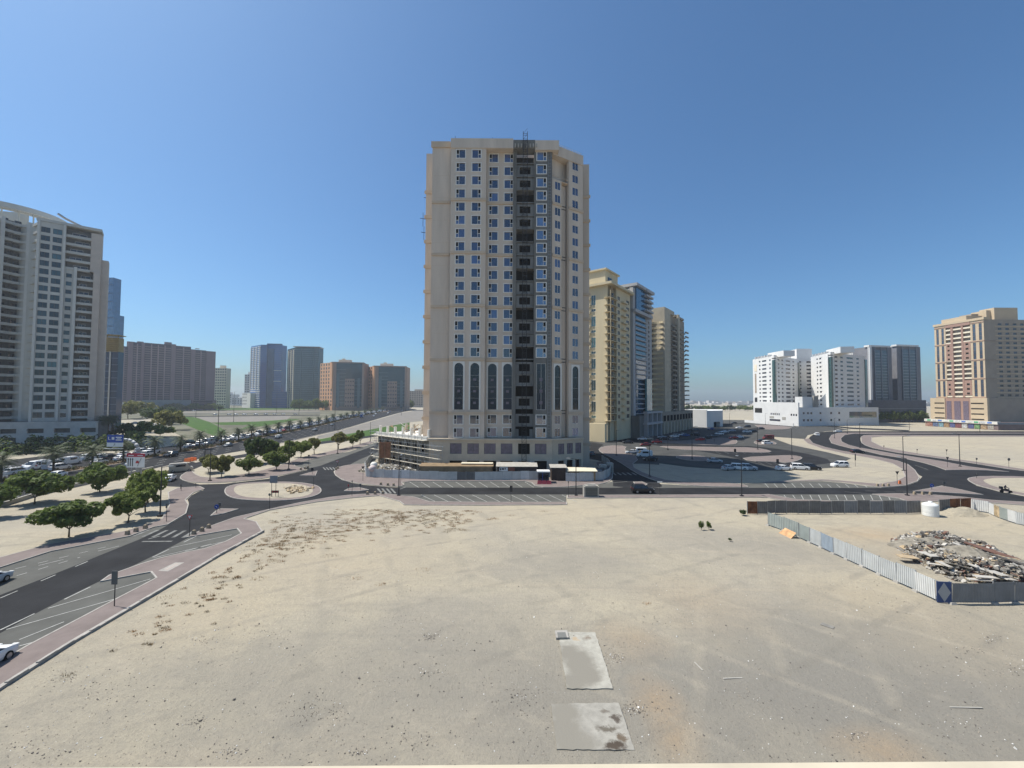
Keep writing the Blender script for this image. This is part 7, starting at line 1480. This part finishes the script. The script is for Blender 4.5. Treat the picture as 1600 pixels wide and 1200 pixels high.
# ================================================================== plants
def leafmat(name, rgb):
    m = mat(name, rgb, .7, .6, 1.6); n = m.node_tree.nodes; l = m.node_tree.links; bs = n['Principled BSDF']; tr = n.new('ShaderNodeBsdfTranslucent'); mx = n.new('ShaderNodeMixShader'); mx.inputs[0].default_value = .42
    l.new(bs.inputs['Base Color'].links[0].from_socket, tr.inputs['Color']); l.new(bs.outputs[0], mx.inputs[1]); l.new(tr.outputs[0], mx.inputs[2]); l.new(mx.outputs[0], n['Material Output'].inputs['Surface']); return m
M_leaf = [leafmat('foliage_a', (.12, .165, .036)), leafmat('foliage_b', (.15, .19, .04)), leafmat('foliage_olive', (.18, .18, .05)), leafmat('foliage_dark', (.055, .085, .024))]
M_bark = mat('bark', (.10, .075, .05), .9, .3, 3)
def crown_mesh(seed, n, leaf, sq=.72, lobes=24, low=False):
    rnd = random.Random(seed); vs, fs = [], []
    lb = []
    for _ in range(lobes):
        a = rnd.uniform(0, 6.28); r_ = rnd.uniform(.1, .8); z = rnd.uniform(-.4, .7) * (1 - r_ * .5); lb.append((Vector((r_ * math.cos(a), r_ * math.sin(a), z * sq)), rnd.uniform(.17, .33)))
    for _ in range(n):
        c, r_ = rnd.choice(lb); d = Vector((rnd.gauss(0, 1), rnd.gauss(0, 1), rnd.gauss(0, 1))).normalized(); p = c + Vector((d.x, d.y, d.z * .78)) * r_ * rnd.uniform(.62, 1.08) ** .6
        nrm = (d + Vector((rnd.gauss(0, .55), rnd.gauss(0, .55), rnd.gauss(.25, .55)))).normalized(); u = nrm.orthogonal().normalized(); v = nrm.cross(u); t = rnd.uniform(0, 6.28); s = leaf * rnd.uniform(.6, 1.4)
        u2 = u * math.cos(t) + v * math.sin(t); v2 = nrm.cross(u2); i = len(vs)
        vs += [tuple(p - u2 * s), tuple(p + v2 * s * .55 + nrm * s * .12), tuple(p + u2 * s), tuple(p - v2 * s * .55 + nrm * s * .12)]; fs.append((i, i + 1, i + 2, i + 3))
    me = bpy.data.meshes.new('crown'); me.from_pydata(vs, [], fs); me.materials.append(M_leaf[0]); return me
CR = [crown_mesh(s, 4600, .078) for s in (1, 2, 3, 4)]; CRF = [crown_mesh(s, 1500, .085) for s in (11, 12, 13)]
def trunk_mesh(seed):
    rnd = random.Random(seed); b = MB(); b.tube((0, 0, 0), (.03, .02, .42), .038, .026, 8)
    for k in range(6):
        a = k * 1.05 + rnd.uniform(-.3, .3); e = Vector((math.cos(a) * rnd.uniform(.25, .5), math.sin(a) * rnd.uniform(.25, .5), rnd.uniform(.7, 1.0))); b.tube((.03, .02, .4), tuple(Vector((.03, .02, .4)).lerp(e, .5) + Vector((0, 0, .04))), .018, .012, 6); b.tube(tuple(Vector((.03, .02, .4)).lerp(e, .5) + Vector((0, 0, .04))), tuple(e), .012, .005, 5)
    return b.mesh('trunk', [M_bark])
TRK = [trunk_mesh(s) for s in (1, 2, 3)]
tcount = [0]
def tree(px, py, w, ytop, ybot, mi, label, group=None, far=False, name='shade_tree', z=0):
    "trunk foot at a ground pixel; crown width and its top and bottom taken off the photograph"
    x, y = G(px, py); k = 19 / (py - 623.5); W_ = w * k / 2; top = (py - ytop) * k; bot = max(.2, (py - ybot) * k); ch = (top - bot) / 2; tcount[0] += 1; i = tcount[0]
    t = empty(name, (x, y, z), label, 'tree', group); t.rotation_euler.z = i * 1.7
    hz = bot + ch * .9; inst('trunk', TRK[i % 3], t, (0, 0, 0), 0, (hz * 1.15, hz * 1.15, hz))
    mats_ = {0: M_leaf[mi]}; inst('crown', (CRF if far else CR)[i % (3 if far else 4)], t, (0, 0, bot + ch), i * 2.1, (W_ * 1.1, W_ * 1.1, ch * 1.75), mats_)
for a in ((54,788,76,738,788,0,'large low spreading tree nearest the left edge of the tree plot'),(156,769,52,726,766,0,'rounded tree standing alone before the barrier wall'),(107.5,839,80,786,828,0,'flat topped tree closest to the left road'),(200,817,54,770,810,1,'front tree of the three beside the left lamp pole'),(227,801,42,755,792,1,'middle tree of the three beside the left lamp pole'),(231,786,48,736,780,1,'back tree of the three beside the left lamp pole'),(-26,812,60,760,806,0,'tree mostly outside the left edge, only its side showing')): tree(*a, 'shade trees of the left plot')
for a in ((346,745,32,711,742,2,'right tree of the pair by the roundabout lamp pole'),(326,739,34,712,738,2,'left tree of the pair by the roundabout lamp pole'),(389,742,33,713,737,1,'small tree above the middle of the roundabout'),(431.5,735,32,706,731,1,'light green tree right above the roundabout sign'),(399,725,36,684,723,3,'tall dark tree behind the tree row of the north plot'),(424,723,32,688,720,0,'tree between the tall dark one and the lamp pole'),(452,724,32,690,716,1,'tree leaning over the pavement left of the north bays'),(470,715,32,690,710,1,'low broad tree by the north bays'),(491,709.5,20,684,704,2,'yellowish tree at the head of the north bays'),(529,702,24,676,696,2,'yellowish tree behind the north road lamp pole'),(551,699.5,19,680,694,1,'small round tree near the far end of the north bays'),(562.5,694,16,673,689,0,'darker round tree last in the north row')): tree(*a, 'trees of the north plot', False)
for i, a in enumerate(((200,655,34,628,651,2,'olive tree right of the dark glass office, leftmost of the clump'),(222,653,34,630,650,2,'olive tree in the middle of the clump by the glass office'),(240,659,42,637,658,3,'dark wide tree in the clump right of the glass office'),(262,660,38,637,659,3,'dark tree at the back right of the clump'),(268,672,42,643,669,2,'brownish olive tree at the right front of the clump'),(250,683,34,663,681,1,'low green tree over the shaded lane'),(212,691,26,673,689,1,'small bright tree below the clump, behind the sign arm'),(225,682,30,660,680,0,'rounded tree at the shaded lane left of the low green one'),(195,685,36,660,684,3,'dark tree in the shade at the grey tower corner'))): tree(*a, 'trees beside the grey tower', True)
random.seed(31)
for i in range(26):
    px = 462 + i * 7.2 + random.uniform(-2, 2); tree(px, 641.5 - i * .09, random.uniform(12, 19), random.uniform(624, 629), 640, random.choice((0, 0, 3, 1)), 'tree in the belt under the orange hotels, %s from the left' % ord_(i), 'tree belt under the hotels', True)
for i in range(20):
    px = 192 + i * 8 + random.uniform(-2, 2); tree(px, 641.5, random.uniform(8, 14), random.uniform(630, 634), 641, random.choice((0, 1, 2)), 'small tree along the foot of the mauve slab, %s from the left' % ord_(i), 'small trees below the mauve slab', True)
for i in range(14):
    px = 1365 + i * 6.2 + random.uniform(-1.5, 1.5); tree(px, 660, random.uniform(10, 15), random.uniform(637.5, 642), 658, random.choice((0, 1, 1)), 'tree in the green row below the dark glass towers, %s from the left' % ord_(i), 'tree row below the dark glass towers', True)
for i in range(16):
    px = 1072 + i * 7 + random.uniform(-2, 2); tree(px, random.uniform(641, 643.5), random.uniform(9, 14), random.uniform(631, 633.5), 642, random.choice((0, 0, 1, 3)), 'tree behind the white warehouse, %s from the left' % ord_(i), 'trees behind the warehouse', True)
for i, a in enumerate(((1096,829,8,814,828,0,'left one of two small green shrubs alone in the sand'),(1107.5,829,9,813,828,0,'right one of two small green shrubs alone in the sand'),(1161,806,12,796,806,3,'dark shrub at the left end of the weathered fence'),(1141,847,6,841,847,3,'tiny dark tuft left of the diagonal fence'))): tree(*a, None, True, 'shrub')
# date palms of the median
def palm_mesh(seed):
    rnd = random.Random(seed); b = MB(); NF = 40
    for k in range(NF):
        a = k * 2.399; el = 1.25 - 1.9 * (k / NF); L_ = rnd.uniform(1.9, 2.5); pts = []; p = Vector((0, 0, 0)); e = el + rnd.uniform(-.12, .12)
        for s in range(8): pts.append(p.copy()); p = p + Vector((math.cos(a) * math.cos(e), math.sin(a) * math.cos(e), math.sin(e))) * (L_ / 7); e -= .17
        side = Vector((-math.sin(a), math.cos(a), 0))
        for s in range(1, 7):
            d = (pts[s + 1] - pts[s]); up = d.cross(side).normalized(); lw = .5 * math.sin(math.pi * (s + .6) / 8.2)
            for sg in (-1, 1):
                for h in (0, .5):
                    q = pts[s] + d * h; tip = q + side * sg * lw + d * .7 - up * (-.0) - Vector((0, 0, lw * .35)); b.poly([tuple(q), tuple(q + d * .32), tuple(tip)])
        b.bar(tuple(pts[0]), tuple(pts[4]), .05, .03)
    return b.mesh('fronds', [mat('palm_frond', (.06, .08, .03), .7, .4, 1.2)])
PLM = [palm_mesh(s) for s in (1, 2, 3)]
b = MB()
for k in range(9): b.tube((0, 0, k * .11), (0, 0, k * .11 + .12), .062, .048, 9)
PTR = b.mesh('trunk', [mat('palm_bark', (.075, .055, .04), .95, .35, 6)])
b = MB()
for k in range(22):
    a = k * 2.4; b.bar((math.cos(a) * .2, math.sin(a) * .2, -.1), (math.cos(a) * .55, math.sin(a) * .55, -1.1 - .3 * math.sin(k)), .12, .04)
PSK = b.mesh('dead_fronds', [mat('dead_frond', (.085, .06, .035), .95, .3, 3)])
PPX = [28, 101, 163, 208, 258, 296, 326, 356, 382, 404, 426, 444, 461, 477, 490, 504, 516, 526, 537, 547, 556, 565, 574, 583, 592, 601]
for i, px in enumerate(PPX):
    s_ = s_at(px); (x, y), a = along(s_, MW / 2); h = 4.6 + .5 * math.sin(i * 2.3); t = empty('date_palm', (x, y, .15), 'date palm of the avenue median, %s counted from the left' % ord_(i), 'palm tree', 'date palms on the median', i * 1.1)
    inst('trunk', PTR, t, (0, 0, 0), 0, (4.2, 4.2, h)); inst('fronds', PLM[i % 3], t, (0, 0, h), 0, (1.55, 1.55, 1.45)); inst('dead_fronds', PSK, t, (0, 0, h), 0, (1, 1, 1))
for i, (px, D, lb) in enumerate(((162, 175, 'palm by the corner of the grey tower, left one'), (171, 178, 'palm by the corner of the grey tower, middle one'), (178, 182, 'palm by the corner of the grey tower, right one'))):
    t = empty('date_palm', (XA(px, D), D, 0), lb, 'palm tree', 'palms at the grey tower', i); h = 9.5; inst('trunk', PTR, t, (0, 0, 0), 0, (4, 4, h)); inst('fronds', PLM[i], t, (0, 0, h), 0, (1.5, 1.5, 1.4))
# low planting of the median, hedge below the grey tower
random.seed(14)
def bushes(pts, m, name, label, cat, leaf=.14, n=70):
    vs, fs = [], []
    for x, y, z, r_, h in pts:
        for _ in range(n):
            d = Vector((random.gauss(0, 1), random.gauss(0, 1), abs(random.gauss(0, 1)))).normalized(); p = Vector((x + d.x * r_, y + d.y * r_, z + d.z * h)) ; nrm = (d + Vector((random.gauss(0, .5), random.gauss(0, .5), random.gauss(0, .5)))).normalized(); u = nrm.orthogonal().normalized() * leaf * random.uniform(.6, 1.4); v = nrm.cross(u); i = len(vs)
            vs += [tuple(p - u), tuple(p + v * .7), tuple(p + u), tuple(p - v * .7)]; fs.append((i, i + 1, i + 2, i + 3))
    me = bpy.data.meshes.new(name); me.from_pydata(vs, [], fs)
    for mm in m: me.materials.append(mm)
    me.polygons.foreach_set('material_index', [random.randrange(len(m)) if k % n == 0 else 0 for k in range(len(fs))] if len(m) == 1 else [(k // n * 7919) % len(m) for k in range(len(fs))])
    o = bpy.data.objects.new(name, me); COL.objects.link(o); return tag(o, label, cat, None, 'stuff')
pts = []
s_ = s_at(-40)
while s_ < min(MIDLEN, 520):
    (x, y), a = along(s_, random.uniform(.8, MW - .8)); pts.append((x, y, .1, random.uniform(.5, 1.0), random.uniform(.5, 1.1))); s_ += random.uniform(.45, 1.0)
bushes(pts, [mat('hedge_brown', (.10, .07, .035), .9, .4, 1.5), mat('hedge_green', (.06, .075, .028), .9, .4, 1.5), mat('hedge_olive', (.085, .08, .035), .9, .4, 1.5)], 'median_shrubs', 'low brown and green planting along the avenue median', 'shrubs', .16, 44)
fh_ = Frame((XA(-260, 122), 122), (XA(186, 153), 153)); pts = []
u = 0
while u < fh_.L + 6:
    for n_ in (-3, 0, 3, 5.6): p = fh_(u, n_ + random.uniform(-.8, .8), 0); pts.append((p[0], p[1], .1, random.uniform(1.3, 2.4), random.uniform(2.2, 4.4 if n_ > 3 else 6.2)))
    u += 1.9
bushes(pts, [M_leaf[3], M_leaf[0], mat('hedge_deep', (.02, .035, .014), .9, .4, 1.)], 'hedge', 'dark tall hedge along the foot of the grey tower podium', 'hedge', .38, 90)
pts = [(*G(random.uniform(222, 262), random.uniform(737, 745)), 0, random.uniform(.4, .8), random.uniform(.3, .7)) for _ in range(60)]
bushes(pts, [M_leaf[2], M_leaf[1]], 'verge_shrubs', 'pale green ground shrubs right of the lane sign posts', 'shrubs', .12, 40)
# dry scrub, gravel and litter on the sand
random.seed(52)
spots = []
def scat(n, fx, fy, r0, r1):
    for _ in range(n): spots.append((*G(fx(), fy()), random.uniform(r0, r1)))
for _ in range(560):
    t = random.random(); px = random.gauss(395 + 330 * t, 30); py = random.gauss(848 - 42 * min(1, t * 1.6), 13)
    if py > 797 and segd(*G(px, py)) > .6: spots.append((*G(px, py), random.uniform(.2, .55)))
for _ in range(75):
    t = random.random() ** .6; px = 120 + 290 * t + random.gauss(20, 26); py = 1022 - 178 * t + abs(random.gauss(0, 16)); p = G(px, py)
    if segd(*p) > .5: spots.append((*p, random.uniform(.12, .32)))
for px, py, r_ in ((660,892,.6),(515,870,.7),(405,905,.6),(330,930,.6),(260,935,.7),(105,1056,.35),(390,870,.7),(560,905,.5),(595,915,.4),(1010,945,.3),(700,815,.6),(735,800,.7),(770,812,.6),(800,806,.5),(850,800,.5)): spots.append((*G(px, py), r_))
vs, fs, ms = [], [], []
for x, y, r_ in spots:
    z = soil(x, y) - .02; mi = random.choice((0, 0, 1, 2))
    for _ in range(int(26 + r_ * 60)):
        a = random.uniform(0, 6.28); rr = r_ * math.sqrt(random.random()); px_, py_ = x + math.cos(a) * rr * 1.6, y + math.sin(a) * rr; h = random.uniform(.05, .22) * (1.2 - rr / r_ * .6); b_ = random.uniform(0, 6.28); w_ = random.uniform(.015, .035); lx, ly = math.cos(b_) * random.uniform(.05, .2), math.sin(b_) * random.uniform(.05, .2); i = len(vs)
        vs += [(px_ - math.sin(b_) * w_, py_ + math.cos(b_) * w_, z), (px_ + math.sin(b_) * w_, py_ - math.cos(b_) * w_, z), (px_ + lx, py_ + ly, z + h)]; fs.append((i, i + 1, i + 2)); ms.append(mi)
me = bpy.data.meshes.new('dry_scrub'); me.from_pydata(vs, [], fs)
for mm in (mat('scrub_brown', (.22, .13, .06), .95, .3, 3), mat('scrub_dark', (.12, .09, .045), .95, .3, 3), mat('scrub_straw', (.22, .16, .085), .95, .3, 3)): me.materials.append(mm)
me.polygons.foreach_set('material_index', ms); o = bpy.data.objects.new('dry_scrub', me); COL.objects.link(o); tag(o, 'dry brown scrub scattered over the sand along the left road and roundabout', 'scrub', None, 'stuff')
random.seed(8); b = MB()
CL = [(random.uniform(0, 1600), 850 + 340 * random.random(), random.uniform(8, 40)) for _ in range(46)] + [(672, 997, 10), (500, 1118, 30), (985, 1110, 14), (960, 1030, 10)] * 3
for _ in range(9000):
    if random.random() < .55 or not CL: px = random.uniform(-20, 1620); py = 800 + 400 * random.random() ** .8
    else: q = random.choice(CL); px, py = random.gauss(q[0], q[2]), random.gauss(q[1], q[2] * .4)
    x, y = G(px, min(py, 1240))
    if segd(x, y) < .4: continue
    s_ = random.choice((.008, .011, .014, .018, .024)) * random.uniform(.7, 1.4); s_ *= 1.9 if random.random() < .04 else 1
    tumble(b, (x, y, soil(x, y) + s_ * .3), s_ * 1.2, s_, s_ * .7, random.choices((0, 1, 2), (5, 3, 1))[0])
b.build('gravel', [mat('pebble_dark', (.14, .125, .11), .95, .2, 3), mat('pebble_mid', (.30, .26, .21), .95, .2, 3), mat('pebble_white', (.62, .6, .56), .8, .1, 3)], label='scattered stones and litter over the sandy plot', cat='gravel', kind='stuff')
b = MB()
for _ in range(90): px, py = random.gauss(465, 9), random.gauss(766, 2); x, y = G(px, py); tumble(b, (x, y, .2), random.uniform(.2, .5), .25, .15, random.choice((0, 1)))
b.build('stone_pile', [mat('stone_tan', (.33, .25, .15), .95, .3, 2), mat('stone_pale', (.5, .42, .3), .95, .3, 2)], label='low scatter of tan stones on the roundabout island', cat='stones', kind='stuff')
for i, (pa, pb, lb) in enumerate((((1484, 1107.5), (1535, 1108.5), 'white plank lying on the grey sand at lower right'), ((1085, 1036), (1098, 1049), 'pale broken strip lying on the sand by the orange patch'), ((1130, 1062), (1160, 1061), 'thin pale strip on the sand right of the broken one'), ((1283, 977), (1303, 984), 'dark flat cover with pale edge sunk in the sand'))):
    p, q = G(*pa), G(*pb); z = soil(*p) + .03; b = MB(); b.bar((*p, z), (*q, z), .08 if i < 3 else .5, .03); b.build('timber_plank' if i < 3 else 'ground_cover_plate', M_conc if i < 3 else mat('cover_grey', (.2, .19, .17), .9, .2, 2), off=(p[0], p[1], z), label=lb, cat='plank' if i < 3 else 'cover')
# ================================================================== the air between: thin even haze
m = bpy.data.materials.new('haze_air'); m.use_nodes = True; n = m.node_tree.nodes; n.remove(n['Principled BSDF']); v = n.new('ShaderNodeVolumePrincipled')
v.inputs['Color'].default_value = (.86, .92, 1.0, 1); v.inputs['Density'].default_value = .00017; v.inputs['Anisotropy'].default_value = .25
m.node_tree.links.new(v.outputs[0], n['Material Output'].inputs['Volume'])
b = MB(); b.box(-3900, 3900, -300, 3900, -1.2, 104); b.build('haze', m, kind='stuff', label='thin pale haze filling the air towards the horizon', cat='haze')
for o in COL.objects:
    for k_ in [k for k in o.keys() if k == '_w']: del o[k_]
